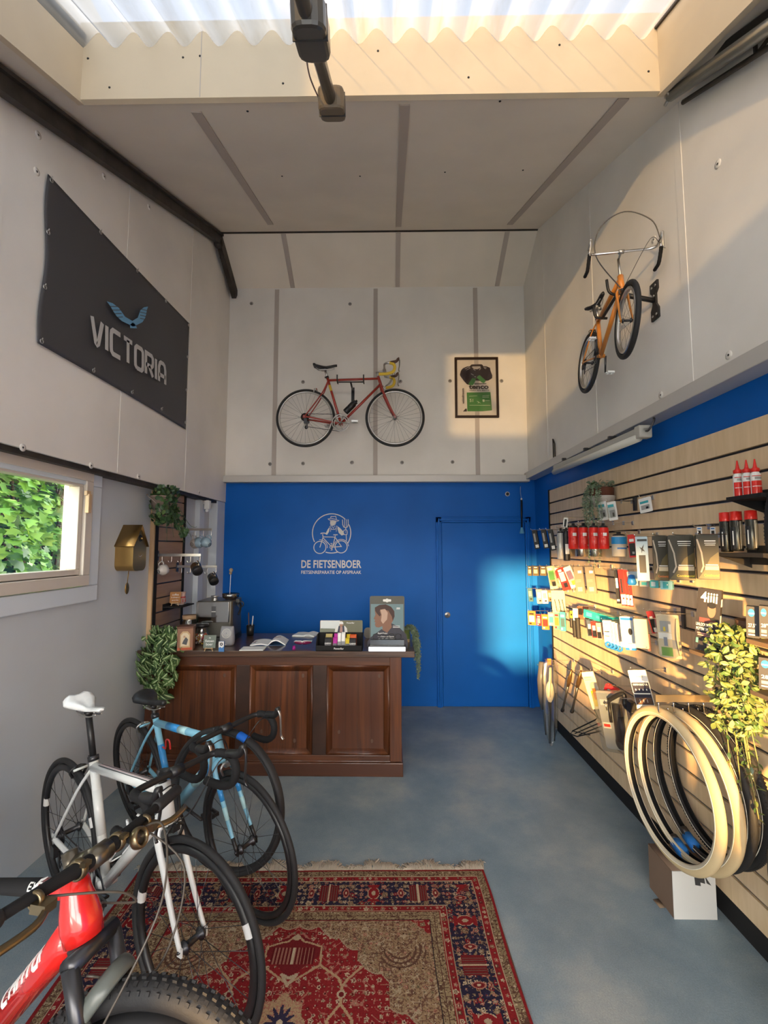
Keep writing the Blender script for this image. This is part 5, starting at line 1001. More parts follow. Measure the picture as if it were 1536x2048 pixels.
P = ct(502, 1299, .02); t = thing('closed_brochure', 'thin closed white brochure under the open magazine', 'brochure', T(P.x, P.y, CT) @ Rz(.05)); m = MB(); m.bx(-.08, .10, -.06, .06, 0, .006); m.build('cover', K['paper'], t)
book(ct(606, 1276, .14), -.15, .10, .16, 'open white booklet lying flat behind the pink sunglasses', .015, K['paper'], 'open_booklet')
# sunglasses
P = ct(603, 1296, .03); t = thing('sunglasses', 'sporty sunglasses with dark pink lenses lying on the counter', 'sunglasses', T(P) @ Rz(.05))
m = MB(); N = 12; rings = []
for i in range(N+1): a = -1+2*i/N; x = .068*a; y = .028*a*a; hh = .020*(1-.35*abs(a)**3)-(.006 if abs(a) < .12 else 0); rings.append([(x, y-.001, .028-hh*.7+.006), (x, y-.001, .028+hh), (x, y+.001, .028+hh), (x, y+.001, .028-hh*.7+.006)])
m.loft(rings); m.build('lens', C(.16, .012, .06, .08, 0, .8), t); m = MB(); m.tube([(r[1][0], r[1][1], r[1][2]) for r in rings], .003, 6)
for s in (-1, 1): m.tube([(s*.068, .028, .036), (s*.064, .10, .034), (s*.06, .14, .018)], .0028, 6)
m.build('frame', K['white'], t); 
P = ct(588, 1299, .0); t = thing('lens_pouch', 'tiny magenta fold of packaging in front of the sunglasses', 'packaging', T(P.x, P.y, CT)); m = MB(); m.loft([[(-.012, -.008, 0), (.012, -.008, 0), (.012, .008, 0), (-.012, .008, 0)], [(-.010, -.004, .028), (.010, -.004, .030), (.010, .004, .03), (-.010, .004, .028)]]); m.build('fold', C(.30, .02, .20, .3), t)
# energy snack display box
A, B = ct(631, 1303), ct(724, 1303); w = B.x-A.x; c = V3((A.x+B.x)/2, A.y+.01, CT); W_ = w; t = thing('snack_display_box', 'black counter display box with a printed header card of a cyclist', 'display box', T(c))
m = MB(); dpt = .15; m.bx(-W_/2, W_/2, 0, .004, 0, .042); m.bx(-W_/2, W_/2, dpt-.004, dpt, 0, .115); m.bx(-W_/2, W_/2, 0, dpt, 0, .004)
for s in (-1, 1): x = s*W_/2; q = [V3(x, 0, 0), V3(x, dpt, 0), V3(x, dpt, .115), V3(x, .05, .115), V3(x, 0, .042)]; m.loft([q, [p-V3(s*.003, 0, 0) for p in q]])
m.build('tray', K['mblack'], t); m = MB(); Hc = .115; m.rbox((0, 0, 0), (W_*.965, .095, .004), .008, fr((0, dpt+.004, Hc+.045), (1, 0, 0)), 0); hc = m.build('header_card', C(.16, .16, .11, .5), t)
f = fr((0, dpt+.0015, Hc+.045), (1, 0, 0)); m = MB(); h_ = W_*.48; m.prism([(-h_+.004, -.02), (-h_*.1, -.02), (-.01, .046), (-h_+.006, .046), (-h_+.004, .03)], 0, .0008, f, 0); m.prism([(-h_, -.046), (.02, -.046), (.02, -.02), (-h_, -.016)], 0, .0008, f, 1)
m.prism([(-.052, -.046), (.050, -.046), (.046, -.015), (.03, .004), (-.028, .004), (-.046, -.012)], .0008, .0014, f, 2); m.prism([(-.030, -.046), (.028, -.046), (.024, .004), (-.02, .004)], .0014, .002, f, 3); m.prism([(-.012, -.046), (.012, -.046), (.010, -.004), (-.008, -.004)], .002, .0024, f, 4); m.ell((0, .012, .002), (.013, .018, .001), f, 5); m.prism([(-.017, .018), (.018, .018), (.015, .034), (.004, .040), (-.008, .039), (-.016, .032)], .002, .003, f, 2); txt('PowerBar', f @ T(.075, .028, 0), w=.062, z=.002, mb=m, mi=2, bold=.02); m.build('header_print', [C(.62, .66, .66), C(.20, .22, .17), K['pwhite'], C(.05, .06, .09), C(.42, .25, .22), C(.35, .20, .14)], hc)
m = MB(); txt('PowerBar', fr((0, -.001, .02), (1, 0, 0)), w=.075, mb=m, bold=.02); m.build('tray_lettering', K['pwhite'], t)
def gel(x, y, z, w, h, d, colr, lab, rx=-.3, capc=None, text=None, name='snack_pouch'):
    q = thing(name, lab, 'snack', T(c+V3(x, y, z)) @ Rx(rx), 'snack packs in the black display box'); m = MB(); rg = []
    for k, (zz, a, b) in enumerate(((0, .96, .1), (.12, 1, .8), (.5, 1, 1), (.85, .98, .7), (1, .96, .08))): rg.append([(w/2*a*math.copysign(abs(math.cos(u))**.5, math.cos(u)), d/2*b*math.sin(u), zz*h) for u in [2*PI*i/12 for i in range(12)]])
    m.loft(rg); m.build('wrapper', colr, q)
    m = MB(); m.box((0, -d/2-.001, h*.25), (w*.8, .003, h*.35)); 
    if text: txt(text, fr((0, -d/2-.004, h*.45), (1, 0, 0)), w=w*.9, mb=m, mi=1, bold=.02)
    m.build('label_print', [K['dmetal'], K['pwhite']], q)
blkw = C(.03, .03, .032, .35)
for i, y in enumerate((.03, .055)): gel(-.088, y, .012, .055, .085, .02, blkw if i == 0 else C(.45, .36, .14, .3), ('black chew pouch, front left in the display box', 'gold chew pouch, back left in the display box')[i], text='CHEWS')
gel(-.088, .08, .03, .055, .085, .02, C(.46, .37, .15, .3), 'gold topped pouch standing behind the gold chew pouch')
gel(-.035, .04, .012, .036, .085, .022, C(.42, .03, .28, .3), 'magenta gel pack leaning in the display box'); gel(-.03, .07, .03, .036, .09, .022, C(.48, .04, .32, .3), 'magenta gel pack behind another magenta one')
gel(-.003, .055, .012, .030, .115, .026, C(.75, .74, .72, .3), 'white capped gel tube left of its twin, centre of the display box', -.15); gel(.028, .055, .012, .030, .12, .026, C(.76, .75, .73, .3), 'white capped gel tube right of its twin, centre of the display box', -.15)
gel(.062, .04, .012, .036, .08, .022, C(.60, .45, .03, .3), 'yellow gel pack at the front right of the display box'); gel(.066, .07, .03, .036, .085, .022, C(.62, .47, .03, .3), 'yellow gel pack behind the front yellow one')
gel(.102, .03, .012, .055, .080, .02, blkw, 'black chew pouch, front right in the display box', text='CHEWS'); gel(.102, .062, .03, .055, .085, .02, C(.55, .10, .03, .3), 'orange red pouch, back right in the display box')
# sunglasses display stand
A, B = ct(738, 1303), ct(810, 1303); w = B.x-A.x; c2 = V3((A.x+B.x)/2, A.y+.01, CT); t = thing('eyewear_display', 'upright eyewear display stand with a head profile poster and a glowing base', 'display stand', T(c2))
Hh = .385; m = MB(); m.rbox((0, 0, 0), (w, Hh, .006), .014, fr((0, .10, Hh/2+.02), (1, 0, 0))); m.build('back_panel', C(.10, .10, .085, .4), t)
m = MB(); m.bx(-w/2-.004, w/2+.004, -.004, .012, .0, .030); m.build('light_base', pm('lit_base', (.85, .88, .95), .4, emit=1.1), t, bevel=.003); m = MB(); m.bx(-w/2-.002, w/2+.002, .010, .12, .0, .034); m.build('base', K['black'], t)
f = fr((0, .096, .02+Hh/2), (1, 0, 0)); m = MB(); u = w/2-.008
m.prism([(-u, -Hh/2+.02), (u, -Hh/2+.02), (u, Hh/2-.062), (-u, Hh/2-.062)], 0, .001, f, 0)
def ep(P, s=.00115): return [((x-1130)*s*.93, (330-y)*s*1.0+.0) for x, y in P]   # measured on the 4.8x crop
m.prism(ep([(985, 470), (1010, 440), (1090, 385), (1130, 410), (1160, 345), (1215, 370), (1270, 420), (1282, 475), (1282, 540), (985, 540)])[::-1], .001, .0016, f, 1)
m.prism(ep([(1040, 240), (1075, 222), (1120, 218), (1160, 235), (1183, 265), (1185, 300), (1172, 330), (1160, 350), (1165, 372), (1130, 410), (1098, 392), (1095, 365), (1070, 375), (1048, 372), (1040, 355), (1045, 342), (1036, 335), (1042, 325), (1032, 315), (1044, 290), (1040, 265)])[::-1], .0016, .0022, f, 2)
m.prism(ep([(1042, 262), (1040, 240), (1075, 222), (1120, 218), (1160, 235), (1183, 265), (1185, 300), (1172, 330), (1165, 300), (1140, 262), (1100, 250), (1075, 262), (1085, 290), (1075, 300), (1055, 280)])[::-1], .0022, .0026, f, 5); m.prism(ep([(1080, 255), (1115, 250), (1135, 275), (1130, 320), (1100, 350), (1085, 330), (1090, 290)])[::-1], .0026, .003, f, 4)
txt('Redefining', f @ T(-.072, -.098, 0), w=.075, z=.003, mb=m, mi=3, bold=.02, align='l'); txt('the future of Sports', f @ T(-.072, -.122, 0), w=.13, z=.003, mb=m, mi=3, bold=.02, align='l'); txt('open ear audio eyewear', f @ T(-.072, -.137, 0), w=.13, z=.003, mb=m, mi=3, align='l')
for yy in (0, .010): m.ribbon([(.045, -.040-yy), (.10, -.040-yy)], .004, .003, .0036, f, 3)
m.ribbon([(.075, .100), (.102, .100)], .006, .003, .0036, f, 3); m.ribbon([(.072, .092), (.102, .092)], .004, .003, .0036, f, 3); m.rbox((0, Hh/2-.034, .002), (.064, .018, .003), .005, f, 3); m.torus(.010, .005, 20, 6, f @ T(0, Hh/2-.034, .002), 3, rz=.002)
m.build('poster', [C(.16, .24, .26, .5), C(.055, .055, .07), C(.23, .12, .08, .4), K['pwhite'], C(.48, .33, .25, .4), C(.07, .04, .035)], t)
m = MB(); m.bx(-w/2+.006, w/2-.006, .035, .10, .074, .077); m.bx(-w/2+.006, w/2-.006, .033, .036, .035, .077); m.build('clear_shelf', K['clear'], t)
for i, x in enumerate((-.06, .06)):
    g = thing('audio_glasses', ('dark framed glasses on the left of the eyewear display', 'dark framed glasses on the right of the eyewear display')[i], 'glasses', T(c2+V3(x, .045, .078)), 'glasses on the eyewear display'); 
    for s in (-1, 1): m = MB(); m.torus(.022, .0022, 20, 6, fr((s*.026, 0, .022), (1, 0, 0))); m.tube([(s*.048, 0, .03), (s*.048, .05, .03)], .002, 5); m.build('rim', K['black'], g)
    m = MB(); m.tube([(-.005, 0, .026), (.005, 0, .026)], .002, 5); m.build('bridge', K['black'], g)
# small card holder and papers between
P = ct(735, 1280, .08); t = thing('white_stone_card', 'pale rounded card standing behind the snack display box', 'card', T(P.x-.0, P.y, CT)); m = MB(); m.rbox((0, 0, 0), (.07, .09, .012), .03, fr((0, 0, .045), (1, 0, 0))); m.build('card', C(.33, .31, .28, .7), t)
# small plant at the right end
P = ct(814, 1285, .04); t = thing('string_of_pearls_plant', 'small green pot with pale trailing stems at the right end of the counter', 'plant', T(P.x-.015, P.y, CT)); m = MB(); m.lathe([(.001, 0), (.040, 0), (.042, .03), (.041, .10), (.036, .10), (.001, .09)], 20, mi=0); m.lathe([(.0425, 0), (.0427, .024), (.0415, .026)], 20, mi=1); m.build('pot', [C(.12, .17, .05, .6), C(.42, .33, .2, .6)], t)
m = MB(); ms = MB(); r = random.Random(12)
for k in range(16):
    x1 = .035+r.uniform(0, .04); zl = r.uniform(-.10, .0) if k < 9 else r.uniform(-.33, -.12); y1_ = r.uniform(-.06, -.02) if k < 12 else r.uniform(-.05, .02)
    P_ = smoothpath([(0, 0, .10), (x1*.8, y1_*.5, .125), (x1+.03, y1_, .06), (x1+.035+r.uniform(-.005, .02), y1_, zl*.5), (x1+.035+r.uniform(-.02, .02), y1_, zl)], 8); ms.tube(P_, .0012, 4)
    for p in P_[2:]:
        for q in range(6): a = r.uniform(0, 6.28); leaf(m, T(p+V3(r.uniform(-.006, .006), r.uniform(-.006, .006), r.uniform(-.01, .01))) @ Rz(a) @ Rx(r.uniform(-.9, .9)), .018, .011, .1, 3)
m.build('foliage', GR, t); ms.build('stems', GR[3], t)
# ---------------------------------------------------------------- big slatted display wall on the right
SYA, SYB = .25, 4.385
root = thing('slatwall_display', 'large maple slatted display wall covering the right side of the shop', 'slatwall', T(XRR, 2.3, .0))
zs = [2.270]+[2.140-.106*i for i in range(20)]; zs = [z for z in zs if z > .16]+[.105]
m = MB()
for a, b in zip(zs[:-1], zs[1:]): m.bx(XS, XS+.022, SYA, SYB, b+.007, a-.007)
m.build('boards', K['maple'], root, world=True, bevel=.0015)
m = MB(); m.bx(XS+.016, XRR, SYA, SYB, .105, 2.268); m.build('back_sheet', C(.03, .03, .035, .5), root, world=True)
m = MB()
for z in zs[1:-1]: m.bx(XS+.010, XS+.017, SYA, SYB, z-.009, z-.004)
m.build('groove_inserts', K['silver'], root, world=True)
m = MB(); m.bx(XS-.004, XRR, SYB, SYB+.03, .02, 2.272); m.build('end_edge', K['mblack'], root, world=True)
m = MB(); m.bx(XS+.012, XRR, SYA, SYB, 0, .105); m.build('black_base', K['mblack'], root, world=True)
def groove(z): return min(zs[1:-1], key=lambda q: abs(q-z))
def hook(Y, z, L, label, thick=.0022, n=1, name='display_hook'):
    z = groove(z); t = thing(name, label, 'hook', T(XS, Y, z), 'wire hooks on the slatted wall'); m = MB(); m.bx(-.006, .004, -.014, .014, -.028, .008); m.build('back_plate', K['silver'], t)
    m = MB(); m.tube(smoothpath([(0, 0, -.012), (-L*.5, 0, -.012), (-L+.01, 0, -.012), (-L, 0, .004)], 4), thick, 6); m.tube([(0, 0, .0), (-L+.03, 0, .010)], thick*.8, 6); m.box((-L+.028, 0, .012), (.003, .022, .014)); m.build('prong', K['chrome'], t); return t
def pframe(px, py, X, az, tilt=0):
    P = onX(px, py, X); a = math.radians(az); return P, fr(P, (math.sin(a), -math.cos(a), 0)) @ Rz(math.radians(tilt))
def dims(P, az, wpx, hpx):
    dep = (P-CAMP).dot(cw); s = dep/F; a = math.radians(az); return wpx*s/(math.sin(a)+math.cos(a)*P.x/P.y), hpx*s*.985
HK = []
def hookup(P, z, label, X=None):
    # wire hook from the slats out to an item's hang hole
    w = label.split(); lb = 'chrome wire hook holding the '+' '.join(w[:11]); k = 2
    while lb in HK: lb = ('inner ' if k == 2 else 'third ')+lb; k += 1
    HK.append(lb); L = XS-P.x; gz = groove(z); t = thing('display_hook', lb, 'hook', T(XS, P.y, z), 'wire hooks on the slatted wall')
    m = MB(); m.bx(-.005, .0, -.010, .010, -.014, .012); m.build('back_plate', K['silver'], t)
    m = MB(); m.tube(smoothpath([(0, 0, 0), (-L*.5, 0, 0), (-L-.02, 0, 0), (-L-.032, 0, .012)], 4), .0021, 6); m.build('prong', K['chrome'], t)
def pack(name, label, cat, px, py, wpx, hpx, X=1.42, az=25, d=.02, col=None, prints=(), tilt=0, group=None, hooked=True, clear=False, bev=0, hook_=True):
    P, M = pframe(px, py, X, az, tilt); w, h = dims(P, az, wpx, hpx); t = thing(name, label, cat, M, group)
    m = MB(); m.rbox((0, 0, 0), (w, h, d), min(w, h)*.06); m.build('carton' if d > .012 else 'backing_card', col or K['pwhite'], t)
    if prints:
        ms = []; m = MB(); z = d/2
        for i, p in enumerate(prints):
            x, y, pw, ph, c = p[:5]
            if c not in ms: ms.append(c)
            mi = ms.index(c); zz = z+.0006*(i+1)
            if len(p) > 5 and p[5] == 'o': m.lathe([(.001, .0), (.5, 0), (.5, -.0006/h)], 18, T(x*w, y*h, zz) @ Matrix.Diagonal((pw*w, ph*h, h, 1)), mi, False)
            elif len(p) > 5: txt(p[5], T(x*w, y*h, 0), w=pw*w, h=ph*h, mb=m, mi=mi, z=zz, bold=.02)
            else: m.box((x*w, y*h, zz-.0004), (pw*w, ph*h, .0008), mi=mi)
        m.build('printed_front', ms, t)
        if d > .02:
            m = MB(); m.box((w/2+.0004, -.1*h, 0), (.0008, h*.4, d*.5)); m.box((w/2+.0004, .3*h, 0), (.0008, h*.12, d*.6)); m.build('side_print', ms[0], t)
    if clear: m = MB(); m.rbox((0, -.06*h, d/2+.008), (w*.8, h*.6, .016), w*.15); m.build('clear_blister', K['clear'], t)
    if hooked: m = MB(); m.torus(.008, .0015, 12, 5, T(0, h/2+.004, 0)); m.build('hang_hole', K['clear'], t)
    if hook_: q = M @ V3(0, h/2+.003, 0); hookup(q, q.z, label)
    return t, w, h
W_, R_c, Bk, Tl, SunGd, Cm, Bl, Or, Gn, Gy, Yl = K['pwhite'], C(.55, .03, .025, .4), C(.018, .018, .02, .4), C(.05, .32, .36, .4), C(.085, .062, .014, .4), C(.55, .46, .32, .5), C(.02, .16, .50, .4), C(.60, .17, .04, .45), C(.08, .25, .06, .5), C(.30, .30, .30, .5), C(.62, .48, .04, .4)
LB = C(.36, .46, .52, .5)
K['bag'] = glassy('hazy_plastic_light', (.82, .84, .84), .82, .2)
# row under the succulent
for px, lab in ((1206, 'white and teal blister card, left one below the hanging succulent'), (1225, 'white and teal blister card, right one below the hanging succulent')):
    pack('blister_card', lab, 'packaged part', px, 1022, 17, 38, 1.42, 35, .006, K['pwhite'], [(-.1, .28, .7, .16, Tl), (0, -.15, .6, .4, Gy), (.1, -.2, .2, .2, Bk)], 6, clear=True)
pack('blister_card', 'white and teal card hanging alone right of the short black hook plate', 'packaged part', 1291, 1010, 24, 30, 1.50, 20, .006, K['pwhite'], [(-.05, .2, .7, .16, Tl), (0, -.15, .7, .3, Gy), (.15, -.2, .2, .14, Bk)], 8)
t = thing('hook_plate', 'short dark hook plate left of the lone white and teal card', 'hook', T(onX(1270, 1008, XS-.008))); m = MB(); m.box((0, 0, 0), (.012, .03, .085)); m.tube([(0, 0, .02), (-.12, 0, .02)], .0022, 6); m.build('plate', K['dmetal'], t)
# bottle row
def bottle(px, py, wpx, hpx, X, label, body, cap, kind='bidon', lab=None):
    P = onX(px, py, X); s = (P-CAMP).dot(cw)/F; r = wpx*s/2; h = hpx*s; t = thing('water_bottle' if kind != 'can' else 'spray_can', label, 'bottle' if kind != 'can' else 'can', T(P-V3(0, 0, h/2)), None)
    m = MB()
    if kind == 'bidon': m.lathe([(.001, 0), (r*.9, 0), (r, h*.03), (r, h*.40), (r*.94, h*.44), (r, h*.48), (r, h*.78), (r*.8, h*.84)], 22)
    elif kind == 'steel': m.lathe([(.001, 0), (r*.92, 0), (r, h*.03), (r, h*.80), (r*.6, h*.90)], 22)
    elif kind == 'can': m.lathe([(.001, 0), (r*.95, 0), (r, h*.015), (r, h*.76), (r*.9, h*.78)], 22)
    elif kind == 'glue': m.lathe([(.001, 0), (r*.96, 0), (r, h*.03), (r, h*.58), (r*.55, h*.67)], 22)
    m.build('bottle_body', body, t); m = MB()
    if kind in ('bidon', 'steel'): m.lathe([(r*.86, h*.80), (r*.84, h*.87), (r*.55, h*.90), (r*.30, h*.91), (r*.30, h*.98), (.001, h)], 20)
    elif kind == 'can': m.lathe([(r*1.0, h*.765), (r*1.02, h*.78), (r*1.0, h*.985), (.001, h)], 22)
    else: m.lathe([(r*.62, h*.64), (r*.88, h*.66), (r*.88, h*.74), (r*.5, h*.76), (r*.38, h*.80), (r*.14, h), (.001, h)], 20)
    m.build('cap', cap, t)
    if lab:
        m = MB(); ms = []
        for (z0_, z1_, a0, a1, c) in lab:
            if c not in ms: ms.append(c)
            m.lathe([(r+.0016, z0_*h), (r+.0016, z1_*h)], 22, a0=a0, a1=a1, mi=ms.index(c))
        m.build('bottle_label', ms, t)
    if kind in ('bidon', 'steel'): q = P+V3(0, 0, h/2+.001); hookup(q, q.z, label)
    return t
sl = pm('steel_bottle', (.62, .58, .50), .2, 1)
for px, lab in ((1136, 'stainless steel bottle, leftmost of the three behind the red bottles'), (1163, 'stainless steel bottle, middle of the three behind the red bottles'), (1190, 'stainless steel bottle, rightmost of the three behind the red bottles')): bottle(px, 1082, 24, 62, 1.475, lab, sl, K['black'], 'steel')
bottle(1122, 1087, 15, 62, 1.36, 'silver grey bottle with black cap left of the red bottles', C(.46, .46, .44, .25, .3), K['black'], 'steel'); bottle(1133, 1088, 13, 66, 1.33, 'black slim bottle between the silver bottle and the first red bottle', K['black'], K['black'], 'steel', [(.2, .5, 4.0, 5.2, W_)])
redb = C(.62, .022, .015, .3, 0, .3)
for i, px in enumerate((1147, 1167, 1188, 1207)): bottle(px, 1072, 20, 52, 1.33+.01*i, ('bright red bottle with black cap, %s of the four' % ('leftmost', 'second from the left', 'third from the left', 'rightmost')[i]), redb, K['black'], 'bidon', [(.5, .62, 4.2, 4.9, W_), (.2, .45, 4.4, 4.7, C(.75, .1, .08))])
bottle(1238, 1088, 27, 50, 1.42, 'clear bottle with a blue top hanging right of the red bottles', C(.45, .43, .38, .3), K['black'], 'bidon', [(.5, .78, 0, 2*PI, C(.02, .22, .50, .3)), (.3, .36, 4.0, 5.5, Bl)])
for i, (px, py, h_) in enumerate(((1072, 1079, 38), (1090, 1078, 38), (1104, 1080, 42))): pack('light_pack', 'black slim light pack with white tag, %s of three by the door' % ('left', 'middle', 'right')[i], 'packaged light', px, py, 9, h_, 1.34, 50, .02, Bk, [(.1, -.36, .7, .16, W_), (-.1, .1, .4, .45, Gy)], 9)
t_ = pack('phone_mount_card', 'black and white hanging card standing above the black slim bottle', 'packaged part', 1131, 1046, 9, 22, 1.33, 50, .006, W_, [(0, 0, .5, .7, Bk)], -8)
pack('blister_card', 'red and black card hanging between the blue topped bottle and the pale box', 'packaged part', 1265, 1092, 15, 46, 1.40, 35, .008, R_c, [(0, -.15, .8, .55, Bk), (0, .25, .6, .12, W_), (.1, -.3, .3, .1, Gy)], 4)
t, w, h = pack('boxed_tube', 'pale blue box with a black bird mark and dark window', 'box', 1285, 1117, 24, 88, 1.30, 60, .06, LB, [(0, -.12, .55, .40, Bk), (.05, .42, .8, .05, Bk)], 1, hooked=False)
m = MB(); m.prism([(-.20*w, .27*h), (-.02*w, .24*h), (.2*w, .33*h), (.10*w, .22*h), (.26*w, .16*h), (.04*w, .18*h), (-.02*w, .12*h), (-.04*w, .20*h)][::-1], .031, .032); m.build('bird_mark', Bk, t)
m = MB(); txt('SCHWALBE', fr((w/2+.001, 0, 0), (0, 0, -1), (0, 1, 0)) @ Rz(PI/2), w=h*.6, h=.014, mb=m); m.build('side_lettering', C(.1, .14, .3), t)
for i, (px, ww) in enumerate(((1321, 30), (1362, 52), (1414, 44))):
    t, w, h = pack('dark_carton', 'dark olive tyre box with white size table, %s of the three' % ('leftmost', 'middle', 'rightmost')[i], 'box', px, 1116-i, ww, 90, 1.36, 62, .055, C(.022, .019, .010, .45), [(.12, .36, .5, .02, W_), (.12, .31, .5, .012, W_), (.12, .27, .45, .012, W_), (.15, -.24, .6, .09, Cm), (.15, -.17, .55, .02, W_), (.12, -.40, .66, .055, Or if i < 1 else Yl, 'Continental')], 0, 'dark tyre boxes on hooks', hooked=False)
    m = MB(); q = [(-.5*w+.002, -.5*h+.004), (.5*w-.002, -.5*h+.004), (.5*w-.002, .12*h), (.1*w, -.02*h), (-.2*w, -.3*h)]; m.prism(q, .0277, .0281); m.build('sunlit_panel', SunGd, t)  # golden sunlight on the lower box front, put into this panel's colour
    m = MB(); a = w*.5; m.ribbon([(-.46*w, .40*h), (-.28*w, .1*h), (-.22*w, -.2*h), (-.34*w, -.34*h)], .006, .0281, .029); m.build('curved_line', C(.35, .30, .24), t)
    if i == 2: pass
for px, lab in ((1426, 'small white and black card tucked behind the rightmost dark tyre box'), (1399, 'small white and black card tucked behind the middle dark tyre box')): pack('price_card', lab, 'card', px, 1062, 10, 16, 1.5, 30, .004, W_, [(0, -.2, .6, .5, Bk), (0, .3, .7, .15, Bl)])
# bracket shelves with glue bottles and spray cans
def bracket_shelf(pxa, pxb, py, X, label, col, dpt=.12, th=.016):
    A, B = onX(pxa, py, X), onX(pxb, py, X); t = thing('bracket_shelf', label, 'shelf', T(XS, (A.y+B.y)/2, A.z)); L = abs(A.y-B.y); m = MB(); m.bx(-(XS-X), 0, -L/2, L/2, -th, 0); m.bx(-.008, 0, -L/2, L/2, -.05, .03); m.build('shelf_plate', col, t)
    for s in (-1, 1): m = MB(); m.prism([(0, -.05), (0, 0), (-(XS-X)*.9, 0)], -.002, .002, fr((0, s*L*.46, -th), (1, 0, 0))); m.build('shelf_bracket', col, t)
    return A.z, t
z1_, _ = bracket_shelf(1452, 1522, 995, 1.40, 'narrow black shelf under the red capped glue bottles', K['mblack'])
z2_, _ = bracket_shelf(1428, 1526, 1105, 1.40, 'black metal shelf under the red capped spray cans', C(.05, .045, .04, .4, .3))
for i, px in enumerate((1476, 1494, 1511)):
    P = onX(px, 994-2*i, 1.46); s = (P-CAMP).dot(cw)/F; bottle(px, 994-1.7*i-36, 17, 74, 1.46, 'white and red glue bottle with pointed red cap, %s of three' % ('left', 'middle', 'right')[i], K['pwhite'], redb, 'glue', [(.03, .40, 3.2, 6.0, redb), (.24, .26, 3.4, 5.6, W_), (.44, .50, 3.9, 5.3, Gy), (.52, .54, 3.4, 5.6, R_c)])
for i, px in enumerate((1452, 1473, 1503)): bottle(px, 1064-2*i, 20.5, 80, 1.46, 'dark spray can with red cap, %s on the metal shelf' % ('left', 'middle', 'right')[i], pm('can_dark', (.07, .07, .06), .25, .8), redb, 'can', [(.05, .6, 3.0, 3.9, Bk), (.15, .5, 3.4, 3.6, W_), (.05, .74, 4.3, 5.1, sl)])
# middle rows: small boxes and cards
for i, px in enumerate((1060, 1072, 1087)): pack('small_box', 'small black and gold box, %s in the row at the far end' % ('left', 'middle', 'right')[i], 'box', px, 1142, (8, 12, 13)[i], 19, 1.33, 55, .02, C(.09, .07, .03, .4), [(.0, -.05, .6, .4, Cm), (0, .38, .5, .1, W_)], hooked=False)
for i, (px, py, ww, hh, c1, c2, c3, lab) in enumerate(((1105, 1155, 15, 46, Cm, Gn, Bk, 'cream and green blister pack'), (1118, 1152, 13, 40, C(.4, .3, .2), R_c, W_, 'tan and red blister pack'), (1127, 1158, 15, 46, R_c, W_, Bk, 'red and white tool pack'), (1142, 1154, 15, 44, W_, C(.2, .12, .2), Yl, 'white and plum tool pack with yellow end'))):
    pack('tool_pack', lab+' hanging below the stainless bottles', 'packaged tool', px, py, ww, hh, 1.38, 45, .012, c1, [(0, .1, .7, .4, c2), (.1, -.28, .5, .2, c3), (-.1, .38, .5, .1, W_)], 10+4*i, clear=True)
for px, lab in ((1159, 'bronze grey card with pale label, left of the pair'), (1182, 'bronze grey card with pale label, right of the pair')): pack('cable_card', lab, 'packaged part', px, 1160, 18, 54, 1.40, 48, .014, C(.20, .17, .13, .4), [(.15, .30, .4, .10, W_), (-.1, 0, .6, .01, Cm), (-.1, -.06, .6, .01, Cm), (0, -.34, .5, .16, Cm)], 5, clear=False)
pack('pump_card', 'long black card with white strip left of the red brake cards', 'packaged part', 1235, 1174, 8, 66, 1.38, 50, .008, Bk, [(0, .12, .6, .3, W_), (0, -.4, .7, .06, W_)], 3)
for i in range(3): pack('brake_card', 'tall red card with white foot, %s of the three overlapping' % ('left', 'middle', 'right')[i], 'packaged part', 1245+7*i, 1175+i, 11-i, 72, 1.37+.02*i, 50, .006, redb, [(0, -.33, .86, .28, W_), (-.1, .05, .3, .4, Bk), (0, -.30, .3, .05, R_c)], 4)
t, w, h = pack('bell_card', 'pale card carrying a blue cone shaped part beside the red cards', 'packaged part', 1266, 1157, 22, 28, 1.42, 40, .006, LB, [(-.2, .2, .4, .2, W_)], 2)
m = MB(); m.lathe([(.001, -.45*h), (.3*w, -.45*h), (.42*w, -.3*h), (.25*w, .25*h), (.001, .3*h)], 18, fr((0, 0, .02), (1, 0, 0), (0, 1, 0)) @ Rx(PI/2) @ Rx(-PI)); m.build('blue_cone', Bl, t)
pack('small_box', 'small silver and teal box just under the pale blue box', 'box', 1290, 1167, 18, 12, 1.44, 45, .03, C(.3, .3, .28), [(0, 0, .6, .5, Tl)], hooked=False)
pack('small_box', 'small blue and teal box under the leftmost dark tyre box', 'box', 1310, 1168, 17, 15, 1.42, 45, .03, Tl, [(-.1, 0, .5, .6, LB)], hooked=False); pack('small_box', 'pale teal box under the middle dark tyre box', 'box', 1334, 1170, 24, 18, 1.42, 45, .03, C(.25, .48, .52, .4), [(-.05, 0, .45, .7, Tl), (.1, .05, .08, .12, W_)], hooked=False)
for (px, py, ww, hh, c1, c2, lab) in ((1061, 1190, 9, 26, C(.05, .12, .16), Gy, 'dark teal pack at the far left end of the lower row'), (1079, 1193, 11, 28, Cm, W_, 'cream card next to the dark teal pack'), (1090, 1194, 11, 26, W_, Cm, 'white card between two cream cards at the far end'), (1100, 1192, 8, 22, C(.22, .12, .07), Cm, 'small brown card right of the white one at the far end')):
    pack('spare_part_card', lab, 'packaged part', px, py, ww, hh, 1.35, 50, .008, c1, [(0, .1, .6, .4, c2), (.1, -.3, .4, .1, Bk)], 5)
t, w, h = pack('tool_card', 'large cream card holding two slim dark tyre levers', 'packaged tool', 1117, 1203, 27, 44, 1.37, 50, .006, Cm, [(-.2, .4, .4, .06, Gy)], 3)
m = MB()
for s in (-.25, .05, .3): m.tube([(s*w, .1*h, .008), ((s+.12)*w, -.45*h, .008)], .003, 5)
m.build('tyre_levers', K['dmetal'], t)
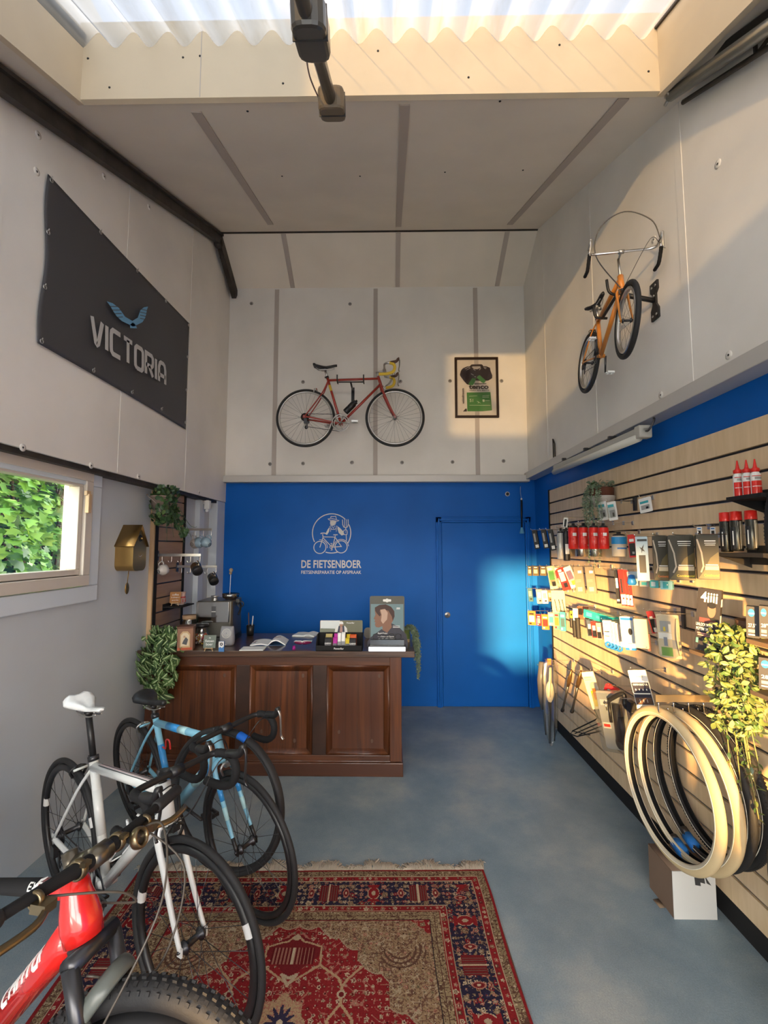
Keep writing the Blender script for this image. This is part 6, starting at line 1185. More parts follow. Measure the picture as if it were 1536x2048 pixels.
for (px, py, ww, hh, c1, c2, c3, lab) in ((1064, 1236, 15, 28, Or, W_, Bk, 'orange and white striped pack at the far end'), (1078, 1240, 8, 22, R_c, Gy, W_, 'narrow red and grey pack'), (1091, 1244, 14, 30, Or, R_c, W_, 'orange pack with red stripes'), (1103, 1238, 12, 26, Cm, Tl, W_, 'cream and teal pack'), (1114, 1241, 11, 36, C(.08, .22, .22), Or, R_c, 'dark teal pack with orange mark'), (1126, 1243, 11, 38, Tl, C(.05, .1, .12), W_, 'teal striped pack')):
    pack('patch_pack', lab+' in the crowded row nearest the door', 'packaged part', px, py, ww, hh, 1.36, 50, .012, c1, [(0, -.05, .7, .45, c2), (0, .3, .6, .1, c3), (-.2, -.38, .3, .1, c3), (.2, -.38, .2, .1, c1)], 2)
def grip(px, py, wpx, hpx, label, colr, X=1.40, n=8):
    P = onX(px, py, X); s = (P-CAMP).dot(cw)/F; r, h = wpx*s/2, hpx*s; t = thing('handlebar_grip', label, 'grip', T(P-V3(0, 0, h/2)) @ Rx(-.1)); m = MB(); m.lathe([(.001, 0), (r*.9, 0)]+[(r*(1+.06*(i % 2)), h*(.04+.86*i/16)) for i in range(17)]+[(r*1.15, h*.93), (r*1.15, h), (.001, h)], 16); m.build('grip_sleeve', colr, t)
grip(1143, 1238, 6, 34, 'slim dark grip with yellow hanging left of the black pair', Bk); grip(1150, 1254, 8, 40, 'black grip, left of the pair below the cream card', K['rubber']); grip(1157, 1257, 9, 40, 'black grip, right of the pair below the cream card', K['rubber'])
pack('grip_card', 'pale header card holding the black grips', 'packaged part', 1151, 1229, 10, 24, 1.40, 45, .006, LB, [(0, 0, .5, .5, W_)]); pack('grip_label', 'yellow striped label beside the pale header card', 'label', 1143, 1229, 6, 14, 1.38, 45, .006, Yl, [(0, 0, .5, .3, Bk)])
pack('brake_pad_card', 'brown and red card cluster behind the pale header card', 'packaged part', 1166, 1226, 20, 26, 1.46, 40, .02, C(.25, .09, .06), [(-.2, .1, .4, .5, Bk), (.25, -.1, .3, .5, C(.4, .25, .18))])
t = pack('cloth_bag', 'turquoise shiny bag lying across the hooks above the white cards', 'bag', 1201, 1234, 58, 16, 1.43, 20, .05, C(.03, .42, .42, .15), [(-.3, 0, .2, .5, C(.1, .6, .6)), (.1, 0, .3, .3, C(.06, .5, .5))], -5, hooked=False, bev=.01)
for i, (px, c) in enumerate(((1180, C(.06, .08, .12)), (1189, R_c), (1199, C(.5, .3, .28)))): pack('cleat_pack', ('dark', 'red and black', 'pink and black')[i]+' small pack under the turquoise bag', 'packaged part', px, 1256+3*i, 10, 32, 1.38, 45, .014, c, [(0, .1, .6, .3, W_), (0, -.25, .8, .4, Bk)], 5, clear=True)
for i in range(4):
    t, w, h = pack('valve_card', 'white card with a blue tube end, %s of four overlapping' % ('first from the left', 'second from the left', 'third from the left', 'fourth from the left')[i], 'packaged part', 1216+7*i, 1263+2.5*i, 17, 44, 1.34+.025*i, 48, .010, W_, [(-.1, .35, .5, .03, Gy), (-.1, .0, .6, .04, Bk), (-.1, -.2, .5, .03, Bk), (.42, 0, .06, .9, C(.45, .25, .22))], 4)
    m = MB(); m.torus(.016, .007, 20, 8, T(-.1*w, -.5*h-.012, 0)); m.build('rolled_tube', Bl, t)
pack('display_card', 'pale blue grey card with a dark oval and blue top edge', 'packaged part', 1256, 1264, 27, 62, 1.36, 45, .012, C(.45, .50, .52, .5), [(0, .42, .9, .07, Bl), (.2, .02, .30, .22, Bk, 'o'), (.1, -.36, .3, .02, Gy)], 4)
pack('display_card', 'plain cream card right of the card with the dark oval', 'packaged part', 1283, 1267, 26, 58, 1.34, 48, .012, Cm, [(.2, -.40, .3, .02, Gy), (.3, -.45, .1, .02, Bk)], 3)
m_ = pack('valve_card', 'narrow card edge with blue end hanging under the cream card', 'packaged part', 1262, 1293, 20, 14, 1.40, 45, .02, Bl, [(0, 0, .2, .8, W_)], 4, hooked=False); pack('narrow_card', 'thin brown card edge right of the plain cream card', 'packaged part', 1298, 1285, 6, 34, 1.42, 45, .01, C(.35, .18, .12), [(0, 0, .4, .6, Cm)], 2)
pack('blister_card', 'red and black tilted card with a white barcode label', 'packaged part', 1306, 1244, 14, 44, 1.42, 40, .012, C(.35, .03, .03), [(0, -.15, .7, .6, Bk), (.1, -.35, .4, .2, W_), (0, .2, .4, .12, W_)], 14)
t, w, h = pack('repair_kit', 'clear rounded blister of repair parts with a green label', 'packaged kit', 1338, 1272, 44, 86, 1.42, 38, .010, Cm, [(-.1, .22, .5, .25, Gy), (-.15, .0, .6, .14, W_), (-.15, -.13, .16, .2, C(.2, .22, .28)), (.25, -.18, .2, .2, Gy), (-.12, -.36, .5, .2, C(.16, .32, .06)), (-.15, .16, .1, .1, Yl), (.1, .18, .12, .2, W_)], 3)
m = MB(); m.rbox((0, 0, .018), (w*.96, h*.97, .03), w*.3); m.build('clear_shell', K['clear'], t); m = MB(); m.tube([(w*.5-.004, h*(-.42+.84*i/12), .01+.018*math.sin(PI*i/12)) for i in range(13)], .005, 6); m.build('rim_edge', Cm, t)
P = onX(1367, 1236, XS-.008); t = thing('hook_plate', 'empty black hook plate beside the clear repair kit', 'hook', T(P)); m = MB(); m.box((0, 0, 0), (.012, .02, .11)); m.tube([(0, 0, .03), (-.16, .0, .035)], .0022, 6); m.build('plate', K['dmetal'], t)
# big dark box with a face poster
t, w, h = pack('power_meter_box', 'tall dark box with large white lettering and a portrait, beside the yellow green plant', 'box', 1417, 1240, 46, 126, 1.40, 42, .03, C(.035, .032, .035, .4), [(.0, .37, .72, .17, W_, '4iiii'), (-.12, -.08, .72, .05, W_, 'UNLOCK YOUR'), (-.18, -.15, .56, .05, W_, 'POTENTIAL'), (-.1, -.22, .6, .018, C(.5, .25, .25)), (-.1, -.25, .55, .018, C(.5, .25, .25)), (-.38, -.34, .1, .08, C(.12, .35, .33)), (.22, -.40, .34, .07, Cm), (.15, .17, .36, .24, C(.22, .13, .10), 'o'), (.15, .25, .36, .1, Bk, 'o'), (0, .0, .7, .07, C(.16, .05, .05)), (.25, .03, .3, .05, Bk, 'o')], -6, hooked=False, hook_=False)
zq, _ = bracket_shelf(1378, 1424, 1298, 1.36, 'small shelf plate holding the tall dark portrait box', C(.22, .15, .09, .5))
for (px, py, ww, hh, az, lab, t2) in ((1506, 1243, 26, 62, 50, 'dark box with a blue disc, left of the pair on the shelf beside the plant', '27.5"'), (1530, 1243, 22, 64, 50, 'dark box with a blue disc at the photo edge, right of the pair', '28"'), (1534, 1345, 32, 62, 50, 'dark box with a blue disc on the lower shelf right of the plant', '28"')):
    pack('inner_tube_box', lab, 'box', px, py, ww, hh, 1.42, az, .05, C(.045, .045, .05, .4), [(-.1, .30, .5, .25, C(.02, .28, .55), 'o'), (-.1, .28, .46, .04, W_), (-.05, -.10, .6, .12, W_, t2), (-.1, -.28, .5, .10, Gy), (-.1, -.40, .5, .04, W_)], -2, hooked=False, hook_=False)
bracket_shelf(1492, 1560, 1277, 1.38, 'wooden coloured shelf plate under the pair of blue disc boxes', C(.20, .13, .08, .5)); bracket_shelf(1500, 1570, 1379, 1.38, 'lower dark shelf plate right of the plant', C(.12, .09, .07, .5))
# lower left of the display: mudguard bag, stays, pouch, wire rack
P = onX(1098, 1300, 1.30); A, B = onX(1098, 1318, 1.34), onX(1103, 1492, 1.34)
t = thing('mudguard_pack', 'long clear bag with pale and black mudguard hanging nearest the blue door', 'packaged mudguard', T(A.x, A.y, B.z)); H_ = A.z-B.z; rings = []
for z, w in ((0, .01), (.05, .02), (.18, .05), (.5, .062), (.8, .062), (.95, .045), (1, .02)): rings.append([(w*1.0*math.cos(a)*1.1, .03*(w/.1)*math.sin(a), z*H_) for a in [2*PI*i/12 for i in range(12)]])
m = MB(); m.loft(rings); m.build('clear_bag', K['bag'], t)
m = MB(); m.tube([(0, 0, H_*.56), (.01, 0, H_*.90)], [(.034, .010), (.016, .008)], 12); m.ell((0, 0, H_*.62), (.034, .012, .09)); m.build('pale_mudguard', C(.70, .64, .48, .4), t)
m = MB(); m.tube([(-.01, .008, .02), (.0, .01, H_*.5)], [(.012, .01), (.03, .01)], 8); m.tube([(.03, .01, H_*.05), (.05, .01, H_*.6)], .006, 6); m.tube([(-.04, .01, H_*.12), (-.05, .01, H_*.7)], .006, 6); m.build('stays', K['dmetal'], t)
m = MB(); m.box((0, 0, H_*.97), (.03, .014, .05)); m.build('orange_header', Or, t); hookup(V3(A.x, A.y, A.z-.01), A.z-.01, 'clear mudguard bag by the door')
hookup(V3(A.x-.02, A.y+.14, B.z+.62), B.z+.62, 'dark bagged item by the door')
t = thing('saddle_bag_pack', 'dark bagged item hanging behind the mudguard pack against the blue wall', 'packaged bag', T(A.x-.02, A.y+.14, B.z+.25)); m = MB(); m.loft([[(w*math.cos(a), .03*math.sin(a), z) for a in [2*PI*i/10 for i in range(10)]] for z, w in ((0, .015), (.1, .035), (.25, .04), (.4, .02))]); m.build('pouch', C(.09, .09, .10, .3), t)
for i, (px, y0_, y1_) in enumerate(((1137, 1340, 1421), (1156, 1342, 1423))):
    A, B = onX(px+6, y0_, 1.40), onX(px-12, y1_, 1.40); t = thing('kickstand', 'dark bronze kickstand hanging from a hook, %s of the pair' % ('left', 'right')[i], 'kickstand', T(B)); a = A-B
    m = MB(); m.tube([a*0, a*.10, a*.3, a*.66], [(.020, .012), (.013, .009), (.010, .008), (.013, .010)], 10); m.build('stand_leg', K['dmetal'], t); m = MB(); m.tube([a*.62, a*.74, a*.82, a], [(.014, .012), (.024, .018), (.022, .016), (.010, .006)], 10); m.build('mounting_head', pm('bronze_dark', (.20, .12, .05), .3, .8), t); m = MB(); m.tube([a*0, a*.07], [(.022, .015), (.012, .010)], 8); m.build('rubber_foot', K['rubber'], t); hookup(A, A.z-.004, ('left', 'right')[i]+' bronze kickstand')
t, w, h = pack('handlebar_tape_pack', 'clear pouch with white header and orange yellow contents', 'pouch', 1186, 1380, 24, 72, 1.40, 50, .014, C(.62, .56, .44, .5), [(.05, -.22, .5, .42, Yl), (.12, -.1, .3, .3, Or), (-.1, .35, .6, .04, Gy), (-.1, .28, .6, .02, Gy)], 16); m = MB(); m.rbox((0, -.05*h, .015), (w*.95, h*.85, .02), .01); m.build('clear_pouch', K['clear'], t)
A = onX(1187, 1405, 1.45); t = thing('wire_rack', 'black wire bicycle rack hanging low on the slats', 'rack', T(A)); m = MB(); f = lambda x, y, X=1.42: onX(x, y, X)-A
m.tube([f(1183, 1405, 1.52), f(1196, 1435, 1.5), f(1190, 1440, 1.44), f(1145, 1462, 1.36), f(1141, 1468, 1.33), f(1154, 1473, 1.30), f(1202, 1462, 1.36)], .0045, 6)
for a, b in (((1150, 1467), (1203, 1444)), ((1158, 1470), (1203, 1452)), ((1145, 1462), (1180, 1470))): m.tube([f(*a, 1.34), f(*b, 1.42)], .0035, 6)
m.tube([f(1190, 1407, 1.52), f(1205, 1432, 1.5)], .0045, 6); m.build('wires', K['mblack'], t)
t, w, h = pack('tool_holder', 'red and grey plastic holder hanging above the clear bag of black parts', 'holder', 1222, 1384, 26, 26, 1.42, 45, .03, C(.55, .02, .03, .3), [(0, 0, .5, .4, Gy)], -20)
t, w, h = pack('parts_bag', 'large clear bag with black pump parts hanging left of the tyres', 'bag', 1229, 1440, 52, 112, 1.40, 40, .02, C(.20, .22, .25, .3), [(-.3, -.1, .3, .10, C(.5, .5, .5)), (-.3, -.1, .25, .05, R_c), (-.2, .3, .4, .1, C(.35, .37, .4))], 10)
m = MB(); m.tube([(.02*w, .33*h, .03), (-.05*w, -.02*h, .03)], .010, 8); m.tube([(.30*w, .30*h, .03), (.20*w, -.32*h, .03)], .028, 10); m.tube([(.38*w, .1*h, .04), (.33*w, -.36*h, .04)], .018, 10); m.ell((.16*w, -.36*h, .03), (.03, .04, .02)); m.build('black_pump', K['black'], t); m = MB(); m.tube([(-.20*w, .30*h, .03), (.05*w, .30*h, .03)], .005, 6); m.tube([(-.15*w, .33*h, .03), (-.12*w, .18*h, .03)], .004, 6); m.build('metal_clip', K['silver'], t); m = MB(); m.rbox((0, 0, .03), (w, h, .07), .02); m.build('clear_film', K['bag'], t)
A = onX(1232, 1395, 1.40); t = thing('bar_extension', 'black handlebar extension hanging above the clear parts bag', 'stem', T(A)); m = MB(); f = lambda x, y, X=1.40: onX(x, y, X)-A
m.tube(smoothpath([f(1218, 1400, 1.36), f(1236, 1390, 1.38), f(1248, 1390), f(1250, 1410), f(1262, 1422), f(1266, 1428)], 4), .014, 10); m.box(f(1263, 1412), (.03, .05, .05)); m.ell(f(1267, 1430), (.02, .02, .014)); m.build('stem_body', K['black'], t); m = MB(); m.tube([f(1243, 1397, 1.36), f(1262, 1397, 1.36)], .0022, 5); m.build('bolt', K['silver'], t)
t, w, h = pack('size_chart', 'white and black sizing chart card with rows of small arrows', 'card', 1283, 1379, 37, 76, 1.40, 45, .004, W_, [(0, -.10, .94, .56, C(.03, .03, .05)), (0, .33, .55, .05, Gy, 'FLUXWAR'), (0, .13, .8, .05, W_, 'GREPEN SELECTOR'), (-.3, 0, .06, .05, W_, 'o'), (-.1, 0, .06, .05, W_, 'o'), (.1, 0, .06, .05, W_, 'o'), (.3, 0, .06, .05, W_, 'o'), (0, -.10, .9, .03, W_), (0, -.28, .9, .16, C(.12, .07, .05)), (-.2, -.28, .03, .08, W_), (0, -.28, .03, .08, W_), (.2, -.28, .03, .08, W_), (0, -.39, .9, .03, W_)], 12, hooked=False)
# succulent in a wall pot
P = onX(1203, 993, 1.46); t = thing('succulent_plant', 'trailing sage green succulent in a white wall basket above the red bottles', 'plant', T(P)); r = random.Random(21)
m = MB(); m.lathe([(.001, -.075), (.06, -.07), (.085, -.02), (.09, .0), (.085, 0), (.06, -.05), (.001, -.055)], 22); m.build('wall_basket', C(.45, .43, .40, .5), t); m = MB(); m.lathe([(.001, -.03), (.078, -.01), (.080, .055), (.07, .06), (.001, .055)], 18); m.build('inner_pot', C(.10, .035, .02, .7), t); m = MB(); ms = MB()
for i in range(110): a = r.uniform(0, 6.28); q = .085*math.sqrt(r.random()); leaf(m, T(q*math.cos(a), q*math.sin(a), .065+r.uniform(0, .035)) @ Rz(a) @ Rx(r.uniform(-.3, 1)), .026, .020, .1, r.choice((3, 3, 0)))
for k, (dx, dy, z) in enumerate(((-.04, .10, -.22), (-.06, .12, -.30), (-.07, .07, -.33), (-.09, .03, -.24), (-.09, .0, -.42), (-.08, .02, -.46), (-.09, -.03, -.28), (-.06, -.06, -.20), (-.05, -.09, -.30), (-.07, -.02, -.15), (-.02, .13, -.16), (-.08, -.05, -.50), (-.06, -.08, -.44), (0, .14, -.24))):
    Pq = smoothpath([(dx*.3, dy*.3, .07), (dx*.9, dy*.9, .06), (dx*1.2, dy*1.15, -.03), (dx*1.2+.01, dy*1.15, z*.5), (dx*1.15, dy*1.12, z)], 9); ms.tube(Pq, .0011, 4)
    for p in Pq[6:]:
        for q in range(3): leaf(m, T(p) @ Rz(r.uniform(0, 6.28)) @ Rx(r.uniform(-.8, .8)), .019, .013, .1, 3)
m.build('foliage', GR, t); ms.build('stems', GR[3], t)
# yellow green trailing plant beside the tall box
P = onX(1478, 1258, 1.42); t = thing('trailing_plant', 'large yellow green trailing plant hanging over the tyre rail', 'plant', T(P)); r = random.Random(31)
m = MB(); m.lathe([(.001, -.03), (.05, -.03), (.062, .035), (.058, .035), (.045, .0), (.001, 0)], 20, T(.06, 0, 0)); m.build('pot', K['brown'], t); m = MB(); ms = MB()
for i in range(900):
    s = r.random()**1.1; z = .02-.42*s; hw = .125*math.sin(PI*min(1, .22+s*.62)); a = r.uniform(0, 6.28); q = r.random()**.5
    x = -.02+q*math.cos(a)*.09; y = q*math.sin(a)*hw-.0
    if s > .8: y *= .9
    L = r.uniform(.022, .040); leaf(m, T(min(x, .045), y, z) @ Rz(-.9+r.uniform(-.9, .9)) @ fr((0, 0, 0), (-1, 0, 0), (0, 0, -1)) @ Rz(r.uniform(-1.5, 1.5)) @ Rx(-r.uniform(-.2, 1.1)), L, L*.58, .2, r.choice((4, 4, 5, 0)), r.choice((5, 4, None)))
for k in range(8):
    y0_ = r.uniform(-.05, .06); zl = r.uniform(-.78, -.45); Pq = smoothpath([(.0, 0, 0), (-.04, y0_, -.1), (-.03, y0_*1.1, zl*.5), (.0, y0_*1.1+r.uniform(-.03, .03), zl)], 12); ms.tube(Pq, .0022, 5)
    for p in Pq[14:]: leaf(m, T(p) @ Rz(r.uniform(0, 6.28)) @ Rx(r.uniform(-1.3, .3)), r.uniform(.02, .034), .014, .2, r.choice((1, 0, 0, 4)))
m.build('foliage', GR, t); ms.build('stems', C(.22, .20, .08), t)
# tyre rail and tyres
A = onX(1440, 1397, XS-.01); tip = onX(1297, 1411, 1.20)
YT = 2.206; zt_ = 1.005
t = thing('tyre_rail', 'brass coloured hook rail projecting from the slats and carrying tyres', 'hook rail', T(XS, YT, zt_)); m = MB(); m.bx(-.30, 0, -.004, .004, -.016, .016); m.build('bar', pm('rail_brass', (.50, .42, .28), .3, .9), t)
m = MB()
for i in range(4): x = -.285+.070*i; m.tube(smoothpath([(x, 0, -.016), (x, 0, -.058), (x+.006, 0, -.066), (x+.036, 0, -.066), (x+.042, 0, -.058), (x+.042, 0, -.045)], 3), .003, 6)
m.build('hooks', K['chrome'], t); m = MB(); m.bx(-.006, 0, -.02, .02, -.05, .05); m.build('mount_plate', K['dmetal'], t)
ctr = C(.55, .43, .25, .75); line = C(.75, .72, .62, .6)
def tyre(X, Y, z, R, tw, label, tread, wall, stripe=True, az=0, tilt=0, band=None, knob=False, inner=None):
    M = T(X, Y, z) @ Rz(az) @ Rx(tilt) @ Ry(PI/2); t = thing('bicycle_tyre', label, 'tyre', M, None)
    m = MB(); n = 96; prof = [(-.62, -.30), (-.50, -.44), (-.2, -.50), (.15, -.42), (.42, -.22), (.5, 0), (.42, .22), (.15, .42), (-.2, .50), (-.50, .44), (-.62, .30), (-.54, .28), (-.42, .38), (-.15, .44), (.12, .36), (.36, .18), (.42, 0), (.36, -.18), (.12, -.36), (-.15, -.44), (-.42, -.38), (-.54, -.28)]
    np_ = len(prof); vs = [((R-tw/2+p[0]*tw)*math.cos(2*PI*i/n), (R-tw/2+p[0]*tw)*math.sin(2*PI*i/n), p[1]*tw) for i in range(n) for p in prof]; 
    for i in range(n):
        for k in range(np_): m.add([], [], None)
    fs = []; mi = []
    k0 = len(m.v); m.v += vs
    for i in range(n):
        j = (i+1) % n
        for k in range(np_):
            k2 = (k+1) % np_; m.f.append((i*np_+k, i*np_+k2, j*np_+k2, j*np_+k)); m.m.append(0 if 2 <= k <= 7 else (1 if k < 10 else 2)); m.sm.append(True)
    o = m.build('tyre_casing', [tread, wall, inner or K['mblack']], t)
    if knob:
        m = MB()
        for i in range(150):
            a = 2*PI*i/150
            for s in (-1, 1): m.box((0, 0, 0), (.003, .005, tw*.34), Rz(a) @ T(R-tw*.02-.003, 0, s*tw*.17) @ Rx(s*.6))
        m.build('tread_blocks', tread, t)
    if stripe: m = MB(); [m.torus(R-tw*.72, .0016, 96, 5, T(0, 0, s*tw*.485), rz=.0022) for s in (-1, 1)]; m.build('reflective_line', line, t)
    if band: m = MB(); m.torus(R-tw*.5, tw*.56, 5, 12, a0=band, a1=band+.16); m.build('blue_band', Bl, t); m = MB(); m.torus(R-tw*.5, tw*.54, 3, 12, a0=band+.16, a1=band+.26); m.build('grey_band', K['dmetal'], t)
    return t
zc = .615
tyre(1.290, YT-.0, zc+.0, .340, .041, 'cream tyre hanging frontmost on the rail', ctr, C(.50, .45, .34, .7), True, .056, 0)
tyre(1.362, YT-.0, zc, .340, .041, 'cream tyre hanging just behind the frontmost one', ctr, C(.50, .45, .34, .7), True, .062, 0)
tyre(1.428, YT, zc+.01, .335, .036, 'black tyre with thin white line, third on the rail', K['rubber'], K['rubber'], True, .02, 0)
tyre(1.498, YT-.0, zc+.015, .330, .036, 'black tyre with thin white line, innermost against the slats', K['rubber'], K['rubber'], True, 0, 0, knob=True)
for i, (X, Y, a) in enumerate(((1.262, YT, .60), (1.40, YT+.02, .55))):
    pass
t = thing('tyre_band', 'blue tag wrapped round the lower part of the second cream tyre', 'tag', T(1.362, YT+.04, zc-.318)); m = MB(); m.tube([(0, .04, .012), (0, -.03, -.002)], [(.028, .026)]*2, 14); m.build('blue_wrap', Bl, t); m = MB(); m.tube([(0, .065, .02), (0, .04, .012)], [(.0255, .024), (.0275, .0255)], 14); m.build('grey_wrap', K['dmetal'], t)
t = thing('tyre_band', 'blue tag wrapped round the lower part of the third black tyre', 'tag', T(1.428, YT+.06, zc-.30)); m = MB(); m.tube([(0, .04, .014), (0, -.03, -.002)], [(.024, .022)]*2, 14); m.build('blue_wrap', Bl, t); m = MB(); m.tube([(0, .07, .028), (0, .04, .014)], [(.022, .021), (.0235, .0215)], 14); m.build('grey_wrap', K['dmetal'], t)
# second rail at the photo's right edge
t = thing('tyre_rail', 'second hook rail carrying tan tyres at the right photo edge', 'hook rail', T(XS, 1.30, zt_+.01)); m = MB(); m.bx(-.30, 0, -.004, .004, -.016, .016); m.build('bar', MATS['rail_brass'], t); m = MB(); [m.tube(smoothpath([(x, 0, -.016), (x, 0, -.066), (x+.036, 0, -.066), (x+.042, 0, -.045)], 3), .003, 6) for x in (-.285, -.205, -.125)]; m.build('hooks', K['chrome'], t)
tyre(1.290, 1.30, zc+.01, .342, .042, 'black and tan tyre with white line at the right photo edge', K['rubber'], C(.45, .32, .16, .6), True, 0, 0, inner=C(.40, .27, .14))
tyre(1.368, 1.30, zc+.01, .342, .040, 'tan tyre hanging behind the one with the white line at the right photo edge', C(.42, .30, .15, .7), C(.42, .30, .15, .7), False, 0, 0, inner=C(.40, .27, .14))
tyre(1.45, 1.30, zc+.01, .340, .040, 'knobbly black tyre innermost on the second rail', K['rubber'], C(.3, .22, .12, .7), False, 0, 0, knob=True)
P = onX(1530, 1060, 1.30); tyre(1.372, 1.44, 1.76, .335, .052, 'wide black tyre with herringbone tread hung high at the right photo edge', K['rubber'], K['rubber'], False, -.27, 0, knob=True)
t = thing('tyre_hook', 'black wall hook holding the wide high tyre', 'hook', T(XS, 1.44, 2.03)); m = MB(); m.tube([(0, 0, 0), (-.22, 0, 0), (-.25, 0, .03)], .008, 8); m.build('hook_arm', K['black'], t); m = MB(); m.bx(-.01, 0, -.03, .03, -.05, .05); m.build('plate', K['black'], t)
# small wheel on the floor, lower right corner
P = onX(1545, 2000, 1.40); MW = T(1.40, 1.50, .165) @ Rz(PI/2+.1) @ Rx(PI/2); t = thing('small_wheel', 'small spoked wheel with black tyre on the floor in the lower right corner', 'wheel', MW)
wheel(t, I4, .165, .045, K['rubber'], K['silver'], .012, 18, .07, 'silver')
m = MB(); m.torus(.130, .004, 60, 8, T(0, 0, .016)); m.build('white_sidewall', K['white'], t)
# cardboard box below the tyres
t = thing('cardboard_box', 'white and brown cardboard box on the floor under the hanging tyres', 'box', T(1.41, 2.34, 0)); bw, bd, bh = .098, .098, .21; m = MB(); m.bx(-bw, bw, -bd, bd, .0, bh-.004); m.build('brown_sides', K['card'], t); m = MB(); m.bx(-bw-.001, bw+.001, -bd-.003, -bd, .0, bh); m.build('white_front', C(.55, .55, .53, .7), t); m = MB(); m.loft([[(-bw, -bd, bh-.002), (bw, -bd, bh-.002), (bw, bd, bh-.006), (-bw, bd, bh-.002)], [(-bw, -bd, bh), (bw, -bd, bh), (bw, bd, bh-.003), (-bw, bd, bh)]]); m.build('top_flap', K['card'], t)
m = MB(); m.prism([(0, .090), (.045, .092), (.050, .04), (.028, .046), (.03, .03), (.005, .034)][::-1], .0, .0012, fr((0, -bd-.003, bh/2+.012), (1, 0, 0))); m.prism([(.045, .09), (.06, .06), (.078, .032), (.058, .042)][::-1], 0, .0012, fr((0, -bd-.003, bh/2+.012), (1, 0, 0))); m.build('torn_label', C(.05, .05, .05, .3), t)
m = MB(); m.loft([[(-bw-.002, bd*.2, .0), (-bw-.002, -bd*.35, .0), (-bw-.002, -bd*.35, .002), (-bw-.002, bd*.2, .002)], [(-bw-.035, bd*.1, .004), (-bw-.030, -bd*.4, .002), (-bw-.030, -bd*.4, .004), (-bw-.035, bd*.1, .006)]]); m.build('bottom_flap', C(.20, .14, .09, .8), t)
# hanging brush by the door
P = onY(1043, 1030, D-.05); t = thing('hanging_brush', 'black handled brush with pale blue head hanging from a string beside the door', 'brush', T(P)); z = lambda y: onY(1043, y, D-.05).z-P.z
m = MB(); m.tube([(0, 0, z(1056)), (.004, 0, z(1000))], [(.010, .008), (.016, .010)], 10); m.build('handle', K['black'], t); m = MB(); m.lathe([(.022, z(1067)), (.026, z(1066)), (.011, z(1055)), (.001, z(1054))], 14); m.build('head', C(.12, .35, .50, .4), t); m = MB(); m.ell((.004, 0, z(998)), (.011, .010, .011)); m.build('end_knob', K['pwhite'], t); m = MB(); m.tube(smoothpath([(.004, 0, z(998)), (0, .02, z(984)), (.008, .04, z(972))], 4), .002, 5); m.build('string', K['pwhite'], t)
m = MB(); A = onX(1107, 912, XR-.01); t = thing('wire_bracket', 'thin grey bent wire bracket on the white right wall near the corner', 'bracket', T(A)); B = onX(1109, 878, XR-.01)-A; m.tube(smoothpath([(0, 0, -.03), (0, 0, B.z*.7), (-.005, -.01, B.z), (-.02, -.05, B.z*.95)], 4), .006, 6); m.tube([(0, -.04, -.03), (0, -.04, B.z*.7), (-.005, -.02, B.z)], .005, 6); m.build('wire', K['steel'], t)
# fluorescent batten below the right ledge
A, B = onX(1112, 938, XR-.05), onX(1292, 862, XR-.05); t = thing('batten_light', 'long pale unlit fluorescent batten light under the right hand ledge', 'ceiling light', T((A+B)/2)); c = (A+B)/2; Ln = (A-B).length; zz = -.0
f = fr((0, 0, 0), (B-A)); m = MB(); m.rbox((0, .005, 0), (Ln, .055, .055), .016, f); m.build('housing', C(.40, .39, .35, .4), t, bevel=.01)
m = MB(); m.tube([f @ V3(-Ln*.49, -.03, .02), f @ V3(Ln*.47, -.03, .02)], .024, 14); m.build('diffuser', C(.55, .55, .50, .3), t)
m = MB(); m.rbox((Ln/2-.03, .0, .0), (.06, .075, .075), .010, f); m.build('end_cap', C(.42, .41, .37, .4), t, bevel=.006); m = MB(); [m.box((Ln*q, .05, .0), (.02, .02, .05), f) for q in (-.35, -.05, .22)]; m.build('clips', K['dmetal'], t)
m = MB(); m.tube(smoothpath([f @ V3(Ln/2, 0, 0), f @ V3(Ln/2+.03, .0, .0), f @ V3(Ln/2+.05, .05, -.02), f @ V3(Ln/2+.02, .08, -.03)], 5), .006, 6); m.build('power_cable', K['dmetal'], t)
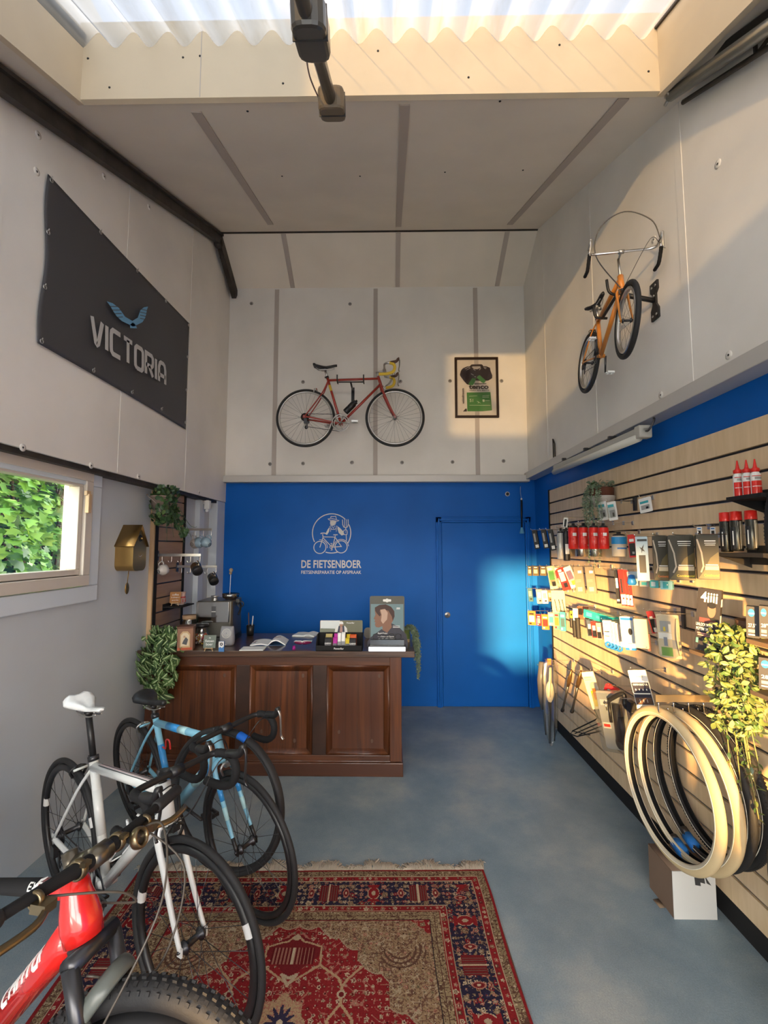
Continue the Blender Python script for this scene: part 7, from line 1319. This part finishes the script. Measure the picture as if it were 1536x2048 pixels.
# metal rail on the right under the roof
A, B = onX(1342, 190, XR-.10), onX(1536, 55, XR-.10); dd = (B-A); t = thing('roof_rail', 'galvanised tube rail with clamp end under the right roof edge', 'rail', T(A)); m = MB(); m.tube([(0, 0, 0), tuple(dd*2.4)], .028, 14); m.build('tube', pm('galvanised', (.34, .35, .33), .3, .9), t)
m = MB(); bar(m, V3(.05, 0, .055), V3(.05, 0, .055)+dd*2.4, .10, .006, (-.6, 0, -1)); m.build('channel', K['dmetal'], t); m = MB(); m.box((.0, .0, .035), (.04, .05, .06)); m.torus(.03, .006, 18, 6, T(0, -.02, 0) @ Rx(PI/2)); m.tube([(0, .05, -.005), (0, 0, 0)], .008, 8); m.build('clamp', K['silver'], t)
m = MB(); m.tube([(.06, .0, -.04), tuple(V3(.06, 0, -.04)+dd*2.4)], .012, 8); m.build('cable', K['steel'], t)
P = onX(1530, 78, XR-.01); t = thing('wall_clip', 'small dark square clip on the wall at the upper right photo edge', 'clip', T(P)); m = MB(); ring(m, -.012, .0, -.045, .045, -.03, .05, .010); m.build('clip_frame', K['steel'], t)
# dark fixture hanging in the skylight
FYY = 1.95; A = onY(664, 208, FYY); B = onY(622, 58, 1.50); A2 = onY(607, -40, 1.40); t = thing('hanging_fixture', 'dark long hanging light fixture with two housings in front of the skylight', 'light fixture', T(A)); b = B-A
hs_ = pm('fixture_dark', (.055, .052, .046), .3, .2, coat=.2)
m = MB(); d_ = b.normalized(); m.tube([V3(0, 0, 0), b*1.9], [(.026, .034)]*2, 14, fl=(1, 0, 0)); m.build('rail', hs_, t)
f = fr((0, 0, 0), (1, 0, 0), b.normalized()); m = MB(); m.rbox((0, -.0, .0), (.120, .135, .09), .03, f); m.build('end_housing', [C(.15, .115, .075, .4)], t, bevel=.012); m = MB(); m.rbox((0, .0, .002), (.124, .004, .094), .0015, f); m.build('housing_seam', K['black'], t)
m = MB(); f2 = fr(b*1.0, (1, 0, 0), b.normalized()); m.rbox((0, 0, 0), (.125, .215, .10), .045, f2); m.build('motor_housing', hs_, t, bevel=.015); m = MB(); m.rbox((0, .03, .0), (.129, .006, .104), .002, f2); m.build('housing_seam', K['black'], t)
m = MB(); m.tube(smoothpath([b*1.05+V3(-.02, -.06, -.02), b*.75+V3(-.035, -.06, -.05), b*.4+V3(-.06, -.03, -.02), V3(-.058, 0, .02)], 6), .0035, 6); m.build('cable', C(.28, .2, .2), t)
m = MB(); [m.tube([b*1.0+V3(s*.02, 0, .04), b*1.3+V3(s*.03, 0, .5)], .006, 6) for s in (-1, 1)]; m.build('hangers', K['steel'], t)
bpy.context.view_layer.update()
